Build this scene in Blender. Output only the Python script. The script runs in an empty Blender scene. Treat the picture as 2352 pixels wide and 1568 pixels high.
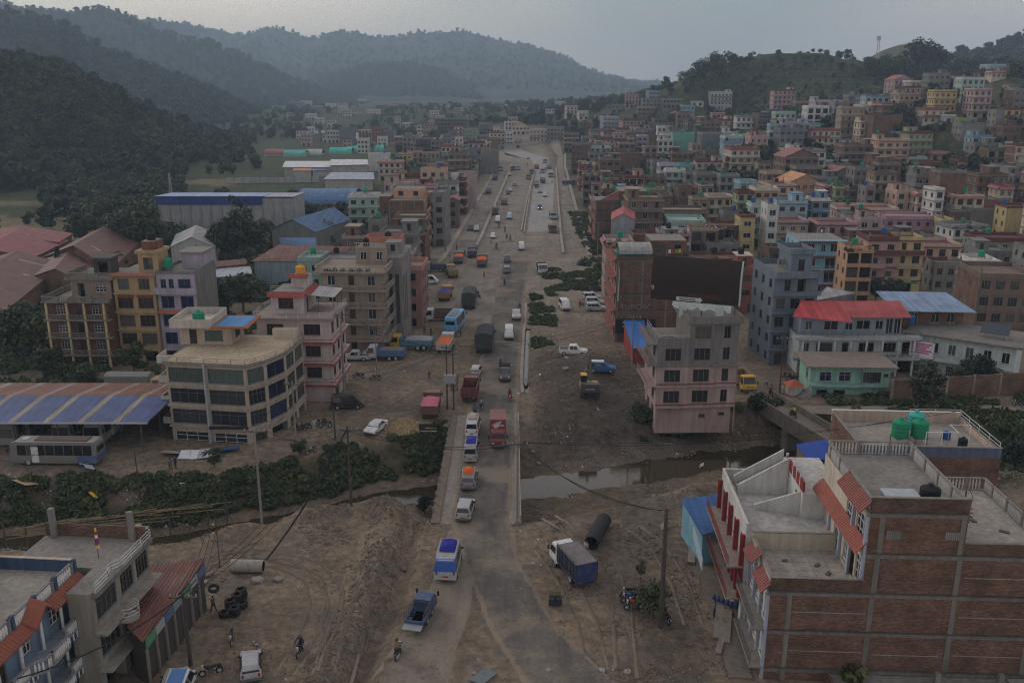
import bpy,bmesh,math,random
import numpy as np
from mathutils import Vector,Matrix
R = math.radians
rnd = random.Random(7)
sc = bpy.context.scene
col = sc.collection
# ---------------------------------------------------------------- camera
CZ = 44.0
PITCH = R(15.77)
cd = bpy.data.cameras.new('camera'); cam = bpy.data.objects.new('camera',cd); col.objects.link(cam)
cam.location = (0,0,CZ); cam.rotation_euler = (R(90) - PITCH,0,0)
cd.sensor_fit = 'HORIZONTAL'; cd.sensor_width = 36.0; cd.lens = 36.0 * 2067 / 2352
cd.clip_start = 0.5; cd.clip_end = 20000
sc.camera = cam
# ---------------------------------------------------------------- sky and sun
SUN_EL,SUN_AZ = R(24),R(-52)          # azimuth from +y towards +x
wd = bpy.data.worlds.new('World'); sc.world = wd; wd.use_nodes = True
nt = wd.node_tree; nt.nodes.clear()
N = nt.nodes.new; L = nt.links.new
out = N('ShaderNodeOutputWorld'); bg = N('ShaderNodeBackground'); bg.inputs[1].default_value = 0.15
sky = N('ShaderNodeTexSky'); sky.sky_type = 'NISHITA'; sky.sun_disc = False
sky.sun_elevation = SUN_EL; sky.sun_rotation = SUN_AZ; sky.air_density = 1.6; sky.dust_density = 4.0; sky.altitude = 1400
tc = N('ShaderNodeTexCoord'); mp = N('ShaderNodeMapping'); mp.inputs['Scale'].default_value = (1.0,1.0,2.2); mp.inputs['Location'].default_value = (-1.05,1.2,-.67)
ns = N('ShaderNodeTexNoise'); ns.inputs['Scale'].default_value = 1.3; ns.inputs['Detail'].default_value = 4; ns.inputs['Roughness'].default_value = .45
rp = N('ShaderNodeValToRGB')
rp.color_ramp.elements[0].position = .33; rp.color_ramp.elements[0].color = (1.35,1.55,1.78,1)
rp.color_ramp.elements[1].position = .68; rp.color_ramp.elements[1].color = (5.1,4.3,4.0,1)
mx = N('ShaderNodeMix'); mx.data_type = 'RGBA'; mx.inputs[0].default_value = .8
L(tc.outputs['Generated'],mp.inputs[0]); L(mp.outputs[0],ns.inputs['Vector']); L(ns.outputs[0],rp.inputs[0])
L(sky.outputs[0],mx.inputs[6]); L(rp.outputs[0],mx.inputs[7]); L(mx.outputs[2],bg.inputs[0]); L(bg.outputs[0],out.inputs[0])
sd = bpy.data.lights.new('sun','SUN'); sd.energy = 0.6; sd.angle = R(25); sd.color = (1,.93,.84)
sun = bpy.data.objects.new('sun',sd); col.objects.link(sun)
sdir = Vector((math.sin(SUN_AZ) * math.cos(SUN_EL),math.cos(SUN_AZ) * math.cos(SUN_EL),math.sin(SUN_EL)))
sun.rotation_euler = sdir.to_track_quat('Z','Y').to_euler(); sun.location = sdir * 300 + Vector((0,0,100))
sc.view_settings.view_transform = 'Standard'; sc.view_settings.look = 'None'; sc.view_settings.exposure = 0.24
sc.view_settings.gamma = 1.0; sc.view_settings.use_curve_mapping = False
cy = sc.cycles
cy.max_bounces = 5; cy.diffuse_bounces = 2; cy.glossy_bounces = 2; cy.transmission_bounces = 2; cy.volume_bounces = 2; cy.transparent_max_bounces = 6
cy.use_light_tree = False; cy.filter_width = 1.1; cy.use_denoising = True; cy.denoising_prefilter = 'FAST'; cy.caustics_reflective = False; cy.caustics_refractive = False
# ---------------------------------------------------------------- pixel (2352 wide view) to world helpers
F_,CX_,CY_ = 2067.,1176.,784.
S_,C_ = math.sin(PITCH),math.cos(PITCH)
def ray(x,y):
 b = -(y - CY_) / F_
 return (x - CX_) / F_,C_ + b * S_,-S_ + b * C_
def W(x,y,z=0.):                       # point on the level z
 a,dy,dz = ray(x,y); t = (z - CZ) / dz
 return (a * t,dy * t)
def Dp(x,y,d):                         # point at ground distance d
 a,dy,dz = ray(x,y); t = d / dy
 return (a * t,d,CZ + dz * t)
# ---------------------------------------------------------------- materials
MATS = {}
def newmat(key):
 m = bpy.data.materials.new(key); m.use_nodes = True; t = m.node_tree; t.nodes.clear()
 o = t.nodes.new('ShaderNodeOutputMaterial'); p = t.nodes.new('ShaderNodeBsdfPrincipled'); t.links.new(p.outputs[0],o.inputs[0])
 return m,t,p
def nd(t,typ,**kw):
 n = t.nodes.new(typ)
 for k,v in kw.items():
  if k in n.inputs.keys(): n.inputs[k].default_value = v
  else: setattr(n,k,v)
 return n
def noise(t,vec,scale,detail=4,rough=.55):
 n = nd(t,'ShaderNodeTexNoise',Scale=scale,Detail=detail,Roughness=rough)
 if vec is not None: t.links.new(vec,n.inputs['Vector'])
 return n.outputs[0]
def ramp(t,fac,p0,c0,p1,c1):
 r = t.nodes.new('ShaderNodeValToRGB'); e = r.color_ramp.elements
 e[0].position,e[0].color = p0,(*c0,1); e[1].position,e[1].color = p1,(*c1,1)
 t.links.new(fac,r.inputs[0]); return r.outputs[0]
def mixc(t,fac,a,b,mode='MIX'):
 m = nd(t,'ShaderNodeMix',data_type='RGBA',blend_type=mode)
 for s,v in ((0,fac),(6,a),(7,b)):
  if isinstance(v,(int,float)): m.inputs[s].default_value = v
  elif isinstance(v,tuple): m.inputs[s].default_value = (*v,1)
  else: t.links.new(v,m.inputs[s])
 return m.outputs[2]
def objco(t,scale=(1,1,1)):
 c = t.nodes.new('ShaderNodeTexCoord'); m = nd(t,'ShaderNodeMapping',Scale=scale); t.links.new(c.outputs['Object'],m.inputs[0])
 return m.outputs[0]
def bump(t,p,h,strength=.3,dist=.05):
 b = nd(t,'ShaderNodeBump',Strength=strength,Distance=dist); t.links.new(h,b.inputs['Height']); t.links.new(b.outputs[0],p.inputs['Normal'])
def sc3(c,k): return tuple(max(0,min(1,v * k)) for v in c)
def M(kind,c=(.5,.5,.5)):
 key = kind + '_%02x%02x%02x' % tuple(int(max(0,min(1,v)) * 255) for v in c)
 if key in MATS: return MATS[key]
 if kind not in ('leaf','glass','lamp'): c = sc3(c,1.22)
 m,t,p = newmat(key); lk = t.links.new
 p.inputs['Roughness'].default_value = .85; p.inputs['Specular IOR Level'].default_value = .25
 if kind in ('plaster','concrete'):
  v = objco(t); a = noise(t,v,.35,5,.62); s = noise(t,objco(t,(1.6,1.6,.16)),1.3,4,.65); g = noise(t,v,6,3)
  k = .68 if kind == 'concrete' else .78
  base = mixc(t,ramp(t,a,.33,(0,0,0),.7,(1,1,1)),sc3(c,.84),sc3(c,1.08))
  st = mixc(t,ramp(t,s,.3,(0,0,0),.7,(1,1,1)),tuple(k * .9 * v for v in (1,.97,.92)),(1,1,1))
  b2 = mixc(t,1.,base,st,'MULTIPLY'); b3 = mixc(t,.14,b2,g,'OVERLAY'); lk(b3,p.inputs['Base Color'])
  bump(t,p,g,.15,.03)
 elif kind == 'brick':
  v = objco(t); x = t.nodes.new('ShaderNodeSeparateXYZ'); lk(v,x.inputs[0])
  ad = nd(t,'ShaderNodeMath',operation='ADD'); lk(x.outputs[0],ad.inputs[0]); lk(x.outputs[1],ad.inputs[1])
  cb = t.nodes.new('ShaderNodeCombineXYZ'); lk(ad.outputs[0],cb.inputs[0]); lk(x.outputs[2],cb.inputs[1])
  b = nd(t,'ShaderNodeTexBrick',Scale=1.,**{'Mortar Size': .008,'Brick Width': .25,'Row Height': .085,'Bias': -.1}); lk(cb.outputs[0],b.inputs['Vector'])
  b.inputs['Color1'].default_value = (*sc3(c,.72),1); b.inputs['Color2'].default_value = (*sc3(c,1.35),1); b.inputs['Mortar'].default_value = (.16,.135,.108,1)
  a = noise(t,v,.5,5,.65); row = noise(t,objco(t,(.5,.5,9)),1.4,4,.7)
  c1 = mixc(t,.85,b.outputs[0],ramp(t,a,.3,(.42,.4,.37),.66,(1.12,1.06,1)),'MULTIPLY')
  c2 = mixc(t,.75,c1,ramp(t,row,.35,(.5,.47,.44),.62,(1.15,1.08,1.0)),'MULTIPLY')
  dirt = noise(t,objco(t,(1.2,1.2,.25)),.8,5,.7)
  c3 = mixc(t,ramp(t,dirt,.56,(0,0,0),.74,(.7,.7,.7)),c2,(.11,.092,.072)); lk(c3,p.inputs['Base Color'])
  bump(t,p,b.outputs['Fac'],-.5,.02)
 elif kind in ('sheet','rust','sheety'):
  v = objco(t); x = t.nodes.new('ShaderNodeSeparateXYZ'); lk(v,x.inputs[0])
  w = nd(t,'ShaderNodeMath',operation='SINE'); mu = nd(t,'ShaderNodeMath',operation='MULTIPLY'); mu.inputs[1].default_value = 22.
  lk(x.outputs[1 if kind == 'sheety' else 0],mu.inputs[0]); lk(mu.outputs[0],w.inputs[0])
  n1 = noise(t,v,.45,5,.6); n2 = noise(t,objco(t,(2.5,.2,.2)),1.,4,.6)
  n3 = noise(t,objco(t,(3.2,.04,.04)),1.,1,.3)
  base = mixc(t,ramp(t,n1,.35,(0,0,0),.65,(1,1,1)),sc3(c,.78),sc3(c,1.12))
  base = mixc(t,.5,base,ramp(t,n3,.35,(.62,.62,.62),.65,(1.1,1.1,1.1)),'MULTIPLY')
  if kind == 'rust': base = mixc(t,ramp(t,n2,.52,(0,0,0),.75,(.7,.7,.7)),base,(.22,.17,.145))
  else: base = mixc(t,ramp(t,n2,.6,(0,0,0),.75,(.45,.45,.45)),base,(.25,.22,.19))
  lk(base,p.inputs['Base Color']); p.inputs['Roughness'].default_value = .6; bump(t,p,w.outputs[0],.5,.03)
 elif kind == 'tile':
  v = objco(t); x = t.nodes.new('ShaderNodeSeparateXYZ'); lk(v,x.inputs[0])
  n1 = noise(t,v,1.5,4,.6); lk(mixc(t,n1,sc3(c,.6),sc3(c,1.25)),p.inputs['Base Color'])
  bump(t,p,noise(t,v,5),.4,.04); p.inputs['Roughness'].default_value = .7
 elif kind == 'glass':
  v = objco(t); p.inputs['Base Color'].default_value = (*c,1); p.inputs['Roughness'].default_value = .12; p.inputs['Specular IOR Level'].default_value = .5
  oi = t.nodes.new('ShaderNodeObjectInfo'); g1 = mixc(t,oi.outputs['Random'],sc3(c,.5),sc3(c,1.5)); lk(mixc(t,ramp(t,oi.outputs['Random'],.8,(0,0,0),.84,(1,1,1)),g1,(.1,.095,.085) if sum(c) < .085 else g1),p.inputs['Base Color'])
  bump(t,p,noise(t,v,.9,1),.05,.1)
 elif kind == 'carpaint':
  v = objco(t); n1 = noise(t,v,1.7,5,.6); g = t.nodes.new('ShaderNodeNewGeometry'); x = t.nodes.new('ShaderNodeSeparateXYZ'); lk(v,x.inputs[0])
  lk(mixc(t,ramp(t,n1,.42,(0,0,0),.75,(.55,.55,.55)),c,(.2,.17,.14)),p.inputs['Base Color'])
  p.inputs['Roughness'].default_value = .42; p.inputs['Specular IOR Level'].default_value = .4
 elif kind == 'cloth':
  v = objco(t); n1 = noise(t,v,2.2,5,.6); lk(mixc(t,n1,sc3(c,.65),sc3(c,1.25)),p.inputs['Base Color']); bump(t,p,noise(t,v,3,3),.7,.12)
 elif kind == 'leaf':
  g = t.nodes.new('ShaderNodeNewGeometry'); oi = t.nodes.new('ShaderNodeObjectInfo')
  a = mixc(t,g.outputs['Random Per Island'],sc3(c,.55),sc3(c,1.5))
  b = mixc(t,.55,a,mixc(t,oi.outputs['Random'],(.72,.8,.95),(1.25,1.15,.95)),'MULTIPLY'); lk(b,p.inputs['Base Color'])
  p.inputs['Roughness'].default_value = .6
 elif kind == 'rock':
  v = objco(t); lk(mixc(t,noise(t,v,1.5,4),sc3(c,.55),sc3(c,1.35)),p.inputs['Base Color']); bump(t,p,noise(t,v,5),.6,.06)
 elif kind == 'lamp':
  p.inputs['Emission Color'].default_value = (*c,1); p.inputs['Emission Strength'].default_value = 2.2; p.inputs['Base Color'].default_value = (*c,1)
 elif kind == 'metal':
  v = objco(t); lk(mixc(t,noise(t,v,2,4),sc3(c,.7),sc3(c,1.2)),p.inputs['Base Color']); p.inputs['Roughness'].default_value = .5
 else:
  v = objco(t); lk(mixc(t,noise(t,v,3,3),sc3(c,.75),sc3(c,1.2)),p.inputs['Base Color'])
 MATS[key] = m; return m
# ---------------------------------------------------------------- mesh and object helpers
class MB:
 def __init__(s): s.v,s.f,s.m,s.mats = [],[],[],[]
 def mi(s,m):
  if m not in s.mats: s.mats.append(m)
  return s.mats.index(m)
 def face(s,pts,m):
  n = len(s.v); s.v += [tuple(p) for p in pts]; s.f.append(tuple(range(n,n + len(pts)))); s.m.append(s.mi(m))
 def hexa(s,p,m):                    # 8 points: bottom 0-3, top 4-7
  n = len(s.v); s.v += [tuple(q) for q in p]; i = s.mi(m)
  for f in ((3,2,1,0),(4,5,6,7),(0,1,5,4),(1,2,6,5),(2,3,7,6),(3,0,4,7)):
   s.f.append(tuple(n + k for k in f)); s.m.append(i)
 def box(s,x0,x1,y0,y1,z0,z1,m):
  s.hexa([(x0,y0,z0),(x1,y0,z0),(x1,y1,z0),(x0,y1,z0),(x0,y0,z1),(x1,y0,z1),(x1,y1,z1),(x0,y1,z1)],m)
 def prism(s,poly,z0,z1,m):        # poly ccw seen from above
  n = len(s.v); k = len(poly); s.v += [(x,y,z0) for x,y in poly] + [(x,y,z1) for x,y in poly]; i = s.mi(m)
  s.f.append(tuple(n + j for j in reversed(range(k)))); s.f.append(tuple(n + k + j for j in range(k))); s.m += [i,i]
  for j in range(k):
   q = (j + 1) % k; s.f.append((n + j,n + q,n + k + q,n + k + j)); s.m.append(i)
 def xprism(s,poly,x0,x1,m,inset=0,top=None):   # poly in (y,z), extruded along x
  n = len(s.v); k = len(poly); i = s.mi(m)
  s.v += [(x0,y,z) for y,z in poly] + [(x1,y,z) for y,z in poly]
  s.f.append(tuple(n + j for j in range(k))); s.f.append(tuple(n + k + j for j in reversed(range(k)))); s.m += [i,i]
  for j in range(k):
   q = (j + 1) % k; s.f.append((n + j,n + k + j,n + k + q,n + q)); s.m.append(i)
 def tube(s,p0,p1,r0,m,r1=None,n=6,cap=True):
  p0,p1 = Vector(p0),Vector(p1); r1 = r0 if r1 is None else r1
  d = (p1 - p0); d = d.normalized() if d.length > 1e-6 else Vector((0,0,1))
  a = d.orthogonal().normalized(); b = d.cross(a); k = len(s.v); i = s.mi(m)
  for p,r in ((p0,r0),(p1,r1)):
   for j in range(n):
    t = 2 * math.pi * j / n; s.v.append(tuple(p + (a * math.cos(t) + b * math.sin(t)) * r))
  for j in range(n):
   q = (j + 1) % n; s.f.append((k + j,k + q,k + n + q,k + n + j)); s.m.append(i)
  if cap:
   s.f.append(tuple(k + j for j in reversed(range(n)))); s.f.append(tuple(k + n + j for j in range(n))); s.m += [i,i]
 def lathe(s,prof,m,n=12,c=(0,0,0)):            # prof [(r,z)]
  k = len(s.v); i = s.mi(m); q = len(prof)
  for r,z in prof:
   for j in range(n):
    t = 2 * math.pi * j / n; s.v.append((c[0] + r * math.cos(t),c[1] + r * math.sin(t),c[2] + z))
  for a in range(q - 1):
   for j in range(n):
    b = (j + 1) % n; s.f.append((k + a * n + j,k + a * n + b,k + (a + 1) * n + b,k + (a + 1) * n + j)); s.m.append(i)
  s.f.append(tuple(k + j for j in reversed(range(n)))); s.f.append(tuple(k + (q - 1) * n + j for j in range(n))); s.m += [i,i]
 def mesh(s,name,smooth=False):
  me = bpy.data.meshes.new(name); me.from_pydata(s.v,[],s.f)
  for m in s.mats: me.materials.append(m)
  me.polygons.foreach_set('material_index',s.m)
  if smooth: me.polygons.foreach_set('use_smooth',[True] * len(s.f))
  me.update(); return me
 def build(s,name,parent=None,loc=(0,0,0),rz=0,smooth=False):
  return link(name,s.mesh(name,smooth),parent,loc,rz)
MASS = []
class Fake:                              # a house of the joined far mass: keeps its pieces as (mesh, matrix)
 def __init__(s,mat): s.mat = mat; s.children = []
 def __setitem__(s,k,v): pass
 def __getitem__(s,k): return ''
def link(name,me,parent=None,loc=(0,0,0),rz=0):
 if isinstance(parent,Fake):
  m = parent.mat @ Matrix.Translation(loc) @ Matrix.Rotation(rz,4,'Z'); MASS.append((me,m)); return Fake(m)
 o = bpy.data.objects.new(name,me); col.objects.link(o)
 o.location = loc
 if rz: o.rotation_euler = (0,0,rz)
 if parent is not None: o.parent = parent
 return o
def tag(o,label,cat,group=None,kind=None):
 if label: o['label'] = label
 if cat: o['category'] = cat
 if group: o['group'] = group
 if kind: o['kind'] = kind
 return o
def thing(name,label,cat,loc=(0,0,0),rz=0,group=None):
 o = bpy.data.objects.new(name,None); col.objects.link(o); o.location = loc; o.rotation_euler = (0,0,rz); o.empty_display_size = .3
 return tag(o,label,cat,group)
def dup(root,loc,rz=0,label=None,group=None,scale=None):
 def cp(o,par):
  c = o.copy(); col.objects.link(c); c.parent = par
  for ch in o.children: cp(ch,c)
  return c
 r = cp(root,None); r.location = loc; r.rotation_euler = (0,0,rz)
 if scale: r.scale = (scale,) * 3 if isinstance(scale,(int,float)) else scale
 if label: r['label'] = label
 if group: r['group'] = group
 return r
def struct(o,label=None): o['kind'] = 'structure'; return o
# ---------------------------------------------------------------- figure and lettering meshes
PM = {}
def person_mesh(pose):
 J = dict(pel=(0,0,.92,.125),abd=(0,.01,1.1,.125),che=(0,0,1.3,.145),nek=(0,-.01,1.46,.055),hd0=(0,.01,1.55,.085),hd1=(0,.015,1.64,.1),hd2=(0,.0,1.73,.065),
             sl=(-.19,0,1.39,.065),sr=(.19,0,1.39,.065),el=(-.25,-.02,1.12,.045),er=(.25,-.02,1.12,.045),wl=(-.26,.06,.88,.034),wr=(.26,.06,.88,.034),fl=(-.26,.09,.78,.03),fr=(.26,.09,.78,.03),
             hl=(-.1,0,.88,.095),hr=(.1,0,.88,.095),kl=(-.11,.02,.5,.065),kr=(.11,.02,.5,.065),al=(-.11,-.02,.09,.045),ar=(.11,-.02,.09,.045),tl=(-.12,.14,.04,.04),tr=(.12,.14,.04,.04))
 if pose == 'walk': J.update(kl=(-.11,.16,.52,.065),al=(-.11,.26,.1,.045),tl=(-.12,.4,.06,.04),kr=(.11,-.06,.5,.065),ar=(.11,-.3,.16,.045),tr=(.12,-.2,.05,.04),el=(-.25,-.14,1.14,.045),wl=(-.26,-.1,.9,.034),fl=(-.26,-.06,.82,.03),er=(.25,.1,1.13,.045),wr=(.25,.26,.97,.034),fr=(.25,.33,.93,.03))
 if pose == 'ride': J.update(pel=(0,-.35,.93,.13),abd=(0,-.3,1.1,.13),che=(0,-.22,1.29,.15),nek=(0,-.17,1.45,.055),hd0=(0,-.13,1.53,.085),hd1=(0,-.12,1.62,.105),hd2=(0,-.13,1.71,.07),sl=(-.2,-.2,1.38,.065),sr=(.2,-.2,1.38,.065),el=(-.3,.05,1.17,.045),er=(.3,.05,1.17,.045),wl=(-.3,.36,1.06,.034),wr=(.3,.36,1.06,.034),fl=(-.3,.43,1.05,.034),fr=(.3,.43,1.05,.034),
        hl=(-.12,-.3,.88,.1),hr=(.12,-.3,.88,.1),kl=(-.23,.12,.72,.068),kr=(.23,.12,.72,.068),al=(-.23,-.1,.34,.045),ar=(.23,-.1,.34,.045),tl=(-.24,.06,.27,.04),tr=(.24,.06,.27,.04))
 E_ = 'pel abd,abd che,che nek,nek hd0,hd0 hd1,hd1 hd2,che sl,sl el,el wl,wl fl,che sr,sr er,er wr,wr fr,pel hl,hl kl,kl al,al tl,pel hr,hr kr,kr ar,ar tr'.split(','); ks = list(J); me = bpy.data.meshes.new('skel'); me.from_pydata([J[k][:3] for k in ks],[tuple(ks.index(q) for q in e.split()) for e in E_],[])
 o = bpy.data.objects.new('skel',me); col.objects.link(o); o.modifiers.new('s','SKIN'); sk = me.skin_vertices[0].data
 for i,k in enumerate(ks): sk[i].radius = (J[k][3],) * 2; sk[i].use_root = (k == 'pel')
 ss_ = o.modifiers.new('u','SUBSURF'); ss_.levels = 1; dg = bpy.context.evaluated_depsgraph_get(); out_ = bpy.data.meshes.new_from_object(o.evaluated_get(dg)); bpy.data.objects.remove(o)
 reg = dict(hd=0,ne=0,wl=0,wr=0,fl=0,fr=0); V = {k: Vector(J[k][:3]) for k in ks}; segs = [e.split() for e in E_]; kind = {}
 for a,c in segs:
  kind[(a,c)] = 0 if c[:2] == 'hd' or c in ('fl','fr','nek') else 3 if c in ('tl','tr') else 2 if c in ('hl','hr','kl','kr','al','ar') else 1
 mi = []
 for p in out_.polygons:
  c = p.center; best = min(segs,key=lambda e: (c - (V[e[0]] + (V[e[1]] - V[e[0]]) * max(0,min(1,(c - V[e[0]]).dot(V[e[1]] - V[e[0]]) / (V[e[1]] - V[e[0]]).length_squared)))).length); k = kind[tuple(best)]
  if best[1] in ('hd1','hd2') and (c.z > V['hd1'].z + .03 or c.y < V['hd1'].y - .03): k = 4
  mi.append(k)
 for _ in range(5): out_.materials.append(None)
 out_.polygons.foreach_set('material_index',mi); out_.polygons.foreach_set('use_smooth',[True] * len(mi)); return out_
for _p in ('stand','walk','ride'): PM[_p] = person_mesh(_p)
TXT = {}
for _k in (('9865090965',.95),('9',1.0),('986509096',.5),('RIZOL',1.25),('TUBORG',1.45),('HONDA',.42),('HONDA',.2),('VOLVO',.42)):
 c = bpy.data.curves.new('t','FONT'); c.body = _k[0]; c.size = _k[1]; c.align_x = 'CENTER'; c.extrude = .01; o = bpy.data.objects.new('t',c); col.objects.link(o); TXT[(*_k,'CENTER')] = bpy.data.meshes.new_from_object(o.evaluated_get(bpy.context.evaluated_depsgraph_get())); bpy.data.objects.remove(o)
# ---------------------------------------------------------------- terrain height
def vnoise(x,y,seed=0):
 x = np.asarray(x,float); y = np.asarray(y,float); xi = np.floor(x); yi = np.floor(y); fx = x - xi; fy = y - yi
 def h(a,b):
  s = np.sin(a * 127.1 + b * 311.7 + seed * 74.7) * 43758.5453; return s - np.floor(s)
 u = fx * fx * (3 - 2 * fx); v = fy * fy * (3 - 2 * fy)
 return (h(xi,yi) * (1 - u) + h(xi + 1,yi) * u) * (1 - v) + (h(xi,yi + 1) * (1 - u) + h(xi + 1,yi + 1) * u) * v
def fbm(x,y,oct=4,seed=0):
 s = 0; a = .5
 for i in range(oct): s = s + a * (vnoise(x,y,seed + i) - .5); x = x * 2.03 + 1.7; y = y * 2.03 + 5.1; a *= .5
 return s
ctrl = [Dp(*c) for c in ((2050,400,372),(1960,290,500),(2150,235,430),(2240,250,460),(2320,295,388),(1655,250,680),(1720,300,545),
 (1570,342,498),(1715,370,398),(1830,128,700),(1700,158,700),(1600,205,690),(1540,225,690),(1930,138,700),(2000,165,690),(2060,185,660),
 (2290,190,470),(1450,240,780),(1310,262,780),(1230,345,660),(1000,300,950),(1150,268,1050),(750,290,1000),(870,245,1400),(1000,250,1500),
 (1900,470,300),(2300,470,290),(2330,400,330),(1200,240,1500),(2500,250,450),(2700,200,520),(1830,230,620),(1930,225,600),(1760,235,640),(2000,250,540))]
ctrl += [(x,y,0.) for y in (40,90,140,190,230) for x in (-200,-120,-60,0,60,110)] + [(x,y,0.) for y in (300,360,430,520) for x in (-400,-240,-120,-50,0,40)]
ctrl += [(170,190,3.),(150,140,.5),(200,260,8.),(90,260,.5),(70,320,1.5),(60,430,2.5),(250,200,12),(-300,700,2),(-200,900,4),(-500,1200,10),(0,2000,14),(-800,2000,14),(900,2000,40),(0,4300,0),(-2500,4300,0),(2500,4300,20),(-1200,1500,8),
         (1000,900,90),(600,600,60),(-900,600,10),(1800,2500,60),(-1800,2500,20),(0,2600,12),(0,-60,0),(-200,-60,0),(200,-60,0),(-90,600,1),(60,560,4),(-40,700,1.5)]
cp = np.array(ctrl); nC = len(cp)
Kd = np.sqrt(((cp[:,None,:2] - cp[None,:,:2]) ** 2).sum(-1) + 15. ** 2)
A_ = np.zeros((nC + 1,nC + 1)); A_[:nC,:nC] = Kd; A_[:nC,nC] = 1; A_[nC,:nC] = 1
wts = np.linalg.solve(A_ + np.eye(nC + 1) * 1e-9,np.append(cp[:,2],0))
def base_h(x,y):
 x = np.asarray(x,float); y = np.asarray(y,float); s = np.full(x.shape,wts[nC])
 for i in range(nC): s = s + wts[i] * np.sqrt((x - cp[i,0]) ** 2 + (y - cp[i,1]) ** 2 + 225.)
 near = np.clip((y - 200) / 60.,0,1); nx = np.clip((x - 60) / 60.,0,1); k = np.maximum(near,nx)
 return s * k
def sm(a,b,v):
 t = np.clip((v - a) / (b - a),0,1); return t * t * (3 - 2 * t)
# river: x, centre y, half width of the bed, width of the far bank, width of the near bank, water level offset
RIV = np.array([(-120,86,4,8,6),(-75,86.5,4,7,6),(-52,88.5,3.5,7,5),(-40,87.5,4,7.5,4.5),(-31,92,3.5,6,6),(-24,95,4,8,6),(-17,99,4.5,8,6),(-9,101,6,7,9),(0,101.5,7.5,9,10),
    (7,103.5,8,10,9),(18,107.5,8,7,9),(25,110,8,5,7),(34,113,7,4,6),(42,115.5,5.5,4,6),(60,108,4,4,6),(90,97,4,5,8),(140,90,5,8,8)],float)
BED = -4.0
def river_d(x,y):
 g = [np.interp(x,RIV[:,0],RIV[:,i]) for i in range(1,5)]
 return y - g[0],g[1],g[2],g[3]
def chan(x,y):
 d,hw,fb,nb = river_d(x,y); wob = fbm(x * .22,y * .22,3,3) * 2.2
 d = d + wob
 f = np.where(d > 0,1 - sm(hw,hw + fb,d),1 - sm(hw,hw + nb,-d))
 return f
def gau(x,y,cx,cy,sx,sy,h,rot=0):
 c,s = math.cos(rot),math.sin(rot); dx = (x - cx) * c + (y - cy) * s; dy = -(x - cx) * s + (y - cy) * c
 return h * np.exp(-(dx / sx) ** 2 - (dy / sy) ** 2)
DX,DY = np.array([55,59.4,70.8,78,84.3,88]),np.array([-12.9,-12.2,-10.5,-10.3,-10.4,-10.6])
def road_mask(x,y):                     # corridor of the near road and bridge
 cxr = np.interp(y,[40,58,66,77,86,97,120,160,235],[5,3.2,.2,-2.8,-3.6,-3.7,-3.4,-2.5,0]); hw = np.interp(y,[40,58,77,120,235],[7,6,4.6,4.3,8])
 return 1 - sm(hw,hw + 2.5,np.abs(x - cxr))
def H(x,y):
 x = np.asarray(x,float); y = np.asarray(y,float); h = base_h(x,y)
 ch = chan(x,y); h = h + BED * ch
 nearw = np.clip((200 - y) / 60,0,1) * np.clip((y - 20) / 20,0,1)
 # dirt heaps, trench and spoil ridges of the road works
 dx = x - np.interp(y,DX,DY); tr = np.clip((88 - y) / 2,0,1) * np.clip((y - 20) / 5,0,1)
 b = -1.0 * np.exp(-(dx / .95) ** 2) * tr + .75 * np.exp(-((dx + 2.6) / 1.3) ** 2) * tr * (.6 + 1.2 * vnoise(x * .4,y * .4,9))
 b = b + gau(x,y,-13.5,88,3.2,1.6,1.9) + gau(x,y,-22,87.5,5,1.5,1.5,.1) + gau(x,y,-28,83.5,3,1.2,1.1,.4) + gau(x,y,-4 + 16,138,6.5,5.5,2.6) + gau(x,y,9,147,6,4,1.6)
 b = b + gau(x,y,6,124,4,4,1.0) + gau(x,y,12,126.5,5,3,.8) + gau(x,y,20,92.5,6,2.5,1.3,.2) + gau(x,y,29,97.5,6,2.5,1.5,.2) + gau(x,y,68,103,8,4,3.0,-.3) + gau(x,y,80,99,7,4,3.4) + gau(x,y,60,107,5,3,2.)
 b = b + gau(x,y,3,83,2.5,1.3,.5) + gau(x,y,9.5,63.5,2.6,1.2,.35,-.6) + gau(x,y,8,190,5,3,1.0) + gau(x,y,6,210,4,4,1.2)
 h = h + b * (1 - .97 * road_mask(x,y)) * nearw
 d2 = x - np.interp(y,[125,137,160,190],[2.2,2.2,2.9,3.9]); h = h - .55 * np.exp(-(d2 / .7) ** 2) * sm(124,130,y) * (1 - sm(188,194,y))
 bd = river_d(x,y); h = h - .62 * ch * np.exp(-((bd[0] - 1.2) / (bd[1] * .45)) ** 2)
 rough = fbm(x * .35,y * .35,4,20) * .36 * (1 + 1.2 * ch * (1 - ch) * 2 - .45 * ch) + fbm(x * 1.4,y * 1.4,3,31) * .42
 h = h + rough * nearw * (1 - .85 * road_mask(x,y)) * np.where((x > 16) & (y < 92) & (y > 40),.3,1)
 # terraced slope of the round hill on the far right
 ter = sm(25,34,h) * sm(560,610,y) * sm(150,185,x) * (1 - sm(330,350,x)); st = 2.6; q = h / st; fq = q - np.floor(q)
 h = h * (1 - ter) + ter * (np.floor(q) + sm(.55,.95,fq)) * st
 far = sm(250,500,y); h = h + far * fbm(x * .012,y * .012,3,44) * 6 * sm(5,25,h)
 return h
def Hs(x,y): return float(H(np.array([x]),np.array([y]))[0])
def march(px,py,dmin=60,dmax=2500):    # where the view ray through a pixel of the photograph meets the terrain
 a,dy,dz = ray(px,py); t = np.concatenate([np.arange(dmin,900,2.),np.arange(900,dmax,8.)]); zz = CZ + dz * t / dy
 hh = H(a * t / dy,t); i = np.argmax(zz < hh)
 if not (zz < hh).any(): i = len(t) - 1
 return float(a * t[i] / dy),float(t[i]),float(hh[i])
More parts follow.
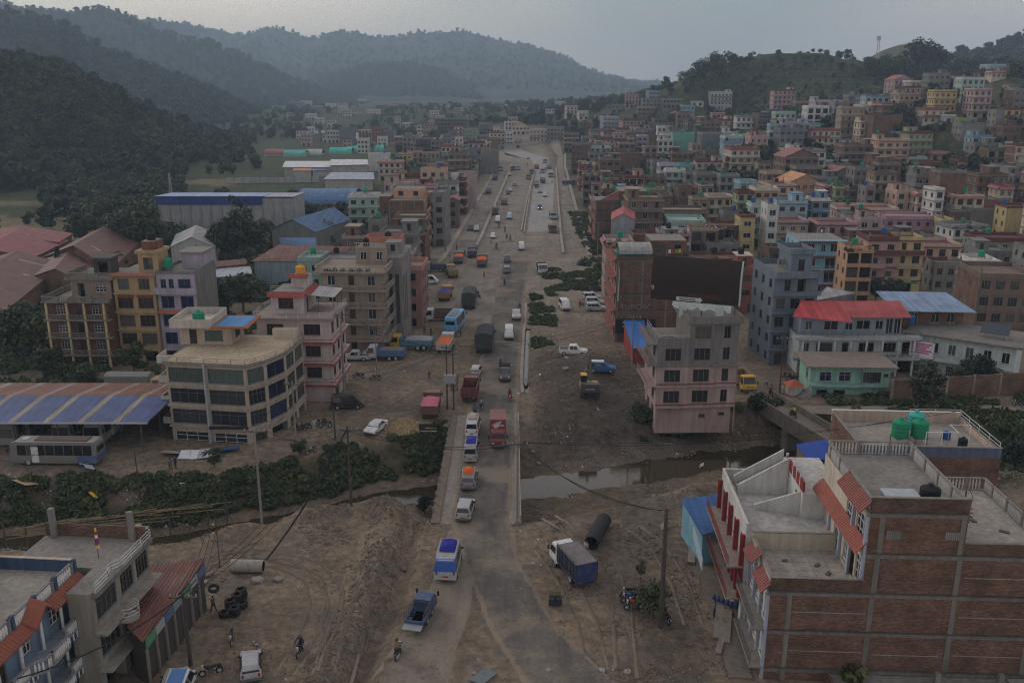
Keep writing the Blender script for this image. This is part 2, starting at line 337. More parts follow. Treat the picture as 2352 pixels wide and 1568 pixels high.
# ---------------------------------------------------------------- ground sheet
def grid_mesh(name,X,Y,Z,mat,attr=None,smooth=True):
 r,c = X.shape; co = np.stack([X,Y,Z],-1).reshape(-1,3)
 i = np.arange(r * c).reshape(r,c); q = np.stack([i[:-1,:-1],i[:-1,1:],i[1:,1:],i[1:,:-1]],-1).reshape(-1,4)
 me = bpy.data.meshes.new(name); me.vertices.add(len(co)); me.vertices.foreach_set('co',co.ravel().astype('f4'))
 me.loops.add(q.size); me.loops.foreach_set('vertex_index',q.ravel().astype('i4')); me.polygons.add(len(q))
 me.polygons.foreach_set('loop_start',(np.arange(len(q)) * 4).astype('i4')); me.update(calc_edges=True)
 if smooth: me.polygons.foreach_set('use_smooth',np.ones(len(q),bool))
 if attr is not None:
  a = me.color_attributes.new('Col','FLOAT_COLOR','POINT'); a.data.foreach_set('color',attr.reshape(-1,4).ravel().astype('f4'))
 me.materials.append(mat); me.validate(); return me
def inpoly(x,y,poly):
 r = np.zeros(x.shape,bool); n = len(poly)
 for i in range(n):
  (x0,y0),(x1,y1) = poly[i],poly[(i + 1) % n]
  if y0 == y1: continue
  c = ((y0 > y) != (y1 > y)) & (x < (x1 - x0) * (y - y0) / (y1 - y0) + x0); r ^= c
 return r
def ground_material():
 m,t,p = newmat('ground_soil'); lk = t.links.new
 at = nd(t,'ShaderNodeVertexColor',layer_name='Col'); v = objco(t)
 a = noise(t,v,.12,6,.65); b = noise(t,v,1.1,6,.7); c = noise(t,v,7,4,.7)
 x = mixc(t,.8,at.outputs[0],ramp(t,a,.3,(.62,.6,.58),.7,(1.3,1.26,1.2)),'MULTIPLY')
 x = mixc(t,.85,x,ramp(t,b,.3,(.42,.42,.43),.66,(1.45,1.43,1.4)),'MULTIPLY')
 gp_ = noise(t,objco(t),.33,6,.7); x = mixc(t,ramp(t,gp_,.5,(0,0,0),.66,(.75,.75,.75)),x,(.14,.128,.115))
 vo = nd(t,'ShaderNodeTexVoronoi',Scale=1.6,Randomness=1.); lk(v,vo.inputs['Vector'])
 st = mixc(t,1.,ramp(t,vo.outputs['Distance'],.05,(1,1,1),.12,(0,0,0)),ramp(t,b,.5,(0,0,0),.62,(1,1,1)),'MULTIPLY')
 x = mixc(t,st,x,(.36,.34,.31)); x = mixc(t,.4,x,ramp(t,c,.3,(.55,.55,.55),.7,(1.35,1.35,1.35)),'MULTIPLY'); lk(x,p.inputs['Base Color'])
 ad = nd(t,'ShaderNodeMath',operation='ADD'); lk(b,ad.inputs[0]); lk(c,ad.inputs[1])
 p.inputs['Roughness'].default_value = .95; p.inputs['Specular IOR Level'].default_value = .15; bump(t,p,ad.outputs[0],.65,.25); return m
DIRT,DARK,GRASS,DUST,SAND,FIELD = (.2,.16,.12),(.095,.078,.064),(.035,.05,.02),(.27,.24,.2),(.14,.112,.08),(.19,.16,.09)
def ground_colour(x,y,z):
 n1 = fbm(x * .09,y * .09,4,60); n2 = fbm(x * .5,y * .5,4,66)
 c = np.empty(x.shape + (4,)); c[...,3] = 1; c[...,:3] = DIRT
 def put(col_,w): c[...,:3] = c[...,:3] * (1 - w[...,None]) + np.array(col_) * w[...,None]
 ch = chan(x,y); d,hw,fb,nb = river_d(x,y)
 put(SAND,sm(.5,.95,ch)); left = sm(-5,-10,x)
 put((.07,.065,.038),left * sm(.1,.3,ch) * (1 - sm(.93,.995,ch)) * np.where(d > 0,1,.25))
 put(DARK,sm(2,5,x) * (1 - sm(26,30,x)) * sm(108,113,y + n2 * 6) * (1 - sm(146,152,y + n1 * 20)))
 put(DARK,sm(6,9,x) * (1 - sm(14,17,x)) * (y < 92) * (y > 52) * sm(-.12,.18,n1 + n2 * .5) * .75)
 put((.15,.125,.1),sm(.1,.25,n2 + n1) * (y < 140) * .8)
 put(DUST,sm(150,190,y) * (1 - sm(20,26,np.abs(x - 1))) * .8)
 gx = np.maximum(sm(20,32,np.abs(x)) * sm(175,240,y),sm(44,52,x) * sm(92,97,y) * (1 - sm(112,118,y)))
 put(GRASS,gx * sm(-.15,.1,n1 + .5 * n2)); put((.042,.056,.024),sm(245,300,y) * sm(26,40,np.abs(x)) * .75)
 put((.05,.068,.028),sm(60,90,-x) * sm(110,125,y) * .8)
 fl = (x < -70) & (y > 245) & (y < 460); st_ = np.floor(y * .07 + vnoise(x * .02,y * .02,5) * 2.)
 fc = np.sin(st_ * 12.9898) * 43758.5; fc = fc - np.floor(fc)
 put(FIELD,fl * (fc > .45) * .75 * (x < -130)); put((.042,.06,.024),fl * (fc <= .45) * .9); put((.042,.06,.024),fl * (x > -130) * .9)
 put((.036,.052,.02),sm(120,165,x) * sm(500,560,y) * .9); put((.075,.07,.032),sm(150,185,x) * sm(540,600,y) * sm(.05,.25,fbm(x * .05,z * .4,3,88)) * .7)
 tz = (z / 2.6) % 1.; put((.016,.026,.012),sm(150,185,x) * sm(560,610,y) * (1 - sm(335,350,x)) * sm(.1,.3,tz) * (1 - sm(.8,.98,tz)) * .85)
 put((.035,.05,.024),sm(720,800,y) * .9); c[...,:3] *= 1.2
 return c
ys = np.concatenate([np.arange(-40,40,8.),np.arange(40,150,.62),np.geomspace(150,540,64)[:-1],np.arange(540,720,1.7),np.geomspace(720,4300,80)])
ss = np.linspace(-1,1,261); ss = np.sign(ss) * (np.abs(ss) * .8 + .2 * ss ** 2)
X = ss[None,:] * (np.maximum(ys,30)[:,None] * .72 + 34); Y = np.repeat(ys[:,None],len(ss),1)
Z = H(X,Y)
GM = ground_material()
g = link('ground',grid_mesh('ground',X,Y,Z,GM,ground_colour(X,Y,Z))); tag(g,'brown bare earth ground of the valley with a river channel','ground',kind='structure')
# ---------------------------------------------------------------- river water
mw,t,p = newmat('river_water'); p.inputs['Base Color'].default_value = (.045,.036,.02,1); p.inputs['Roughness'].default_value = .06; p.inputs['Specular IOR Level'].default_value = .6
bump(t,p,noise(t,objco(t,(1,2.2,1)),1.6,4,.6),.07,.05)
rx = np.linspace(-115,135,251); rt = np.linspace(-1,1,9)
cyr,hwr = np.interp(rx,RIV[:,0],RIV[:,1]),np.interp(rx,RIV[:,0],RIV[:,2]) + 2.5
RX,RT = np.meshgrid(rx,rt,indexing='ij')
wat = link('river_water',grid_mesh('river_water',RX,cyr[:,None] + RT * hwr[:,None],np.full(RX.shape,-4.28),mw)); tag(wat,'shallow brown river water under the road bridge','river',kind='structure')
# ---------------------------------------------------------------- hills (real ridges at their own distance)
def forest_material(name,c1,c2):
 m,t,p = newmat(name); v = objco(t); a = noise(t,v,.05,5,.65); b = noise(t,v,.006,4,.6)
 x = mixc(t,ramp(t,a,.3,(0,0,0),.7,(1,1,1)),c1,c2); x = mixc(t,.6,x,ramp(t,b,.3,(.6,.65,.6),.7,(1.3,1.2,1.1)),'MULTIPLY')
 t.links.new(x,p.inputs['Base Color']); p.inputs['Roughness'].default_value = .95; bump(t,p,a,.9,6.); return m
FOR = forest_material('forest_floor',(.015,.023,.015),(.027,.036,.02)); SCR = forest_material('scrub_slope',(.05,.06,.035),(.13,.105,.075))
def hill(name,label,sky_px,dist,front,back,mat=FOR,rough=6.,seed=1,nt_=40,base=0.,drop=0.):
 """sky_px: crest points as seen (pixel x, pixel y, distance factor); front/back: how far the flanks run"""
 pts = np.array([Dp(q[0],q[1],dist * (q[2] if len(q) > 2 else 1)) for q in sky_px]); k = np.concatenate([[0],np.cumsum(np.hypot(np.diff(pts[:,0]),np.diff(pts[:,1])))])
 n = max(60,int(k[-1] / max(3.,dist * .006))); s = np.linspace(0,k[-1],n); C3 = np.stack([np.interp(s,k,pts[:,i]) for i in range(3)],-1)
 ker = np.ones(5) / 5; zc = np.convolve(np.pad(C3[:,2],2,'edge'),ker,'valid'); C3[:,2] = zc - drop
 tt = np.concatenate([np.linspace(-1,0,nt_),np.linspace(0,1,14)[1:]]); S2,T2 = np.meshgrid(np.arange(n),tt,indexing='ij')
 fl = np.where(T2 < 0,front,back); ax = C3[S2,0]; ay = C3[S2,1]; ln = np.hypot(ax,ay)
 X = ax + ax / ln * T2 * fl * .35; Y = ay + T2 * fl
 prof = np.where(T2 < 0,(1 + np.clip(T2,-1,0)) ** 1.15,(1 - np.clip(T2,0,1)) ** 1.4)
 gul = fbm(S2 * .09,T2 * 1.6 + 3,4,seed) * 2.0
 Z = base + (C3[S2,2] - base) * np.clip(prof + gul * .22 * np.minimum(1,np.abs(T2) * 2.5) * (1 - np.abs(T2)),0,1.05)
 Z = Z + fbm(X / dist * 70,Y / dist * 70,4,seed + 5) * rough * (1 - np.abs(T2) ** 4)
 Z = np.where(np.abs(T2) > .985,np.minimum(Z,base) - 6,Z)
 o = link(name,grid_mesh(name,X,Y,Z,mat)); tag(o,label,'hill',kind='structure'); return X,Y,Z
HL = {}
HL['near'] = hill('wooded_hill','dark wooded hill beside the valley floor, nearest of the forested slopes',[(-420,-40,.95),(-150,70),(0,122),(150,150,1.05),(260,210,1.1),(380,268,1.15),(480,312,1.2),(550,350,1.3),(600,380,1.36)],520,190,160,rough=7,seed=3,base=-1,drop=5)
HL['second'] = hill('wooded_hill','forested ridge running down behind the nearest wooded hill',[(-500,-150),(-200,-60),(0,18),(120,38),(200,85),(330,145),(470,195),(560,245),(640,290),(700,318),(730,335)],1250,470,400,rough=13,seed=8,base=-1,drop=7)
HL['third'] = hill('wooded_hill','bluish ridge with gentle steps behind the dark forested ridge',[(-400,-40),(0,20),(180,25),(260,15),(330,60),(400,78),(470,88),(560,130),(680,185),(800,225),(900,255)],2200,600,500,rough=18,seed=12,base=2,drop=4)
HL['far'] = hill('wooded_hill','pale hazy mountain ridge that closes the valley, longest on the skyline',[(-500,80,.6),(0,10,.62),(200,28,.68),(330,50,.8),(470,62),(560,82),(610,58),(680,78),(720,98),(770,66),(830,78),(880,92),(960,72),(1050,72),(1130,88),(1200,100),(1300,130),(1350,165),(1440,188),(1540,195),(1700,200)],4000,1500,900,rough=30,seed=17,base=20,drop=2)
HL['spur'] = hill('wooded_hill','low rounded wooded spur in front of the pale ridge',[(640,215),(740,175),(850,145),(930,140),(1010,155),(1070,185),(1100,205),(1130,250)],2800,600,400,rough=18,seed=21,base=15,drop=6)
HL['bare'] = hill('bare_hill','bare brown hill with a mast beside the terraced hill',[(1920,180),(1985,140),(2030,115),(2080,100),(2130,108),(2180,128),(2260,165)],1000,260,200,mat=SCR,rough=3,seed=25,base=20)
HL['right'] = hill('wooded_hill','blue wooded ridge rising at the edge behind the hillside houses',[(2120,165),(2180,125),(2230,118),(2300,100),(2352,78),(2480,40),(2700,20)],1150,330,250,rough=10,seed=29,base=30,drop=5)
# ---------------------------------------------------------------- building kit
CN = dict(white=(.62,.61,.58),cream=(.62,.53,.38),yellow=(.62,.46,.13),peach=(.62,.38,.25),orange=(.62,.32,.13),pink=(.55,.29,.30),magenta=(.5,.2,.33),lilac=(.46,.40,.52),purple=(.33,.31,.45),
          blue=(.13,.27,.47),lightblue=(.27,.47,.56),cyan=(.16,.44,.50),aqua=(.12,.48,.40),mint=(.33,.55,.46),green=(.33,.43,.17),grey=(.28,.275,.265),concrete=(.235,.225,.21),dark=(.12,.115,.11),slate=(.17,.20,.24),
          brown=(.22,.145,.105),tan=(.42,.31,.20),brick=(.24,.112,.077),red=(.36,.085,.065),maroon=(.19,.05,.045),rose=(.5,.34,.32))
CW = dict(slate='slate grey',lightblue='light blue',mint='mint green',dark='dark grey',concrete='bare concrete',rose='pale pink',cyan='turquoise',aqua='aqua green')
for _k,_v in CN.items():
 _g = sum(_v) / 3; CN[_k] = tuple((_g + (q - _g) * .64) * .88 for q in _v)
GL = (.022,.027,.033)
def PL(c): return M('brick',CN[c]) if c == 'brick' else M('concrete' if c in ('concrete','dark','grey') else 'plaster',CN[c])
WST = dict(w=(2,0,'white',GL),t=(3,1,'white',GL),d=(1,0,'brown',(.05,.035,.025)),g=(4,1,'dark',(.028,.032,.036)),k=(3,1,'maroon',(.03,.028,.027)),n=(2,0,'dark',GL),b=(2,0,'dark',(.012,.022,.07)),
           m=(3,0,'brown',GL),v=(1,0,'concrete',(.012,.012,.012)),q=(5,1,'dark',(.075,.105,.09)),l=(2,1,'lilac',(.015,.02,.05)))
WM = {}
def winmesh(st,w,h,far):
 key = (st,round(w,1),round(h,1),far)
 if key in WM: return WM[key]
 nx,tr,fc,gc = WST[st]; w2 = w / 2; fm = M('plain',CN[fc]); gm = M('glass',gc); a,pn = MB(),MB(); fw = .06 if far else .05; yb = .14
 if st == 'v':  # open void, no pane: near-black back face paints in the shade inside
  a.face([(-w2,.9,0),(w2,.9,0),(w2,.9,h),(-w2,.9,h)],gm); a.face([(-w2,.15,.01),(w2,.15,.01),(w2,.9,.01),(-w2,.9,.01)],fm); a.face([(-w2,.9,h),(w2,.9,h),(w2,.15,h),(-w2,.15,h)],fm)
  a.face([(-w2,.15,0),(-w2,.9,0),(-w2,.9,h),(-w2,.15,h)],fm); a.face([(w2,.9,0),(w2,.15,0),(w2,.15,h),(w2,.9,h)],fm)
 else:
  pn.face([(-w2,yb,0),(w2,yb,0),(w2,yb,h),(-w2,yb,h)],gm)
  y0,y1 = yb - .07,yb - .004
  a.box(-w2,-w2 + fw,y0,y1,0,h,fm); a.box(w2 - fw,w2,y0,y1,0,h,fm); a.box(-w2 + fw,w2 - fw,y0,y1,0,fw,fm); a.box(-w2 + fw,w2 - fw,y0,y1,h - fw,h,fm)
  for i in range(1,nx): x = -w2 + w * i / nx; a.box(x - fw / 2,x + fw / 2,y0 + .01,y1,fw,h - fw,fm)
  if tr and not far: zt = h * .7; a.box(-w2 + fw,w2 - fw,y0 + .015,y1,zt - fw / 2,zt + fw / 2,fm)
  if st == 't' and not far: zt = h * .35; a.box(-w2 + fw,w2 - fw,y0 + .015,y1,zt - fw / 3,zt + fw / 3,fm)
 if st not in 'dv': a.box(-w2 - .08,w2 + .08,-.07,-.003,-.07,-.002,M('concrete',CN['grey']))
 if far or st == 'v':
  for f,mi in zip(pn.f,pn.m): a.face([pn.v[k] for k in f],gm)
  r = (a.mesh('window'),None)
 else: r = (a.mesh('window'),pn.mesh('pane'))
 WM[key] = r; return r
ROT = dict(f=0,r=math.pi / 2,b=math.pi,l=-math.pi / 2)
class Bld:
 def __init__(s,name,label,loc,rz=0,group=None,cat='building',far=False,mass=False):
  s.root = thing(name,label,cat,loc,rz,group) if not mass else Fake(Matrix.Translation(loc) @ Matrix.Rotation(rz,4,'Z')); s.far = far; s.wb = MB(); s.loc = loc; s.rz = rz; s.sl = MB()
 def wld(s,x,y,z=0):
  c,q = math.cos(s.rz),math.sin(s.rz); return (s.loc[0] + x * c - y * q,s.loc[1] + x * q + y * c,s.loc[2] + z)
 def side(s,k,x0,x1,y0,y1):
  """origin, direction along, inward, length"""
  return dict(f=((x0,y0),(1,0),(0,1),x1 - x0),r=((x1,y0),(0,1),(-1,0),y1 - y0),b=((x1,y1),(-1,0),(0,-1),x1 - x0),l=((x0,y1),(0,-1),(1,0),y1 - y0))[k]
 def wall(s,k,x0,x1,y0,y1,z0,z1,mat,ops=()):
  """ops: (centre along, sill z, w, h, style)"""
  if isinstance(k,str): (ox,oy),(ax,ay),(ix,iy),ln = s.side(k,x0,x1,y0,y1); rw = ROT[k]
  else:                            # a wall between two ground points, outside on its right hand
   (ox,oy),(bx,by) = k; ln = math.hypot(bx - ox,by - oy); ax,ay = (bx - ox) / ln,(by - oy) / ln; ix,iy = -ay,ax; rw = math.atan2(ay,ax)
  b = s.wb
  P = lambda u,z,d=0.: (ox + ax * u + ix * d,oy + ay * u + iy * d,z)
  us = sorted({0.,ln} | {round(min(max(o[0] + q * o[2] / 2,0),ln),4) for o in ops for q in (-1,1)})
  for u0,u1 in zip(us[:-1],us[1:]):
   um = (u0 + u1) / 2; zc = z0
   for o in sorted((o for o in ops if abs(o[0] - um) < o[2] / 2),key=lambda o: o[1]):
    if o[1] > zc + 1e-4: b.face([P(u0,zc),P(u1,zc),P(u1,o[1]),P(u0,o[1])],mat)
    zc = max(zc,o[1] + o[3])
   if zc < z1 - 1e-4: b.face([P(u0,zc),P(u1,zc),P(u1,z1),P(u0,z1)],mat)
  for o in ops:
   u0,u1,zs,h = o[0] - o[2] / 2,o[0] + o[2] / 2,o[1],o[3]
   for q in ((P(u0,zs),P(u1,zs),P(u1,zs,.2),P(u0,zs,.2)),(P(u1,zs),P(u1,zs + h),P(u1,zs + h,.2),P(u1,zs,.2)),
                      (P(u1,zs + h),P(u0,zs + h),P(u0,zs + h,.2),P(u1,zs + h,.2)),(P(u0,zs + h),P(u0,zs),P(u0,zs,.2),P(u0,zs + h,.2))): b.face(q,mat)
   s.win(P(o[0],zs),rw,o[2],h,o[4])
 def win(s,p,k,w,h,st):
  a,pn = winmesh(st,w,h,s.far); o = link('door' if st == 'd' else 'window',a,s.root,p,k)
  if pn: link('pane',pn,o)
 def block(s,x0,x1,y0,y1,z0,n,fh,mats,ops={},z1=None,roofm=None,base=0):
  """mats: one material or dict per side; ops[side] = list per floor or one spec (count, w, h, sill, style)"""
  top = z0 + n * fh if z1 is None else z1
  for k in 'frbl':
   m = mats.get(k,mats['f']) if isinstance(mats,dict) else mats; sp = ops.get(k); L_ = []
   ln = (x1 - x0) if k in 'fb' else (y1 - y0)
   if sp:
    for fl in range(n):
     q = sp[fl] if isinstance(sp,list) else sp
     if not q: continue
     q = [q] if isinstance(q[0],(int,)) else q
     for e in q:
      if isinstance(e[0],int):
       cnt,w,h,sill,st = e
       for i in range(cnt):
        stt = st[i % len(st)]; u = ln * (i + .5) / cnt; ww,hh,ss_ = (w,h,sill) if stt != 'd' else (min(w,1.0),sill + h,.02)
        L_.append((u,z0 + fl * fh + sill if stt != 'd' else z0 + fl * fh + sill,ww,h,stt))
      else: L_.append((e[0] * ln,z0 + fl * fh + e[1],e[2],e[3],e[4]))
   s.wall(k,x0,x1,y0,y1,z0 - base,top,m,L_)
  rm = roofm or M('concrete',(.25,.235,.215)); s.wb.face([(x0,y0,top),(x1,y0,top),(x1,y1,top),(x0,y1,top)],rm); return top
 def slab(s,x0,x1,y0,y1,z0,th,mat,name='floor_slab'):
  b = MB(); b.box(x0,x1,y0,y1,z0,z0 + th,mat); return b.build(name,s.root)
 def band(s,x0,x1,y0,y1,z,th,mat,pr=.25,name='floor_slab'):
  return s.slab(x0 - pr,x1 + pr,y0 - pr,y1 + pr,z - th / 2,th,mat,name)
 def parapet(s,x0,x1,y0,y1,z,h,mat,sides='flrb',th=.15,cap=None,name='parapet'):
  b = MB(); e = .003
  if 'f' in sides: b.box(x0,x1,y0,y0 + th,z,z + h,mat)
  if 'b' in sides: b.box(x0,x1,y1 - th,y1,z,z + h,mat)
  if 'l' in sides: b.box(x0 + e,x0 + th,y0 + th,y1 - th,z,z + h - e,mat)
  if 'r' in sides: b.box(x1 - th,x1 - e,y0 + th,y1 - th,z,z + h - e,mat)
  if cap:
   c = .04
   if 'f' in sides: b.box(x0 - c,x1 + c,y0 - c,y0 + th + c,z + h,z + h + .07,cap)
   if 'b' in sides: b.box(x0 - c,x1 + c,y1 - th - c,y1 + c,z + h,z + h + .07,cap)
   if 'l' in sides: b.box(x0 - c,x0 + th + c,y0 + th + c,y1 - th - c,z + h,z + h + .07,cap)
   if 'r' in sides: b.box(x1 - th - c,x1 + c,y0 + th + c,y1 - th - c,z + h,z + h + .07,cap)
  return b.build(name,s.root)
 def rail(s,pts,z,h,mat,rails=3,step=1.6,name='railing',r=.025,bal=None):
  b = MB(); pts = [Vector((p[0],p[1],z)) for p in pts]
  for a,c in zip(pts[:-1],pts[1:]):
   n = max(1,round((c - a).length / step))
   for i in range(n + 1):
    q = a.lerp(c,i / n); b.tube(q,q + Vector((0,0,h)),r * 1.2,mat,n=4)
   for j in range(rails):
    zz = Vector((0,0,h * (j + 1) / rails)); b.tube(a + zz,c + zz,r,mat,n=4)
  return b.build(name,s.root)
 def balus(s,pts,z,h,mat,cap,step=.28,name='balustrade'):
  b = MB()
  for a,c in zip(pts[:-1],pts[1:]):
   a,c = Vector((*a,z)),Vector((*c,z)); ln = (c - a).length; n = max(2,round(ln / step)); d = (c - a) / ln; nn = Vector((-d.y,d.x,0)) * .09
   for zz,hh in ((0,.08),(h - .1,.1)):
    p0,p1 = a + Vector((0,0,zz)),c + Vector((0,0,zz)); up = Vector((0,0,hh)); b.hexa([p0 - nn,p1 - nn,p1 + nn,p0 + nn,p0 - nn + up,p1 - nn + up,p1 + nn + up,p0 + nn + up],cap)
   for i in range(1,n):
    q = a.lerp(c,i / n)
    if i % 9 == 0: b.tube(q,q + Vector((0,0,h)),.14,cap,n=4)
    else: b.tube(q + Vector((0,0,.08)),q + Vector((0,0,h * .45)),.045,mat,.085,n=5,cap=False); b.tube(q + Vector((0,0,h * .45)),q + Vector((0,0,h - .1)),.085,mat,.04,n=5,cap=False)
  return b.build(name,s.root)
 def balcony(s,x0,x1,y0,y1,z,mat,h=.9,kind='wall',side='f',rm=None):
  b = MB(); b.box(x0,x1,y0,y1,z - .14,z,mat); e = .12
  if kind == 'wall':
   if 'f' in side: b.box(x0,x1,y0,y0 + e,z,z + h,rm or mat)
   if 'l' in side: b.box(x0,x0 + e,y0 + e,y1,z,z + h - .003,rm or mat)
   if 'r' in side: b.box(x1 - e,x1,y0 + e,y1,z,z + h - .003,rm or mat)
  else:
   q = rm or M('metal',(.3,.3,.3)); P = [(x0 + .06,y1),(x0 + .06,y0 + .06),(x1 - .06,y0 + .06),(x1 - .06,y1)]
   if side == 'l': P = [(x0 + .06,y0),(x0 + .06,y1)]
   if side == 'r': P = [(x1 - .06,y0),(x1 - .06,y1)]
   for a,c in zip(P[:-1],P[1:]):
    a,c = Vector((*a,z)),Vector((*c,z)); n = max(2,round((c - a).length / (.5 if s.far else .22)))
    for i in range(n + 1): p = a.lerp(c,i / n); b.tube(p,p + Vector((0,0,h)),.018,q,n=3,cap=False)
    b.tube(a + Vector((0,0,h)),c + Vector((0,0,h)),.035,q,n=4)
  return b.build('balcony',s.root)
 def done(s,name='wall'): s.wb.build(name,s.root); return s.root
TANKM = {}
def tank(loc,c='green',label=None,r=.62,h=1.25,stand=0.,group='water tanks on the rooftops'):
 cc = dict(green=(.02,.22,.12),black=(.018,.018,.02),blue=(.03,.09,.25),teal=(.05,.33,.28),orange=(.6,.28,.04),steel=(.35,.35,.36))[c]
 key = (c,r,h,stand)
 if key not in TANKM:
  m = M('plain',cc); b = MB(); pr = [(r * .97,0)]
  for i in range(4): z = h * .82 * (i + .5) / 4; pr += [(r,z - .06),(r * .955,z + .07),(r,z + .1)]
  b.lathe(pr + [(r * .96,h * .84),(r * .6,h * .94),(r * .26,h * .97),(r * .26,h * 1.03),(.02,h * 1.04)],m,14); sb = None
  if stand:
   sb = MB(); q = M('metal',(.1,.09,.085))
   for x in (-1,1):
    for y in (-1,1): sb.tube((x * r * .7,y * r * .7,-stand),(x * r * .7,y * r * .7,0),.04,q,n=4)
   sb.box(-r * .8,r * .8,-r * .8,r * .8,-.07,-.002,q); sb = sb.mesh('stand')
  lb = MB(); lb.lathe([(r * .28,h * 1.04),(r * .28,h * 1.08),(.02,h * 1.1)],m,10); TANKM[key] = (b.mesh('drum',True),lb.mesh('lid'),sb)
 d,l,sb = TANKM[key]; o = thing('water_tank',label or '','water tank',(loc[0],loc[1],loc[2] + stand),rnd.random() * 3,group)
 link('drum',d,o); link('lid',l,o)
 if sb: link('stand',sb,o)
 return o
NUMW = {1: 'one',2: 'two',3: 'three',4: 'four',5: 'five',6: 'six'}
HOUSES = []; USED_N = {}
TRIM = dict(white='grey',cream='red',yellow='maroon',peach='maroon',orange='cream',pink='maroon',magenta='rose',lilac='white',purple='lilac',blue='white',lightblue='blue',cyan='white',aqua='mint',mint='white',green='maroon',grey='concrete',
   concrete='grey',dark='concrete',slate='grey',brown='tan',tan='brown',brick='concrete',red='cream',maroon='cream',rose='maroon')
def find(pxc,pytop,hgt,dmin=110):
 a,dy,dz = ray(pxc,pytop); t = np.concatenate([np.arange(dmin,900,1.5),np.arange(900,2400,6.)]); zz = CZ + dz * t / dy; hh = H(a * t / dy,t); ok = zz < hh + hgt
 i = int(np.argmax(ok)) if ok.any() else len(t) - 1
 return float(a * t[i] / dy),float(t[i]),float(hh[i])
def house(xl,xr,yt,n,c,st='',where='',rz=None,fh=2.95,dep=None,dmin=110,dist=None,side=None,mass=False):
 """a house given by the seen ends of its front roof edge; style letters: b balconies, k bare brick flank, p trim slabs, t T o tank, s stair head, r tile skirt, g gable roof, w blank wall, v verandah, a rooftop plants"""
 pxc = (xl + xr) / 2; hg = n * fh + (.8 if 'g' not in st else 0)
 if dist: x,y,z = Dp(pxc,yt,dist); zb = z - hg
 else: x,y,zb = find(pxc,yt,hg,dmin)
 w = (xr - xl) / F_ * (y * C_ - (zb + hg - CZ) * S_); d = dep or min(max(w * rnd.uniform(.85,1.25),7),13)
 if rz is None: rz = rnd.uniform(-.12,.12)
 far = y > 300; rs = random.Random(int(xl * 7 + yt)); f_ = [q for q,k in (('balconies','b'),('open verandahs','v'),('a bare brick flank','k'),('a gable roof','g'),('a red tile skirt roof','r'),('a blank wall','w'),('a stair head','s'),('trimmed floor slabs','p'),('rooftop plants','a')) if k in st]
 cw = CW.get(c,c); lab = '%s %s-storey house%s%s' % (cw,NUMW[n],' with ' + f_[0] if f_ else '',' ' + where if where else '')
 B = Bld('house',lab,(x,y,zb),rz,'houses of the hillside town','house',far or mass,mass); w2 = w / 2
 wm = PL(c); tm = PL(TRIM[c]); mats = {'f': wm}
 if 'k' in st:
  for k in 'lrb': mats[k] = M('brick',CN['brick'])
 nw = max(1,round(w / 2.7)); ns_ = max(1,round(d / 3.4)); ww = min(1.7,w / nw * .6); sty = rs.choice(['w','n','n','t','m','k']); seq = ''.join(rs.choice(sty * 3 + 'd') for _ in range(nw))
 wh = rs.choice((1.2,1.45,1.6)); ww *= rs.uniform(.75,1.1)
 fo = [(nw,ww,wh,.85,seq.replace('d',sty) if 'b' not in st else seq) for _ in range(n)]
 if rs.random() < .6: fo[0] = (max(1,nw - 1),min(2.2,ww * 1.4),2.1,.05,'v')
 if 'w' in st: fo = None
 if 'v' in st: fo = [(max(1,round(w / 3)),2.3,2.2,.3,'v') for _ in range(n)]
 so = (ns_,1.1,1.3,.9,sty) if 'k' not in st else None
 if 'k' in st and rs.random() < .5: so = [None,(1,.9,1.,1.,'n')] * 3; so = so[:n]
 ops = {'f': fo,'l': so,'r': so}
 if side == 'l': ops['r'] = None
 if side == 'r': ops['l'] = None
 top = B.block(-w2,w2,0,d,0,n,fh,mats,ops,base=5)
 for i in range(1,n + 1):
  bal = 'b' in st and i < n
  pr = .35 if 'p' in st or 'b' in st else .1
  B.band(-w2,w2,0,d,i * fh - .05,.2 if pr < .2 else .16,tm if pr > .2 else wm,pr)
  if bal and i >= 1: B.balcony(-w2,w2 if rs.random() < .6 else w2 * .2,-1.15,-.36,i * fh + .03,wm if rs.random() < .5 else tm,.85,'wall' if rs.random() < .55 else 'rail','flr')
 if n > 1 and y < 360 and rs.random() < .45:
  b = MB(); b.box(-w2 * .85,w2 * rs.uniform(0,.85),-.14,-.02,fh - .75,fh - .2,M('plain',rs.choice(((.3,.05,.05),(.05,.1,.3),(.4,.38,.35),(.05,.25,.12),(.45,.3,.05))))); b.build('sign_board',B.root)
 if 'k' in st:
  b = MB(); q = M('concrete',CN['concrete'])
  for k in (-w2 - .04,w2 - .26):
   for j in range(3): yy = .02 + (d - .34) * j / 2; b.box(k,k + .3,yy,yy + .3,-5,top,q)
  b.build('frame_columns',B.root)
 if 'g' in st:
  b = MB(); e = .5; hh = w * .2 + .6; rm = M('sheet',CN['red'] if c not in ('orange',) else (.5,.25,.12)); p0,p1,p2 = (-w2 - e,top + .05),(0,top + hh),(w2 + e,top + .05)
  for (xa,za),(xb,zb_) in ((p0,p1),(p1,p2)): b.hexa([(xa,-e,za),(xb,-e,zb_),(xb,d + e,zb_),(xa,d + e,za),(xa,-e,za + .1),(xb,-e,zb_ + .1),(xb,d + e,zb_ + .1),(xa,d + e,za + .1)],rm)
  b.build('roof',B.root); g_ = MB(); g_.face([(-w2,0.01,top),(w2,0.01,top),(0,0.01,top + hh - .05)],wm); g_.build('gable',B.root)
 else:
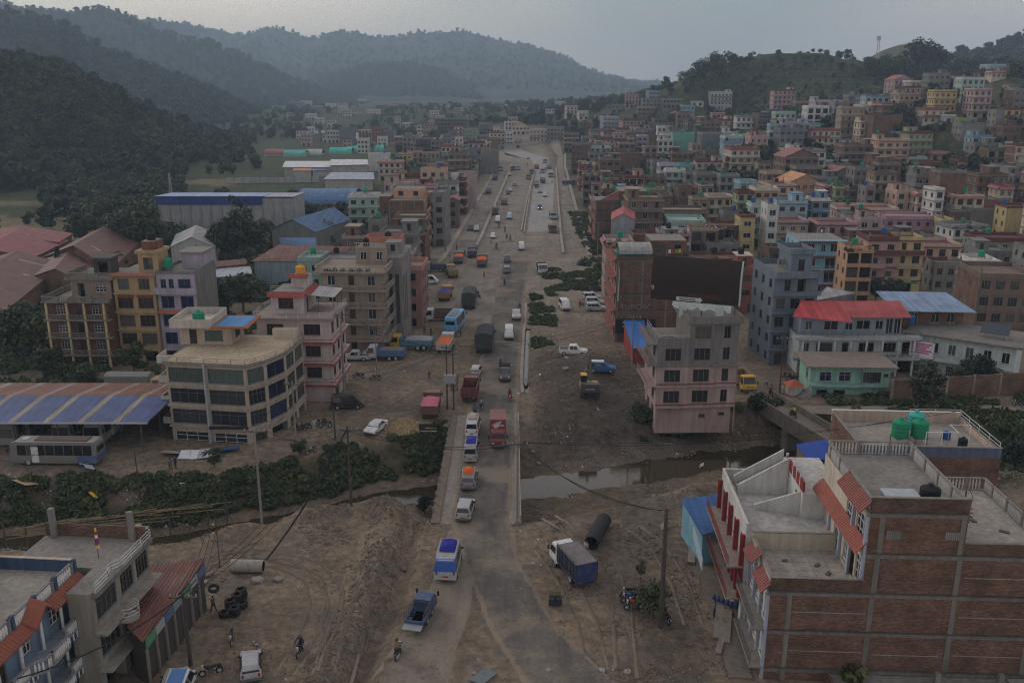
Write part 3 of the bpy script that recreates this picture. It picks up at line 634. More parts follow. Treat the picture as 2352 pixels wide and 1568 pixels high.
  if 'r' in st:
   b = MB(); rm = M('tile',CN['red']); o_,zz = .75,top + .35
   for (ax,ay,bx,by,nx_,ny_) in ((-w2,0,w2,0,0,-1),(-w2,d,-w2,0,-1,0),(w2,0,w2,d,1,0)):
    b.hexa([(ax + nx_ * o_,ay + ny_ * o_,zz - .6),(bx + nx_ * o_,by + ny_ * o_,zz - .6),(bx + nx_ * .02,by + ny_ * .02,zz),(ax + nx_ * .02,ay + ny_ * .02,zz),(ax + nx_ * o_,ay + ny_ * o_,zz - .5),(bx + nx_ * o_,by + ny_ * o_,zz - .5),(bx + nx_ * .02,by + ny_ * .02,zz + .12),(ax + nx_ * .02,ay + ny_ * .02,zz + .12)],rm)
   b.build('skirt_roof',B.root)
  B.parapet(-w2,w2,0,d,top + .06,.75,wm if rs.random() < .6 else tm)
  ztop = top
  if 's' in st:
   sx = rs.choice([-1,1]); xa,xb = (-w2 + .3,-w2 + .3 + min(3.2,w * .45)) if sx < 0 else (w2 - .3 - min(3.2,w * .45),w2 - .3)
   B.block(xa,xb,d * .45,d - .3,top,1,2.4,wm,{'f': (1,.9,1.9,.05,'d')}); B.band(xa,xb,d * .45,d - .3,top + 2.45,.14,tm,.3,'roof_slab'); ztop = top + 2.53
   zx = (xa + xb) / 2
  else: zx = rs.uniform(-w2 * .5,w2 * .5)
  for q,cc in (('t','green'),('T','black'),('o','blue'),('e','teal')):
   if q in st and not mass:
    for j in range(st.count(q)):
     p = B.wld(zx + j * 1.45 - .5,d * .62,0); tank((p[0],p[1],zb + ztop + .08),cc,'%s water tank on the roof of the %s' % (cc,lab.replace('house','house',1)),stand=0 if 's' in st else .9)
 if not mass and 'g' not in st and rs.random() < .4:
  if 'starter' not in WM:
   b = MB(); b.box(-.14,.14,-.14,.14,0,.9,M('concrete',CN['concrete'])); [b.tube((q,r_,.9),(q * 1.2,r_,1.7),.018,M('plain',(.15,.07,.04)),n=3) for q in (-.09,.09) for r_ in (-.09,.09)]; WM['starter'] = b.mesh('starter_column')
  for q in (-w2 + .25,w2 - .25):
   for r_ in (.3,d - .3): link('starter_column',WM['starter'],B.root,(q,r_,top + .7))
 if not mass and 'g' not in st and not set('tToe') & set(st) and rs.random() < .5:
  cc = rs.choice(('green','black','black','blue','green')); p = B.wld(rs.uniform(-w2 * .6,w2 * .6),d * .7,0); tank((p[0],p[1],zb + top + .08),cc,'%s water tank on the roof of the %s' % (cc,lab),stand=.6)
 if 'a' in st and not mass: HOUSES.append(('plants',B,w2,d,top))
 B.done()
 if not mass: HOUSES.append((B.root,xl,xr,yt))
 return B
# ---------------------------------------------------------------- the town: one row per house (roof edge in the photograph, storeys, colour, features)
def rows(txt,where,**kw):
 for r in txt.strip().split('\n'):
  q = r.split(); house(*map(float,q[:3]),int(q[3]),q[4],q[5] if len(q) > 5 and q[5] != '-' else '',where,**kw)
UP = 'high on the slope below the ridge'; TER = 'at the foot of the terraced hill'
rows('''1779 1828 207 4 pink bps
1828 1858 233 2 brown p
1873 1936 230 3 lilac bps
1935 1986 247 4 tan bpT
1769 1797 284 4 cyan b
1797 1861 282 4 purple bpst
1864 1934 298 3 cream bpt''',TER,side='l')
rows('''2054 2099 184 3 pink pg
2066 2114 214 2 tan ps
2149 2199 208 3 yellow bp
2149 2206 181 2 cream s
2238 2281 204 4 rose bp
2217 2270 176 1 white p
2244 2272 165 1 cream r
2279 2312 165 1 cream r
2319 2346 197 1 white p
2341 2372 219 2 tan p
2123 2170 249 2 cream bp
2164 2197 266 1 white p
2202 2245 271 1 green -
2210 2264 285 2 grey w
2290 2312 252 3 grey w
2310 2346 249 3 yellow b
2262 2291 240 1 concrete -
2029 2087 239 2 brown rp
1977 2014 280 3 cream bps
2005 2075 268 4 brick kw
2380 2430 260 3 rose bp
2400 2450 310 3 cream bps''',UP,side='l')
MID = 'on the lower slope of the town'
rows('''1828 1899 345 4 white sbT
1803 1881 362 4 brown gb
1939 2018 332 4 brown bps
2019 2089 320 5 peach bpst
2089 2144 305 4 green bps
2063 2131 361 2 mint pw
2139 2181 352 1 pink r
1809 1891 422 2 orange g
1905 1974 402 2 concrete g
2161 2221 394 5 brick kw
1893 1930 425 2 pink p
1919 1951 430 2 green ptt
1951 1990 434 2 dark p
1990 2012 430 3 concrete -
2060 2108 438 3 peach s
2108 2147 444 3 cream rp
2105 2165 402 4 concrete bst
2150 2172 432 4 white p
2198 2262 448 3 cream rt
2240 2300 405 2 white p
2297 2330 427 3 cream rp
2300 2360 380 2 brick k
2255 2310 465 2 red -
2185 2236 482 2 brick kw
2230 2314 478 2 concrete w
2315 2372 475 3 yellow w
2164 2192 503 2 yellow -
2190 2276 518 2 white pa
2380 2440 400 3 pink bp
2385 2440 470 4 cream bpst
2010 2060 396 3 tan bT
1965 2010 385 3 concrete pt
1880 1935 378 2 grey a
1760 1805 395 3 brown b
1700 1740 415 3 cyan bp
1655 1700 402 3 grey b
1600 1650 398 3 concrete bp
1742 1772 372 2 tan -
1610 1640 425 2 rose p
1560 1604 432 3 brick k''',MID,side='l')
rows('''1633 1682 212 5 white bps
1693 1748 266 4 white b
1636 1666 259 3 pink p
1568 1596 242 3 cyan k
1491 1516 208 3 blue pT
1437 1467 218 3 rose bs
1476 1526 226 3 grey b
1523 1571 229 2 concrete p
1588 1616 234 1 white -
1465 1503 246 2 brown p
1430 1481 275 3 pink bp
1331 1356 283 2 brown g
1366 1386 264 2 tan -
1386 1423 268 3 purple bp
1301 1327 243 3 cream b
1275 1298 233 2 white -
1253 1273 249 2 white -
1206 1227 258 2 dark -
1330 1352 255 2 white b
1356 1372 238 2 peach p
1404 1430 240 2 concrete -
1545 1566 262 2 concrete g
1600 1630 283 2 mint p
1503 1530 272 2 brown pt''','beyond the curve of the road',side='l')
rows('''1491 1518 312 4 brick k
1518 1546 308 4 lilac bp
1546 1596 306 4 aqua w
1612 1656 305 4 slate w
1663 1703 324 3 lightblue bp
1688 1716 308 2 aqua pt
1679 1746 340 3 cream pb
1313 1356 330 5 brick k
1356 1403 337 4 mint pt
1402 1472 352 4 brick kw
1465 1487 310 4 purple p
1538 1606 352 2 concrete -
1296 1330 305 4 brown b
1256 1296 292 3 grey pb
1216 1258 298 3 cream b
1176 1218 292 2 cream g
1480 1510 336 3 rose p
1590 1612 330 3 tan b
1620 1645 348 2 brown -
1416 1450 295 3 peach pb
1450 1470 292 3 rose p
1356 1386 296 3 brown pb
1386 1416 300 3 pink p
1476 1512 296 2 grey -
1600 1660 370 2 rose s
1500 1536 368 3 concrete b
1440 1470 392 3 brick kt
1480 1530 405 3 brown pba
1530 1575 390 3 mint b
1575 1602 395 3 grey bp
1560 1600 378 2 cyan -
1515 1550 376 3 lilac b''','above the road on the far bend',side='l')
ROW = 'in the row beside the road'
rows('''1340 1384 398 4 brown pa
1330 1360 372 4 red pa
1360 1400 420 3 rose b
1400 1440 408 3 peach pt''',ROW,side='l',rz=-.03)
# left of the road
rows('''998 1070 272 4 dark b
1068 1088 264 3 white b
1043 1063 289 4 cream b
1060 1095 297 3 green p
1125 1160 304 4 cream pb
905 925 313 3 red p
925 955 314 4 grey b
955 990 317 4 dark b
990 1018 322 4 concrete bp
750 778 300 3 white p
778 810 293 4 slate w
823 853 298 3 cream b
853 875 292 4 red -
1030 1050 302 3 brown b
1095 1126 310 3 slate pb
1018 1040 330 3 brown p
880 905 300 3 concrete b
930 970 290 2 rose p
970 1000 288 3 tan b
1100 1130 282 3 concrete b
1160 1190 280 3 white p
700 722 262 2 white -
765 785 243 3 cream b
785 805 252 3 white p
840 870 252 2 white -
690 715 232 3 cream -
752 768 218 2 white -
910 930 236 2 peach -
1010 1035 238 2 white -
1050 1075 248 2 cream -
1150 1165 240 2 white -
1070 1090 228 2 rose -
880 900 222 2 white -
820 840 228 2 cream -''','across the hazy valley floor',side='r')
rows('''1013 1055 335 4 cream ps
868 920 370 3 cream rp
915 945 352 3 yellow p
935 972 348 3 rose p
970 1010 350 3 tan b
1080 1104 330 4 concrete k
1104 1145 345 4 concrete w
1023 1093 372 3 green pat
980 1024 377 3 brown p
940 980 385 3 dark pb
1050 1090 395 3 rose p''','in the row before the road bends',side='r')
# ---------------------------------------------------------------- near and middle-distance buildings
CONC = M('concrete',(.25,.235,.215)); WHITE = M('plaster',CN['white']); STEEL = M('metal',(.42,.42,.43)); IRON = M('metal',(.09,.085,.08)); BRK = M('brick',CN['brick']); REDT = M('tile',(.23,.085,.07)); WPAINT = M('plain',(.6,.6,.58))
def roofplane(name,par,pts,th,mat):
 b = MB(); b.hexa(list(pts) + [(p[0],p[1],p[2] + th) for p in pts],mat); return b.build(name,par)
def tiles_awning(B,p0,p1,z,out,drop,mat=None,name='tile_awning',th=.12):
 """sloping tiled awning with rib rows along p0-p1, falling outwards by `out` (a vector)"""
 b = MB(); mat = mat or REDT; a,c = Vector((*p0,z)),Vector((*p1,z)); o = Vector((*out,-drop)); up = Vector((0,0,th))
 b.hexa([a + o,c + o,c,a,a + o + up,c + o + up,c + up,a + up],mat); n = max(2,int((c - a).length / .3)); rm = mat
 for i in range(n + 1):
  q = a.lerp(c,i / n) + up; b.tube(q,q + o,.045,rm,n=4)
 return b.build(name,B.root)
def frame_lines(B,xs,zs,x0,x1,z0,z1,y=-.03,w=.38,h=.38):
 """concrete columns and beams standing proud of a brick wall facing -y"""
 m = M('concrete',(.2,.19,.175))
 for x in xs:
  b = MB(); b.box(x - w / 2,x + w / 2,y - .02,y + .1,z0,z1,m); b.build('column',B.root)
 for z in zs:
  b = MB(); b.box(x0,x1,y,y + .1,z - h / 2,z + h / 2,m); b.build('beam',B.root); b = MB(); b.box(x0,x1,y - .13,y - .002,z + h / 2 - .03,z + h / 2 + .04,M('concrete',(.1,.095,.09))); b.build('slab_lip',B.root)
# --- big brick building, lower right corner
B = Bld('brick_building','large bare brick building with concrete frame and stepped roof terraces, nearest on the roadside',(19.4,59.9,0),-.05)
TERR = M('concrete',(.4,.365,.32)); FH = 3.3; ls = [(3,1.5,1.9,.7,'t')] * 5
B.block(0,6.7,0,6.8,-2.4,3,FH,{'f': BRK,'l': WHITE,'r': BRK,'b': WHITE},{'l': [(3,1.2,2.0,.6,'d'),(4,1.2,1.9,.7,'t'),(4,1.2,1.9,.7,'t')]},roofm=TERR)
B.block(6.703,13.7,0,11.5,-2.4,5,FH,{'f': BRK,'l': M('plaster',(.5,.46,.38)),'r': BRK,'b': WHITE},{'l': [None,None,None,[(.42,.4,1.7,2.2,'t'),(.62,.5,1.1,2.1,'t'),(.76,.05,1.0,2.1,'d'),(.9,.4,1.7,2.2,'t')],[(.62,.5,1.4,2.1,'t'),(.85,.5,2.0,2.1,'t')]]})
B.block(13.703,20.5,0,12,-2.4,4,FH,{'f': BRK,'l': BRK,'r': BRK,'b': WHITE},roofm=TERR)
frame_lines(B,[1.45,7.5,13.55,19.3],[.9,4.2,7.5],0,20.5,-2.4,7.3)
frame_lines(B,[7.55,13.5,19.2],[10.8],6.75,20.5,7.69,10.6); frame_lines(B,[7.6,13.4],[14.1],6.75,13.65,10.99,13.9)
for z_,xa,xb in ((2.55,1.7,7.2),(5.9,1.8,7.2),(9.1,14.,19),(5.8,14,19),(2.4,8,13),(2.5,14,19)):
 b = MB(); b.box(xa,xb,-.012,.05,z_,z_ + .07,M('concrete',(.3,.28,.25))); b.build('lintel_band',B.root)
for x_ in (8.0,12.2):
 b = MB(); b.box(x_,x_ + 1.05,-.02,.04,12.2,12.85,M('concrete',(.16,.155,.15)))
 for i in range(7): b.box(x_ + .03 + i * .15,x_ + .1 + i * .15,-.035,-.021,12.2,12.85,M('concrete',(.27,.26,.25)))
 b.build('vent_grille',B.root)
DBR = M('brick',(.12,.08,.065))
B.parapet(0,6.7,0,6.8,7.5,1.25,DBR,'f',cap=CONC); B.parapet(0,6.7,0.16,6.8,7.5,1.1,M('plaster',(.42,.4,.34)),'l',cap=CONC); B.parapet(0,6.7,0,6.8,7.5,1.5,M('plaster',(.5,.46,.36)),'b',cap=CONC)
B.parapet(6.71,13.7,0,11.5,14.1,1.35,DBR,'f',cap=CONC); B.balus([(6.8,.3),(6.8,11.3)],14.1,1.2,WHITE,CONC); B.balus([(6.9,11.4),(13.6,11.4)],14.1,1.2,WHITE,CONC); B.balus([(13.55,.3),(13.55,11.3)],14.1,1.2,WHITE,CONC)
B.parapet(13.71,20.5,0,12,10.8,1.15,DBR,'f',cap=CONC); B.balus([(20.4,.2),(20.4,12)],10.8,1.15,WHITE,CONC); B.balus([(13.9,11.9),(20.3,11.9)],10.8,1.15,WHITE,CONC)
tiles_awning(B,(-.02,6.7),(-.02,4.6),8.1,(-.7,0),.75); tiles_awning(B,(-.02,4.4),(-.02,3.2),8.9,(-.8,0),.85); tiles_awning(B,(-.02,3.0),(-.02,.05),8.1,(-.7,0),.75)
tiles_awning(B,(6.68,11.4),(6.68,.05),11.7,(-.8,0),.85,M('tile',(.3,.1,.075))); tiles_awning(B,(6.68,5.4),(6.68,.05),15.0,(-.8,0),.9)
for z_ in (.9,4.2): B.balcony(-1.1,-.02,.1,6.7,z_ + .1,CONC,.9,'rail','l',IRON)
for y_ in (.15,2.4,4.6,6.7):
 b = MB(); b.box(-.22,-.01,y_ - .15,y_ + .15,-2.4,7.3,M('plaster',(.34,.38,.48))); b.build('pilaster',B.root)
for y_ in (.2,3.2,5.6,8.6,11.2):
 b = MB(); b.box(6.48,6.69,y_ - .15,y_ + .15,7.55,10.7 if y_ > 5.5 else 13.9,M('plaster',(.34,.38,.48))); b.build('pilaster',B.root)
b = MB()                                                              # paving joints of the terrace
for i in range(5): b.box(.2 + i * 1.3,.22 + i * 1.3,.2,6.6,7.501,7.506,IRON)
for i in range(5): b.box(.2,6.5,.5 + i * 1.4,.52 + i * 1.4,7.507,7.511,IRON)
b.build('paving_joints',B.root); b = MB(); cx0,cy0 = 14.3,2.2
for i in range(14): a = i * .5; b.box(cx0 + math.cos(a) * .1,cx0 + math.cos(a) * .1 + .5,cy0 + math.sin(a) * .5,cy0 + math.sin(a) * .5 + .22,10.8 + i * .24,10.85 + i * .24,IRON)
b.tube((cx0,cy0,10.8),(cx0,cy0,15.2),.06,IRON)
for i in range(14): a,c = i * .5,(i + 1) * .5; b.tube((cx0 + .5 * math.cos(a),cy0 + .5 * math.sin(a),11.7 + i * .24),(cx0 + .5 * math.cos(c),cy0 + .5 * math.sin(c),11.94 + i * .24),.03,IRON,n=4)
b.build('spiral_stair',B.root); B.done()
p = B.wld(11.6,2.0); tank((p[0],p[1],14.12),'black','black ribbed water tank on the tallest terrace of the brick building',.75,1.5)
b = MB(); b.box(0,2.3,0,1.5,0,.75,M('metal',(.25,.27,.29))); b.box(-.12,2.42,-.12,1.62,.75,.82,M('metal',(.33,.36,.39))); o = b.build('metal_cover',None,B.wld(8.3,1.2,14.12),-.05); tag(o,'grey metal box cover on the tallest terrace of the brick building','cover')
for i,(x_,y_,q) in enumerate(((3.2,2.2,.3),(4.6,4.2,.25),(5.2,3.1,.2),(5.0,2.8,.16),(1.2,2.0,.3),(2.2,4.8,.22),(5.5,1.6,.18),(17,6,.3),(18.6,4.2,.35))):
 b = MB(); b.box(-q,q,-q * .5,q * .5,0,.1,M('rock',(.12,.1,.09))); tag(b.build('loose_brick',None,B.wld(x_,y_,10.81 if x_ > 10 else 7.515),i * .7),'loose broken brick lying on a terrace of the brick building','brick','loose bricks on the terraces')
# foreground terrace below the brick wall, at the picture's lower edge
B = Bld('low_terrace_building','low concrete roof terrace with starter columns in front of the brick wall',(23.5,50.5,0),-.05)
B.block(0,18,0,9.1,-2.4,1,3.1,BRK); B.parapet(0,18,0,9.1,.7,.6,BRK,'l')
for x_,y_ in ((2.6,8.4),(8.1,8.2),(12.8,8.3),(17.2,8.6)):
 b = MB(); b.box(x_ - .18,x_ + .18,y_ - .18,y_ + .18,.7,1.7,CONC)
 for q in (-.1,.1):
  for w_ in (-.1,.1): b.tube((x_ + q,y_ + w_,1.7),(x_ + q * 1.3,y_ + w_,2.5),.015,M('metal',(.2,.09,.05)),n=3)
 b.build('starter_column',B.root)
B.done(); b = MB(); b.box(0,3.2,0,1.6,0,.05,M('sheet',(.05,.14,.42))); tag(b.build('blue_sheet',None,B.wld(14.2,6.3,.75),-.1),'blue tin sheet lying on the low concrete terrace','tin sheet')
b = MB(); b.box(0,3.6,0,1.1,0,.06,M('concrete',(.3,.29,.27))); tag(b.build('concrete_board',None,B.wld(13.6,7.9,.78),-.05),'grey board lying beside the blue tin sheet','board')
# --- white house with red columns and roof stair, behind the brick terraces
B = Bld('white_house','white house with red columns, red rails and an outside stair on its roof',(19.3,66.9,0),-.05)
RED = M('plaster',(.24,.035,.035))
B.block(0,8.8,0.1,11.5,-.5,3,3.0,WHITE,{'l': [(3,2.2,2.3,.1,'v'),(4,1.3,1.6,.8,'n'),(4,1.3,1.6,.8,'n')]},roofm=M('concrete',(.42,.41,.39)))
B.parapet(0,8.8,.1,11.5,8.5,.9,WHITE,'lb',cap=M('plaster',(.55,.53,.5))); b = MB()
for z_ in (2.6,5.6): B.balcony(-1.35,-.02,.1,11.4,z_,M('concrete',(.3,.25,.22)),.8,'rail','l',RED)
for i in range(9): y_ = .4 + i * 1.35; b = MB(); b.box(-.4,-.04,y_ - .14,y_ + .14,2.65,5.4 if i % 2 else 8.4,RED); b.build('red_column',B.root)
b = MB()
for y_ in (8.2,10.2): b.hexa([(.8,y_,8.5),(5.2,y_,8.5),(5.2,y_ + .2,8.5),(.8,y_ + .2,8.5),(.8,y_,9.3),(5.2,y_,12.0),(5.2,y_ + .2,12.0),(.8,y_ + .2,9.3)],WHITE)
for i in range(12): b.box(.9 + i * .35,1.25 + i * .35,8.4,10.2,8.5,8.72 + i * .19,M('concrete',(.36,.35,.33)))
b.build('roof_stair',B.root)
B.block(5.25,8.75,3.4,11.3,8.5,1,2.3,WHITE,{'l': [[(.75,.7,.8,1.0,'n')]]},roofm=M('concrete',(.5,.49,.46)))
b = MB(); b.hexa([(1.6,5.0,8.5),(5.24,4.0,8.5),(5.24,4.2,8.5),(1.6,5.2,8.5),(1.6,5.0,8.9),(5.24,4.0,10.7),(5.24,4.2,10.7),(1.6,5.2,8.9)],WHITE); b.build('sloping_wall',B.root)
for q in range(5): b = MB(); b.box(5.26,5.42,3.6 + q * 1.2,4.6 + q * 1.2,10.85,11.75,RED); b.build('red_panel',B.root); b = MB(); b.box(5.25,5.45,4.62 + q * 1.2,4.78 + q * 1.2,10.82,11.95,WHITE); b.build('panel_post',B.root)
B.done(); WH = B
# --- house with the green tanks
q = W(1912,1012,10.0); q2 = W(2210,1075,10.0)
B = Bld('tank_house','peach and brick house with a wide roof terrace carrying three green tanks',(q[0] + 1.2,80.0,0),-.06)
B.block(0,13.2,0,9.5,-1.5,4,2.9,{'f': BRK,'l': BRK,'r': M('plaster',CN['peach']),'b': BRK},{},roofm=M('concrete',(.34,.31,.28)))
PCH = M('plaster',(.52,.4,.33)); B.parapet(0,13.2,0,9.5,10.1,1.0,M('plaster',(.1,.12,.18)),'f',cap=CONC); B.parapet(0,13.2,0,9.5,10.1,1.15,PCH,'b',cap=WPAINT); B.parapet(0,13.2,.2,9.4,10.1,.95,BRK,'l',cap=CONC); B.parapet(0,13.2,.2,9.4,10.1,.7,PCH,'r',cap=CONC)
B.rail([(13.12,.3),(13.12,9.4),(8,9.4)],10.8,.75,WPAINT,2,2.2); B.rail([(6.5,1.1),(9.5,1.1),(9.5,3.2),(11.5,3.2)],10.1,2.1,WPAINT,1,2.0,'pipe_frame',.03); B.done(); TH = B
for i,(x_,y_,c_,n_) in enumerate(((4.9,3.4,'green','left of the pair in front'),(6.8,3.5,'green','right of the pair in front'),(7.2,5.6,'teal','paler one behind the pair'))):
 p = B.wld(x_,y_); tank((p[0],p[1],10.1),c_,'large green ribbed tank on the peach roof terrace, ' + n_,.82,1.8,.7)
p = B.wld(10.6,2.4); tank((p[0],p[1],10.1),'black','black drum standing beside the green tanks on the peach roof terrace',.45,1.1)
p = B.wld(10.0,4.8); tank((p[0],p[1],10.1),'blue','small blue drum on the peach roof terrace',.42,.8)
# --- shacks and tin roofs between the white house and the river
def shed(name,label,corners_px,zr,walls,roof,zback=None,h0=None,cat='shed',dropx=0,ribs=True):
 """corners of the roof in the picture: near-left, near-right, far-right, far-left with their heights"""
 P = [(*W(c[0],c[1],z),z) for c,z in zip(corners_px,zr)]; cx = sum(p[0] for p in P) / 4; cy_ = sum(p[1] for p in P) / 4; gz = min(Hs(p[0],p[1]) for p in P)
 r = thing(name,label,cat,(cx,cy_,0)); L3 = [(p[0] - cx,p[1] - cy_,p[2]) for p in P]
 roofplane('roof',r,[(p[0],p[1],p[2] - .05) for p in L3],.06,roof); b = MB(); k = .93
 Q = [(p[0] * k,p[1] * k) for p in L3]
 for i in range(4):
  j = (i + 1) % 4; b.face([(*Q[i],gz - .5),(*Q[j],gz - .5),(*Q[j],L3[j][2] - .07),(*Q[i],L3[i][2] - .07)],walls)
 b.build('wall',r); return r
BT = M('sheety',(.04,.11,.27)); RT = M('rust',(.2,.085,.055)); GT = M('sheet',(.25,.25,.25))
shed('blue_roof_shop','turquoise shop with a bright blue tin roof below the white house',[(1612,1228),(1720,1200),(1700,1128),(1563,1146)],[3.4,3.6,4.2,4.0],M('plaster',(.2,.4,.5)),BT,cat='shop')
shed('rusty_shed','rusty striped tin shed beside the rubble bank',[(1700,1128),(1800,1110),(1790,1075),(1690,1092)],[3.4,3.6,4.4,4.2],M('brick',CN['brick']),M('rust',(.24,.14,.1)))
shed('tarp_shack','shack under a wrinkled blue tarpaulin beside the small bridge',[(1862,1062),(1912,1050),(1900,1008),(1828,1020)],[4.2,4.4,4.8,4.4],M('plain',(.12,.1,.09)),M('cloth',(.03,.07,.3)))
shed('red_tin_shed','small shed with red tin roof beyond the tank house',[(2245,1105),(2300,1100),(2275,1085),(2240,1088)],[3,3,3.4,3.4],BRK,M('sheet',(.3,.06,.06)))
# --- blue balustraded house, lower left corner
B = Bld('blue_house','blue house with white balustrades and red tile awnings in the lower corner',(-32.7,60.4,0),-.085)
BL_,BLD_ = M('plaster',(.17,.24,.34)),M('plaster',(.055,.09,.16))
wf = [[(.1,.9,1.3,1.6,'t'),(.3,.9,1.3,1.6,'t'),(.47,.1,1.0,2.4,'d'),(.62,.7,1.2,1.9,'t'),(.82,.9,1.4,1.6,'t'),(.94,.9,.8,1.6,'t')]] * 3
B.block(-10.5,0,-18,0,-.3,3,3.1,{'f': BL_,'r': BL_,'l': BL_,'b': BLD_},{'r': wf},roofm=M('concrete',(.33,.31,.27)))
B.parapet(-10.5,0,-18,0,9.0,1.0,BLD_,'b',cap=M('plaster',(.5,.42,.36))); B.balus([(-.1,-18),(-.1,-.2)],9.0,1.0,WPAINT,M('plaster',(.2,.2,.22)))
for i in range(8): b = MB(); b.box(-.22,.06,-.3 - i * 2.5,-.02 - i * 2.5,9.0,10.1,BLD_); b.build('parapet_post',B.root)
OT = M('tile',(.25,.085,.055)); tiles_awning(B,(.02,-4.3),(.02,-.05),8.9,(.8,0),.6,OT,th=.14); tiles_awning(B,(.02,-17.5),(.02,-6.9),8.9,(.8,0),.6,OT,th=.14)
b = MB(); b.hexa([(.02,-6.9,9.0),(1.1,-6.9,8.5),(1.1,-5.6,9.6),(.02,-5.6,10.1),(.02,-6.9,9.15),(1.1,-6.9,8.65),(1.1,-5.6,9.75),(.02,-5.6,10.25)],OT); b.hexa([(.02,-5.6,10.1),(1.1,-5.6,9.6),(1.1,-4.3,8.5),(.02,-4.3,9.0),(.02,-5.6,10.25),(1.1,-5.6,9.75),(1.1,-4.3,8.65),(.02,-4.3,9.15)],OT); b.build('gable_awning',B.root)
BP = [(0,-.2),(1.2,-.2),(1.2,-4.2),(1.9,-4.9),(1.9,-7.6),(1.2,-8.3),(1.2,-18)]
for z_ in (2.9,6.0):
 b = MB(); b.prism(list(reversed(BP + [(0,-18)])),z_ - .15,z_,M('plaster',(.3,.33,.38))); b.build('balcony_slab',B.root); B.balus(BP[1:],z_,.95,WPAINT,M('plaster',(.25,.24,.24)),.22)
 b = MB()
 for i in range(36): y_ = -.4 - i * .49; b.box(1.23,1.27,y_ - .14,y_,z_ - .55,z_ - .02,WPAINT)
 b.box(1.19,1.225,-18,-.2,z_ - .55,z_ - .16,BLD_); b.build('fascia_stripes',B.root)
for i in range(8):
 b = MB(); b.tube((.3,-.6 - i * 2.4,-.3),(.3,-.6 - i * 2.4,8.3),.11,WPAINT,n=8); b.build('column',B.root)
B.block(-12,-7.2,-7,-.6,9.0,1,2.6,BL_,{'r': [(.55,.5,1.3,1.8,'t')][0:1] and [[(.5,.6,1.4,1.7,'t')]]}); tiles_awning(B,(-7.18,-7),(-7.18,-.6),11.9,(.9,0),.6,OT)
B.parapet(-12,-7.2,-7,-.6,11.6,.9,BLD_,'b',cap=M('plaster',(.5,.42,.36))); B.balus([(-7.25,-7),(-7.25,-.8)],11.9,.8,WPAINT,M('plaster',(.5,.42,.36))); B.done()
p = B.wld(-6.6,-2.6); o = MB(); o.lathe([(.36,0),(.42,.2),(.4,.5),(.42,.75),(.38,1.1),(.3,1.1),(.3,.2)],M('plain',(.03,.12,.36)),12); tag(o.build('barrel',None,(p[0],p[1],9.02)),'blue plastic barrel on the roof of the blue house','barrel')
# --- grey concrete house with steel railing, then the rusty repair shop
B = Bld('concrete_house','raw concrete house with curved steel railing between the blue house and rusty shop',(-30.3,57.4,0),-.09)
GLS = M('concrete',(.3,.28,.24)); B.block(-8.5,0,3.6,8.4,-.3,3,3.05,{'f': GLS,'r': GLS,'l': BRK,'b': BRK},{'r': [(2,1.9,2.3,.1,'v'),(2,1.9,2.0,.6,'g'),(2,1.9,2.0,.6,'g')],'f': None}); B.block(-1.9,-.003,0,3.59,-.3,3,3.05,GLS,{'r': [(1,2.6,2.3,.1,'v'),(1,2.8,2.0,.6,'g'),(1,2.8,2.0,.6,'g')]})
for z_ in (2.75,5.8): B.slab(-.02,1.0,-.3,8.4,z_ - .15,.18,GLS,'balcony_slab')
B.slab(-.02,.45,0,8.4,8.6,.4,M('concrete',(.2,.19,.17)),'fascia'); SR = [(.35,0),(.35,1.8),(.0,2.4),(.0,2.9),(.4,3.5),(.4,8.3),(-1,8.3)]
B.rail(SR,9.0,.8,M('metal',(.5,.5,.5)),3,1.8); B.parapet(-8.5,0,3.6,8.4,8.85,1.1,BRK,'b'); b = MB()
for i in range(9): a0,a1 = -math.pi / 2 + i * math.pi / 9,-math.pi / 2 + (i + 1) * math.pi / 9; [b.tube((1.3 + .8 * math.cos(a0),2.2 + .8 * math.sin(a0),z0),(1.3 + .8 * math.cos(a1),2.2 + .8 * math.sin(a1),z0),.03,STEEL,n=4) for z0 in (6.2,6.5,6.8)]
b.build('round_railing',B.root)['kind'] = 'stuff'; b = MB(); b.prism([(1.2,1.4),(1.9,1.6),(2.1,2.2),(1.9,2.8),(1.2,3.0)],5.65,5.83,GLS); b.build('balcony_slab',B.root)
for x_ in (-7.6,-1.0):
 b = MB(); b.box(x_ - .2,x_ + .2,7.8,8.2,8.9,11.4,CONC); b.build('starter_column',B.root)
B.done(); CH = B
b = MB(); p = B.wld(-2.2,5.0,8.86); fl = thing('prayer_flag','furled striped prayer flag on a pole on the raw concrete roof','flag',p); b.tube((0,0,0),(0,0,2.6),.03,IRON); b.build('pole',fl)
for i,c_ in enumerate(((.6,.42,.05),(.3,.03,.04),(.6,.58,.55),(.3,.03,.04),(.1,.06,.2),(.55,.4,.1))):
 b = MB(); b.tube((.02,0,2.6 - i * .28),(.05,0,2.33 - i * .28),.06 + .02 * i,M('cloth',c_),.08 + .02 * i,n=6); b.build('flag_band',fl)
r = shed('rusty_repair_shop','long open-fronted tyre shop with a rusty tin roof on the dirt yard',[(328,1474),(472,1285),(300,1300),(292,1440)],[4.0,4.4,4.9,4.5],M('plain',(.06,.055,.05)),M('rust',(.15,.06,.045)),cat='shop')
SGN = [(.08,.22,.12),(.3,.31,.32),(.09,.13,.22),(.2,.22,.24)]
p0,p1 = Vector((*W(332,1470,3.9),3.9)),Vector((*W(468,1293,4.2),4.2))
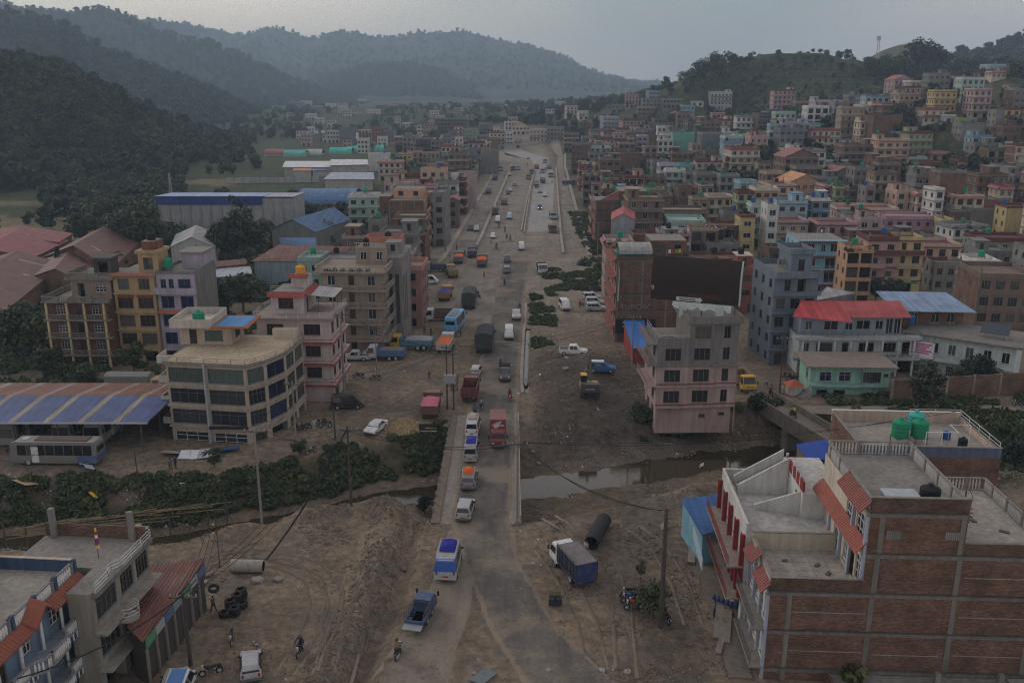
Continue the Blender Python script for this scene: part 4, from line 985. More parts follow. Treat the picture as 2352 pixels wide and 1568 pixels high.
for i in range(7):
 a,c = p0.lerp(p1,(i + .04) / 7),p0.lerp(p1,(i + .96) / 7); b = MB(); o_ = Vector((.12,0,0)); dn = Vector((0,0,-.75))
 b.hexa([a + dn,a + dn + o_,c + dn + o_,c + dn,a,a + o_,c + o_,c],M('plain',SGN[i % 4])); ob = b.build('sign_board',r); ob.matrix_parent_inverse = Matrix.Translation(r.location).inverted(); b = MB(); b.box(-.09,.09,-.09,.09,-.3,a.z - .8,M('plain',(.2,.17,.14))); b.build('post',r,(a.x - r.location.x + .05,a.y - r.location.y,0))
# --- office with glazed bands and rounded corner
B = Bld('showroom_office','beige four-storey showroom office with dark glazed bands and curved blue-glass corner',(0,0,0))
A_o,B_o,C_o,D_o,E_o,F_o = (-43.9,108.9),(-33.4,107.3),(-31.4,109.4),(-29.8,113.2),(-29.2,120.5),(-43.0,122.0); BEI = M('plaster',(.4,.34,.275)); SEG = [(A_o,B_o,2),(B_o,C_o,1),(C_o,D_o,1),(D_o,E_o,2),(E_o,F_o,0),(F_o,A_o,0)]; FHo = 2.78; Z0 = -.75
for a,c,n_ in SEG:
 ln = math.hypot(c[0] - a[0],c[1] - a[1]); ops = []
 for fl in range(4):
  for i in range(n_):
   w_ = ln / n_ - .55
   if fl == 0: ops.append((ln * (i + .5) / n_,Z0 + .3,w_ - .3,1.75,'v' if a != A_o else 't'))
   else: ops.append((ln * (i + .5) / n_,Z0 + fl * FHo + .38,w_,1.95,'b' if a == C_o else ('q' if fl == 3 else 'g')))
 B.wall((a,c),0,0,0,0,Z0 - 1.5,Z0 + 4 * FHo,BEI,ops)
POL = [A_o,B_o,C_o,D_o,E_o,F_o]
def grow(P,k):
 cx = sum(p[0] for p in P) / len(P); cy_ = sum(p[1] for p in P) / len(P); return [(cx + (p[0] - cx) * k,cy_ + (p[1] - cy_) * k) for p in P]
for fl in range(1,4): b = MB(); b.prism(grow(POL,1.03),Z0 + fl * FHo - .12,Z0 + fl * FHo + .1,M('plaster',(.36,.31,.26))); b.build('floor_slab',B.root)
zt = Z0 + 4 * FHo; b = MB(); b.prism(grow(POL,1.035),zt - .12,zt + .3,M('concrete',(.24,.22,.2))); b.build('roof_cornice',B.root); b = MB(); b.prism(grow(POL,.99),zt + .301,zt + .33,M('concrete',(.46,.38,.27))); b.build('roof_deck',B.root)
PR = grow(POL,1.02); B.rail([PR[0],PR[1],PR[2],PR[3],PR[4]],zt + .3,.6,IRON,2,1.8); b = MB(); b.tube((-38.7,107.7,-.9),(-38.7,107.7,zt + .2),.16,M('metal',(.3,.32,.34)),n=8); b.build('downpipe',B.root)
B.block(-44.5,-37.6,116.4,121.9,zt + .33,1,2.6,M('plaster',(.45,.38,.3)),{'f': [[(.25,.05,1.0,2.1,'d'),(.65,.5,2.4,1.5,'q')]],'r': (1,2.4,1.5,.5,'q')}); B.slab(-39.8,-34.9,114.8,121.5,zt + 2.9,.22,M('plaster',(.36,.13,.06)),'roof_slab'); B.slab(-39.4,-35.3,115.2,121.1,zt + 3.13,.05,M('sheety',(.06,.2,.4)),'blue_roof_sheet')
B.slab(-45.4,-39.9,115.2,122.3,zt + 2.93,.25,M('plaster',(.5,.46,.4)),'roof_slab'); B.parapet(-45.4,-39.9,115.2,122.3,zt + 3.18,.9,M('plaster',(.5,.46,.4))); B.parapet(-33,-29.6,119.6,120.5,zt + .33,1.3,M('plaster',(.52,.46,.36)),'fb')
for z_ in (2.0,4.8,7.6,10.2): B.balcony(-45.4,-43.95,110.0,113.2,z_,M('plaster',(.5,.48,.44)),.8,'wall','fl')
b = MB(); b.box(-38.5,-33.6,107.05,107.2,2.15,2.55,M('plain',(.03,.025,.025))); sg = b.build('sign_board',B.root); B.done(); OF = B
p = (-42.2,117.5); tank((p[0],p[1],zt + 3.2),'green','green water tank on the showroom office roof',.8,1.5)
# --- pink and white house with red eaves
B = Bld('pink_white_house','pale pink house with red eaves and a roof terrace behind the showroom office',(-36.5,124.4,0),-.05)
PW,RB = M('plaster',(.46,.39,.385)),M('plaster',(.33,.085,.08)); kw_ = [None,(2,2.2,1.6,.8,'k'),(2,2.2,1.6,.8,'k'),(2,2.4,1.6,.8,'k')]
B.block(0,10.6,0,9,-.5,4,3.2,PW,{'f': kw_,'r': [(2,2.4,2.2,.2,'v'),(3,1.4,1.7,.8,'k'),(3,1.4,1.7,.8,'k'),(3,1.4,1.7,.8,'k')]},roofm=M('concrete',(.33,.38,.36)))
for i in (1,2,3):
 B.band(0,10.6,0,9,-.5 + i * 3.2,.16,PW,.5); b = MB(); zz = -.5 + i * 3.2 + .08
 for (a,c,nx_,ny_) in (((-.5,-.5),(11.1,-.5),0,-1),((11.1,-.5),(11.1,9),1,0)): b.hexa([(a[0] - nx_ * .02,a[1] - ny_ * .02,zz - .55),(c[0],c[1],zz - .55),(c[0] - nx_ * .5,c[1] - ny_ * .5,zz + .02),(a[0] - nx_ * .5,a[1] - ny_ * .5,zz + .02),(a[0],a[1],zz - .47),(c[0],c[1],zz - .47),(c[0] - nx_ * .5,c[1] - ny_ * .5,zz + .1),(a[0] - nx_ * .5,a[1] - ny_ * .5,zz + .1)],RB)
 b.build('red_eave',B.root)
B.band(0,10.6,0,9,12.3,.3,M('plaster',(.3,.24,.22)),.45,'roof_slab'); B.rail([(-.3,8.8),(-.3,-.3),(10.9,-.3),(10.9,9)],12.45,.85,M('metal',(.5,.5,.5)),3,1.7)
B.block(1.6,6.4,2.2,8.8,12.4,1,3.1,PW,{'f': [[(.45,.8,2.2,1.6,'k')]],'r': [[(.3,.05,1.0,2.1,'d')]]}); tiles_awning(B,(1.3,2.18),(6.7,2.18),15.6,(0,-.7),.6,RB); tiles_awning(B,(6.42,2.2),(6.42,8.8),15.6,(.7,0),.6,RB); B.rail([(1.7,2.3),(6.3,2.3),(6.3,8.7)],15.6,.9,M('metal',(.5,.5,.5)),3,1.5)
roofplane('canopy',B.root,[(6.8,3.2,15.0),(10.6,3.2,14.7),(10.6,8.6,14.9),(6.8,8.6,15.2)],.05,M('sheet',(.33,.34,.32)))
for x_,y_ in ((10.4,3.4),(10.4,5.9),(10.4,8.4),(8.2,3.4)): b = MB(); b.tube((x_,y_,12.4),(x_,y_,14.7),.05,IRON); b.build('canopy_post',B.root)
B.block(3.6,6.0,6.0,8.6,15.5,1,1.7,PW); tiles_awning(B,(3.3,5.98),(6.3,5.98),17.4,(0,-.5),.35,RB); B.done()
p = B.wld(4.8,7.2); tank((p[0],p[1],17.25),'orange','yellow-orange water tank on the pale pink house',.75,1.4)
# --- grey-beige house with many balconies
q = W(733,612,15.2)
B = Bld('balcony_house','five-storey beige house ringed by stone balconies with potted plants on its roof',(q[0],q[1] + 1,0),-.06)
BG = M('plaster',(.3,.24,.195)); B.block(0,10.2,0,10,-.5,5,2.9,BG,{'f': [(3,1.3,1.7,.7,'wdw')] * 5,'r': (3,1.3,1.6,.8,'w')})
for i in range(1,5): B.slab(-1.1,11.3,-1.3,-.01,i * 2.9 - .6,.16,BG,'balcony_slab'); B.balus([(-1.0,-1.2),(11.2,-1.2),(11.2,9)],i * 2.9 - .44,.85,M('concrete',(.33,.29,.25)),M('concrete',(.33,.29,.25)),.4); B.slab(10.22,11.3,-.01,9,i * 2.9 - .6,.16,BG,'balcony_slab')
B.band(0,10.2,0,10,14.1,.25,BG,.9,'roof_slab'); B.balus([(-.8,9.8),(-.8,-.8),(11.0,-.8),(11.0,9.8)],14.22,.9,M('concrete',(.35,.32,.28)),M('concrete',(.35,.32,.28)),.4); B.block(4.5,10.1,6.5,12,14.2,1,2.9,BG,{'f': (2,1.1,1.4,.8,'w')}); B.balus([(4.4,6.4),(10.3,6.4)],17.2,.8,M('concrete',(.33,.31,.28)),M('concrete',(.33,.31,.28)),.4)
B.block(5.0,11.5,12.2,16,14.2,1,3.3,M('plaster',(.42,.19,.13))); B.parapet(5.0,11.5,12.2,16,17.5,.7,M('plaster',(.45,.2,.15))); B.done(); BH = B
p = B.wld(6.0,8.5); tank((p[0],p[1],17.2),'black','black water tank on the balcony house',.6,1.3); p = B.wld(9.0,13.5); tank((p[0],p[1],17.6),'black','black water tank on the red-orange parapet roof',.6,1.3)
q = W(880,590,15.5); B = Bld('glass_strip_block','narrow concrete block with tall glass strips beside the balcony house',(q[0],q[1],0),-.04)
B.block(0,3.2,0,10,-.5,1,16,M('concrete',(.25,.24,.23)),{'f': [[(.35,4,.7,9,'g'),(.72,4,.7,9,'g')]],'r': [[(.12,4,.9,8.5,'g'),(.3,4,.9,8.5,'g'),(.5,4,.9,8.5,'g'),(.75,1,1.6,2,'w')]]}); B.band(0,3.2,0,10,15.6,.5,M('concrete',(.3,.29,.28)),.3,'roof_slab'); B.block(.3,3.0,.5,4,15.8,1,2.2,M('concrete',(.25,.24,.23)),{'f': (1,.8,1.2,.6,'n')}); B.done()
q = W(918,622,11.); B = Bld('green_tin_house','house topped by a dark green tin room with bright blue roofs',(q[0],q[1],0),-.03)
B.block(0,4.2,0,9,-.5,4,2.9,M('plaster',(.3,.17,.15)),{'f': (1,1.6,1.5,.8,'v'),'r': (3,1.3,1.5,.8,'n')}); B.block(-1.6,1.4,.5,5,7.8,2,2.9,M('sheet',(.02,.11,.07))); roofplane('roof',B.root,[(-1.9,.2,13.6),(1.7,.2,13.4),(1.7,5.3,14.0),(-1.9,5.3,14.2)],.08,M('sheet',(.04,.13,.42))); roofplane('lower_roof',B.root,[(-1.9,-.9,10.3),(2.2,-.9,10.3),(2.2,.48,10.8),(-1.9,.48,10.8)],.08,M('sheet',(.04,.13,.42))); B.parapet(0,4.2,0,9,11.1,.9,M('plaster',(.5,.25,.2))); B.done()
# --- three tall houses on the left
B = Bld('brick_balcony_house','old brick house with stepped stone balconies, pediments and white windows',(-74.6,141,0),-.02)
DB = M('brick',(.15,.075,.055)); ST_ = M('concrete',(.2,.185,.165)); YC = M('plaster',(.5,.4,.22)); fw_ = [[(.2,.7,1.5,1.4,'t'),(.5,.1,1.1,2.1,'d'),(.8,.7,1.5,1.4,'t')]] * 4
B.block(0,9.6,0,10,-.8,4,2.95,DB,{'f': fw_,'l': (2,1.3,1.4,.8,'t'),'r': None}); B.block(3.0,9.5,2.0,9.8,11,1,3.1,M('plaster',(.25,.2,.16)),{'f': [[(.25,.1,1.1,2.3,'v'),(.75,1,1.8,1.4,'t')]]})
for i in range(1,5): z_ = -.8 + i * 2.95; B.slab(-.6,10.2,-1.2,-.01,z_ - .15,.18,ST_,'balcony_slab'); B.balus([(-.5,-1.1),(10.1,-1.1)] if i < 4 else [(-.5,9),(-.5,-1.1),(10.1,-1.1)],z_ + .03,.85,ST_,ST_,.3)
B.band(3.0,9.5,2.0,9.8,14.2,.25,ST_,.7,'roof_slab'); B.balus([(2.5,9),(2.5,1.4),(10,1.4)],14.35,.9,ST_,ST_,.3)
for x_ in (0.1,3.4,6.2,9.4): b = MB(); b.box(x_ - .16,x_ + .16,-1.15,-.85,-.8,10.8,YC); b.build('pillar',B.root)
for x_,z_ in ((4.8,11.05),(5.5,14.3)): b = MB(); b.xprism([(0,0)] * 0 or [(-1.35 if z_ < 12 else 1.2,z_ + .05),(-1.2 if z_ < 12 else 1.35,z_ + .05),(-1.2 if z_ < 12 else 1.35,z_ + .06),(-1.35 if z_ < 12 else 1.2,z_ + .06)],x_ - 1.5,x_ + 1.5,ST_); y_ = -1.35 if z_ < 12 else 1.2; b.face([(x_ - 1.7,y_,z_),(x_ + 1.7,y_,z_),(x_,y_,z_ + 1.2)],ST_); b.face([(x_ - 1.7,y_,z_),(x_,y_,z_ + 1.2),(x_,y_ + 1.2,z_ + 1.2),(x_ - 1.7,y_ + 1.2,z_)],ST_); b.face([(x_ + 1.7,y_,z_),(x_ + 1.7,y_ + 1.2,z_),(x_,y_ + 1.2,z_ + 1.2),(x_,y_,z_ + 1.2)],ST_); b.build('pediment',B.root)
B.block(5.6,8.4,5,8,14.3,1,2.6,M('concrete',(.1,.095,.09)),{'f': (1,1.9,2.0,.1,'v')}); B.band(5.6,8.4,5,8,17,.25,M('concrete',(.09,.085,.08)),.4,'roof_slab'); B.done()
B = Bld('yellow_brick_house','yellow house with carved window panels and a brick upper floor',(-64.7,143,0),-.02)
YL = M('plaster',(.38,.28,.15)); B.block(0,6.7,0,9.5,-.5,5,3.05,{'f': YL,'l': BRK,'r': YL,'b': BRK},{'f': [(2,2.3,2.0,.5,'v'),(2,2.5,1.9,.6,'k'),(2,2.5,1.9,.6,'k'),(2,2.5,1.9,.6,'k'),(2,1.8,1.8,.7,'m')]})
b = MB(); b.box(.02,6.68,-.06,-.005,11.75,14.7,M('brick',(.2,.085,.05)));
for i in range(2,5): B.slab(-.1,6.8,-.3,-.01,-.5 + i * 3.05 - .12,.25,YL)
for x_ in (.5,3.7): q_ = MB(); q_.box(x_,x_ + 2.6,-.14,-.02,11.0,11.7,M('plaster',(.2,.07,.05))); q_.build('panel',B.root)
tiles_awning(B,(-.1,-.02),(6.8,-.02),15.0,(0,-.6),.35,M('tile',(.28,.11,.07))); B.block(3.4,6.6,2.5,7,14.75,1,3.2,YL,{'f': (1,1.6,2.0,.4,'v')}); B.band(3.4,6.6,2.5,7,18.1,.5,YL,.3,'roof_slab'); B.block(4.0,6.2,3,6.5,18.35,1,1.4,M('brick',(.2,.09,.06))); B.done()
p = B.wld(5.1,4.6); tank((p[0],p[1],19.8),'black','black water tank topping the yellow house tower',.7,1.2)
B = Bld('lilac_house','pale lilac house with dark blue windows beside the yellow brick house',(-57.9,143.5,0),-.02)
LI = M('plaster',(.38,.34,.42)); B.block(0,6.4,0,10,-.5,5,3.05,{'f': LI,'l': BRK,'r': M('concrete',CN['concrete']),'b': LI},{'f': [(2,2.2,2.2,.2,'v'),(2,2.0,2.0,.5,'b'),(2,2.1,2.0,.5,'b'),(2,2.1,2.0,.5,'b'),[(.18,.1,.9,2.2,'b'),(.38,.5,.8,1.8,'b'),(.72,.5,2.0,1.8,'b')]]})
B.balcony(-.1,6.5,-1.0,-.02,11.75,LI,.95,'wall','flr'); tiles_awning(B,(0,-.02),(6.4,-.02),8.75,(0,-.7),.3,M('tile',(.4,.15,.1))); B.parapet(0,6.4,0,10,14.75,.5,M('concrete',(.2,.2,.19))); B.block(2.6,6.0,5,9.5,14.75,1,2.6,LI); B.band(2.6,6,5,9.5,17.5,.3,CONC,.4,'roof_slab'); B.done()
p = B.wld(1.0,3.0); tank((p[0],p[1],14.8),'green','green water tank on the lilac house',.75,1.7,.5)
# ---------------------------------------------------------------- left side: bus shed, old factory roofs, warehouse, blue roofs
def gable_shed(name,label,P,z_e,z_r,wall,roof,cat='building',strips=(),th=.07,wh=None):
 """P: near-left, near-right, far-right, far-left ground corners (world); the ridge runs from the near to the far end"""
 cx = sum(p[0] for p in P) / 4; cy_ = sum(p[1] for p in P) / 4; r = thing(name,label,cat,(cx,cy_,0)); Q = [(p[0] - cx,p[1] - cy_) for p in P]
 n = ((Q[0][0] + Q[1][0]) / 2,(Q[0][1] + Q[1][1]) / 2); f = ((Q[2][0] + Q[3][0]) / 2,(Q[2][1] + Q[3][1]) / 2); k = 1.03; E = [(q[0] * k,q[1] * k) for q in Q]; n2,f2 = (n[0] * k,n[1] * k),(f[0] * k,f[1] * k)
 roofplane('roof_slope',r,[(*E[0],z_e),(*n2,z_r),(*f2,z_r),(*E[3],z_e)],th,roof); roofplane('roof_slope',r,[(*n2,z_r),(*E[1],z_e),(*E[2],z_e),(*f2,z_r)],th,roof)
 b = MB()
 for i,j in ((0,1),(1,2),(2,3),(3,0)): b.face([(*Q[i],-1.5),(*Q[j],-1.5),(*Q[j],z_e),(*Q[i],z_e)],wall)
 b.face([(*Q[0],z_e),(*Q[1],z_e),(*n,z_r - .05)],wall); b.face([(*Q[2],z_e),(*Q[3],z_e),(*f,z_r - .05)],wall); b.build('wall',r)
 for (t0,t1,s0,s1,m) in strips:                                # pale translucent sheets on the slope facing the viewer's side
  def pt(t,s,sd):
   a = Vector((*n2,z_r)).lerp(Vector((*f2,z_r)),t); e = Vector((*(E[1] if sd else E[0]),z_e)).lerp(Vector((*(E[2] if sd else E[3]),z_e)),t); return a.lerp(e,s) + Vector((0,0,th + .012))
  for sd in (0,1):
   q = [pt(t0,s0,sd),pt(t1,s0,sd),pt(t1,s1,sd),pt(t0,s1,sd)]; bb = MB(); bb.face(q,m); bb.build('roof_sheet',r)
 return r
PALE = M('sheet',(.33,.28,.25)); LB = M('brick',(.2,.12,.085)); BLUE = M('sheety',(.065,.13,.25)); BRR = M('rust',(.13,.06,.05)); RDR = M('rust',(.22,.06,.06))
def gp(*px,z=0.): return [W(x,y,z) for x,y in px]
# bus shed with long blue roof
P0 = W(-260,966,4.0); P1 = W(338,971,4.0); r = thing('bus_shed','long open bus shed with a blue and rust striped tin roof','shed',(P1[0],P1[1],0)); w_ = P1[0] - P0[0]; BB = M('sheet',(.06,.09,.21)); TAN_ = M('sheet',(.26,.22,.16)); RST = M('rust',(.17,.07,.05)); x = 0.; i = 0
while x < w_:
 wd_ = 3.6 if i % 2 == 0 else .75
 x2 = min(x + wd_,w_); m_ = BB if i % 2 == 0 else TAN_
 roofplane('roof_panel',r,[(-x2,0,4.0),(-x,0,4.0),(-x + 1.3,6.4,5.3),(-x2 + 1.3,6.4,5.3)],.06,m_); roofplane('rust_panel',r,[(-x2 + 1.3,6.42,5.32),(-x + 1.3,6.42,5.32),(-x + 2.4,12.5,5.0),(-x2 + 2.4,12.5,5.0)],.06,RST if i % 2 == 0 else M('rust',(.25,.2,.17))); x = x2; i += 1
for i in range(8):
 for y_ in (.3,6.2): b = MB(); b.tube((-1 - i * 5.2,y_,-.5),(-1 - i * 5.2,y_,4.0 + y_ * .2),.09,IRON); b.build('post',r)
b = MB(); b.box(-w_,1.5,12.0,12.2,-.5,4.9,LB); b.build('rear_wall',r); b = MB(); b.box(-w_,.05,-.06,-.005,3.88,4.08,STEEL); b.build('eave_beam',r)
# factory roofs
RF = [('long brown tin factory roof with pale streaks, nearest the bus shed trees',gp((-330,800),(0,792),(150,655),(-60,660)),5.0,8.0,BRR),('brown tin factory hall with wide gable facing the tall brick house',gp((105,640),(262,668),(330,592),(200,588)),5.0,9.2,BRR),('lower brown factory hall between the two wide gables',gp((60,690),(215,702),(250,640),(100,640)),4.5,7.4,BRR),
      ('old red tin factory roof beside the field',gp((-140,636),(80,640),(160,596),(-60,590)),5,7.5,RDR),('bright red tin roof at the field edge',gp((-120,600),(140,605),(170,582),(-50,575)),5.5,7.2,RDR)]
for lb,P,ze,zr,m_ in RF: gable_shed('factory_hall',lb,P,ze,zr,LB,m_,'factory',[(.2 + .22 * k,.215 + .22 * k,.25,.75,PALE) for k in range(4)])
# pale wall behind the trees and small roofs
gable_shed('white_gable_shed','dirty white gabled shed below the grey warehouse',gp((398,622),(498,622),(505,590),(410,590)),6.0,8.5,M('plaster',(.42,.42,.43)),M('sheet',(.3,.3,.3)),'shed')
shed('grey_tin_shed','flat grey tin roof between the lilac house and the trees',[(452,640),(580,630),(575,612),(440,618)],[5,5,5.6,5.6],M('plaster',(.12,.16,.24)),M('sheet',(.34,.38,.4)))
shed('rust_tin_shed','rusty low tin roof behind the grey tin shed',[(468,616),(568,606),(565,594),(470,602)],[6,6,6.6,6.6],LB,BRR); shed('blue_tin_lean_to','little blue tin lean-to among trees',[(262,518),(328,514),(325,503),(300,503)],[4,4,5,5],M('plain',(.2,.2,.2)),M('sheet',(.1,.22,.5)))
# warehouse
q0,q1 = Dp(372,555,262),Dp(681,552,262); w_ = q1[0] - q0[0]; r = thing('warehouse','big grey block warehouse with dark blue band under its roof','warehouse',(q0[0],262,0)); b = MB(); b.box(0,w_,0,13,-1,13.05,M('concrete',(.33,.33,.33))); b.build('wall',r)
for i in range(14): b = MB(); x_ = .3 + (w_ - .6) * i / 13; b.box(x_ - .22,x_ + .22,-.22,-.005,-1,13.0,M('concrete',(.27,.27,.27))); b.build('rib_column',r)
b = MB(); b.box(-.3,w_ * .77,-.3,-.01,11.2,13.6,M('sheet',(.025,.05,.2))); b.build('blue_band',r); roofplane('roof',r,[(-.6,-.6,13.62),(w_ * .78,-.6,13.62),(w_ * .78,13,13.1),(-.6,13,13.1)],.12,M('sheet',(.27,.36,.52))); roofplane('roof',r,[(w_ * .78 + .02,0,13.42),(w_,0,13.42),(w_,13,13.1),(w_ * .78 + .02,13,13.1)],.1,M('sheet',(.35,.37,.4)))
# barrel-roofed store
q0 = Dp(686,468,310); q1 = Dp(812,470,310); w_ = q1[0] - q0[0]; r = thing('barrel_store','brown store with a curved blue tin roof','store',(q0[0],310,0)); b = MB(); b.box(0,w_,0,16,-1,q0[2],M('brick',(.24,.16,.1))); b.build('wall',r); b = MB(); n_ = 10; ze = q0[2]
for i in range(n_): a0,a1 = math.pi * i / n_,math.pi * (i + 1) / n_; y0_,z0_,y1_,z1_ = 8 - 9 * math.cos(a0),ze + 4.2 * math.sin(a0),8 - 9 * math.cos(a1),ze + 4.2 * math.sin(a1); b.hexa([(-.4,y0_,z0_),(w_ + .4,y0_,z0_),(w_ + .4,y1_,z1_),(-.4,y1_,z1_),(-.4,y0_,z0_ + .1),(w_ + .4,y0_,z0_ + .1),(w_ + .4,y1_,z1_ + .1),(-.4,y1_,z1_ + .1)],M('sheet',(.09,.17,.3)))
b.build('barrel_roof',r)
gable_shed('blue_roof_hall','blue tin gable-roofed hall beside the warehouse',gp((628,580),(728,588),(806,555),(735,545)),6.5,9.6,M('plaster',(.2,.21,.2)),BLUE,'hall'); shed('blue_lower_roof','lower blue tin roof in front of the blue hall',[(645,560),(728,566),(725,545),(640,545)],[5.0,5.0,6.2,6.2],M('plaster',(.2,.21,.2)),BLUE)
shed('brown_roof_factory','wide rusty brown factory roof with pale patches behind the pink house',[(575,600),(765,600),(812,566),(640,562)],[5.5,5.5,8,8],M('plaster',(.25,.33,.36)),M('rust',(.16,.08,.065)),cat='factory'); shed('brown_roof_annex','short rusty annex roof beside the brown factory',[(740,586),(812,584),(815,566),(765,566)],[6.5,6.5,8,8],M('plaster',(.3,.33,.33)),M('rust',(.19,.1,.08)))
house(683,735,594,3,'mint','','before the brown factory roof',rz=-.02,dep=8)
# big brick block on the left of the road, with its neighbours
q0 = Dp(892,462,250); q1 = Dp(975,465,250); w_ = q1[0] - q0[0]; zt = q0[2]; fh_ = (zt + .5) / 5
B = Bld('brick_block','tall bare brick block with concrete frame lines and orange street front',(q0[0],250,0),-.03); B.block(0,w_,0,14,-.5,5,fh_,{'f': BRK,'l': BRK,'r': M('plaster',(.5,.27,.17)),'b': BRK},{'r': (4,1.4,1.6,.8,'m')}); frame_lines(B,[.2,w_ * .36,w_ * .72,w_ - .2],[-.5 + fh_ * i for i in range(1,6)],0,w_,-.5,zt,w=.3,h=.3); B.block(-3.2,-.01,4,12,-.5,5,fh_ * 1.06,BRK,{'f': [None,(1,.8,1,1,'n')] * 2 + [None]})
for i in range(1,5): B.balcony(w_ + .01,w_ + 1.1,.2,13.5,-.5 + fh_ * i,M('plaster',(.5,.27,.17)),.8,'wall','r')
B.block(.5,w_ - 1,6,13,zt,1,2.8,M('plaster',(.5,.3,.2)),{'f': (2,1.4,1.3,.8,'m')}); B.parapet(0,w_,0,14,zt,.9,M('plaster',(.48,.26,.18)),'rb'); B.rail([(0,13.5),(0,.2),(w_,.2)],zt + 2.8,.9,STEEL,3,2); B.done()
house(800,866,448,4,'mint','pbt','behind the brick block',rz=-.03); house(845,880,506,4,'concrete','t','close before the mint house',rz=-.03)
B = house(993,1022,442,5,'grey','','with grey tile strips beside the brick block',rz=-.03,dep=14)
house(900,985,412,4,'yellow','ps','rising behind the brick block',rz=-.03); house(995,1050,418,4,'white','pb','in the roadside row',rz=-.03); house(1048,1070,412,4,'maroon','b','in the roadside row',rz=-.03); house(1064,1092,404,4,'rose','w','in the roadside row',rz=-.03)
house(1028,1052,462,3,'brown','g','under a blue lean-to',rz=-.03)
# yards further up the valley on the left
for i,(nm,lb,px,z_,m_,wm_) in enumerate([('long white tin roof of a workshop by the green field',0,[(648,384),(768,384),(766,370),(655,370)],[5,5,6,6],(.6,.6,.6),0),('white tin roof behind the long workshop',0,[(755,380),(846,378),(844,366),(760,366)],[6,6,7,7],(.58,.58,.58),0),('grey-blue tin roof with low wall before the field',0,[(742,412),(860,412),(858,396),(760,396)],[5,5,6.5,6.5],(.33,.37,.44),0),
  ('orange tiled low roof beside the workshops',0,[(672,392),(716,392),(716,382),(676,382)],[4,4,5,5],(.45,.2,.11),0),('blue low roof beside the orange roof',0,[(716,392),(762,390),(760,378),(718,378)],[4,4,5,5],(.12,.18,.33),0),('red low roof by the white wall',0,[(806,388),(848,386),(846,376),(812,376)],[4,4,5,5],(.32,.12,.1),0)]):
 shed('workshop',nm,px,z_,M('plaster',(.4,.38,.34)),M('sheet',m_),cat='workshop')
for i,(x0,x1,y_,c_) in enumerate([(650,700,352,(.12,.4,.34)),(700,738,350,(.35,.42,.36)),(755,806,346,(.05,.42,.34)),(795,838,343,(.06,.38,.33)),(815,880,340,(.06,.45,.38)),(606,650,350,(.3,.12,.12))]):
 p,z_ = W(x0,y_,3),3.0; w_ = (x1 - x0) / F_ * p[1]; r = thing('polytunnel','','greenhouse',(p[0],p[1],0)); r['label'] = ['pale teal arched greenhouse beside the trees','greyish arched greenhouse next to the pale teal one','bright teal arched greenhouse, leftmost of the bright three','teal arched greenhouse between two brighter ones','bright teal arched greenhouse closest to the white wall','dull red arched shed at the forest edge'][i]; r['group'] = 'arched greenhouses'; b = MB()
 for j in range(8): a0,a1 = math.pi * j / 8,math.pi * (j + 1) / 8; b.face([(0,6 - 6 * math.cos(a0),1.5 + 3.2 * math.sin(a0)),(w_,6 - 6 * math.cos(a0),1.5 + 3.2 * math.sin(a0)),(w_,6 - 6 * math.cos(a1),1.5 + 3.2 * math.sin(a1)),(0,6 - 6 * math.cos(a1),1.5 + 3.2 * math.sin(a1))],M('sheet',c_))
 b.build('cover',r); b = MB(); b.box(.05,w_ - .05,.05,11.95,-.5,1.49,M('plain',(.3,.33,.3))); b.build('wall',r)
house(845,893,352,3,'white','w','closing the workshop yard',rz=0,dep=7); house(1040,1090,372,3,'rose','p','before the bend',rz=-.03)
def longwall(name,label,p0,p1,h,th,mat,gaps=0,cat='wall',piece=None):
 """boundary wall in panels between two world points"""
 a,c = Vector((p0[0],p0[1],0)),Vector((p1[0],p1[1],0)); ln = (c - a).length; n = max(1,round(ln / (piece or 4))); r = thing(name,label,cat,(a.x,a.y,0),math.atan2(c.y - a.y,c.x - a.x)); z_ = max(0,Hs(a.x,a.y)) if h < 90 else 0
 for i in range(n): b = MB(); b.box(ln * i / n + .02,ln * (i + 1) / n - .02,-th / 2,th / 2,z_ - .6,z_ + h,mat); b.build('panel',r)
 for i in range(n + 1): b = MB(); x_ = ln * i / n; b.box(x_ - .15,x_ + .15,-th / 2 - .06,th / 2 + .06,z_ - .6,z_ + h + .12,CONC); b.build('post',r)
 return r
longwall('yard_wall','grey block wall along the green field',W(520,421),W(735,419),2.6,.25,M('concrete',(.38,.38,.37))); longwall('yard_wall','dark grey wall under the tin-roofed depot',W(735,424),W(860,424),4.,.25,M('concrete',(.22,.23,.25)))
# slatted pylon
pb = Dp(394,455,330); r = thing('lattice_pylon','thin lattice power pylon rising before the forest','pylon',(pb[0],pb[1],0)); r.scale = (.5,.5,.52); b = MB()
for i in range(9):
 z0_,z1_,h0,h1 = i * 3.,(i + 1) * 3.,1.5 - i * .14,1.5 - (i + 1) * .14
 for sx,sy in ((1,1),(1,-1),(-1,-1),(-1,1)): b.tube((sx * h0,sy * h0,z0_),(sx * h1,sy * h1,z1_),.09,STEEL,n=4); b.tube((sx * h0,sy * h0,z0_),(-sy * h1,sx * h1,z1_),.05,STEEL,n=3)
b.build('tower',r); b = MB(); [b.tube((-2.4,0,z_),(2.4,0,z_),.08,STEEL,n=4) for z_ in (20,23.5)]; b.build('crossarm',r)
# ---------------------------------------------------------------- right side of the road
def text(par,body,loc,size,mat,rz=0,rx=math.pi / 2,align='CENTER',name='lettering',ext=.01):
 me = TXT[(body,size,align)].copy(); me.name = name; me.materials.append(mat); o = link(name,me,par,loc); o.rotation_euler = (rx,0,rz); return o
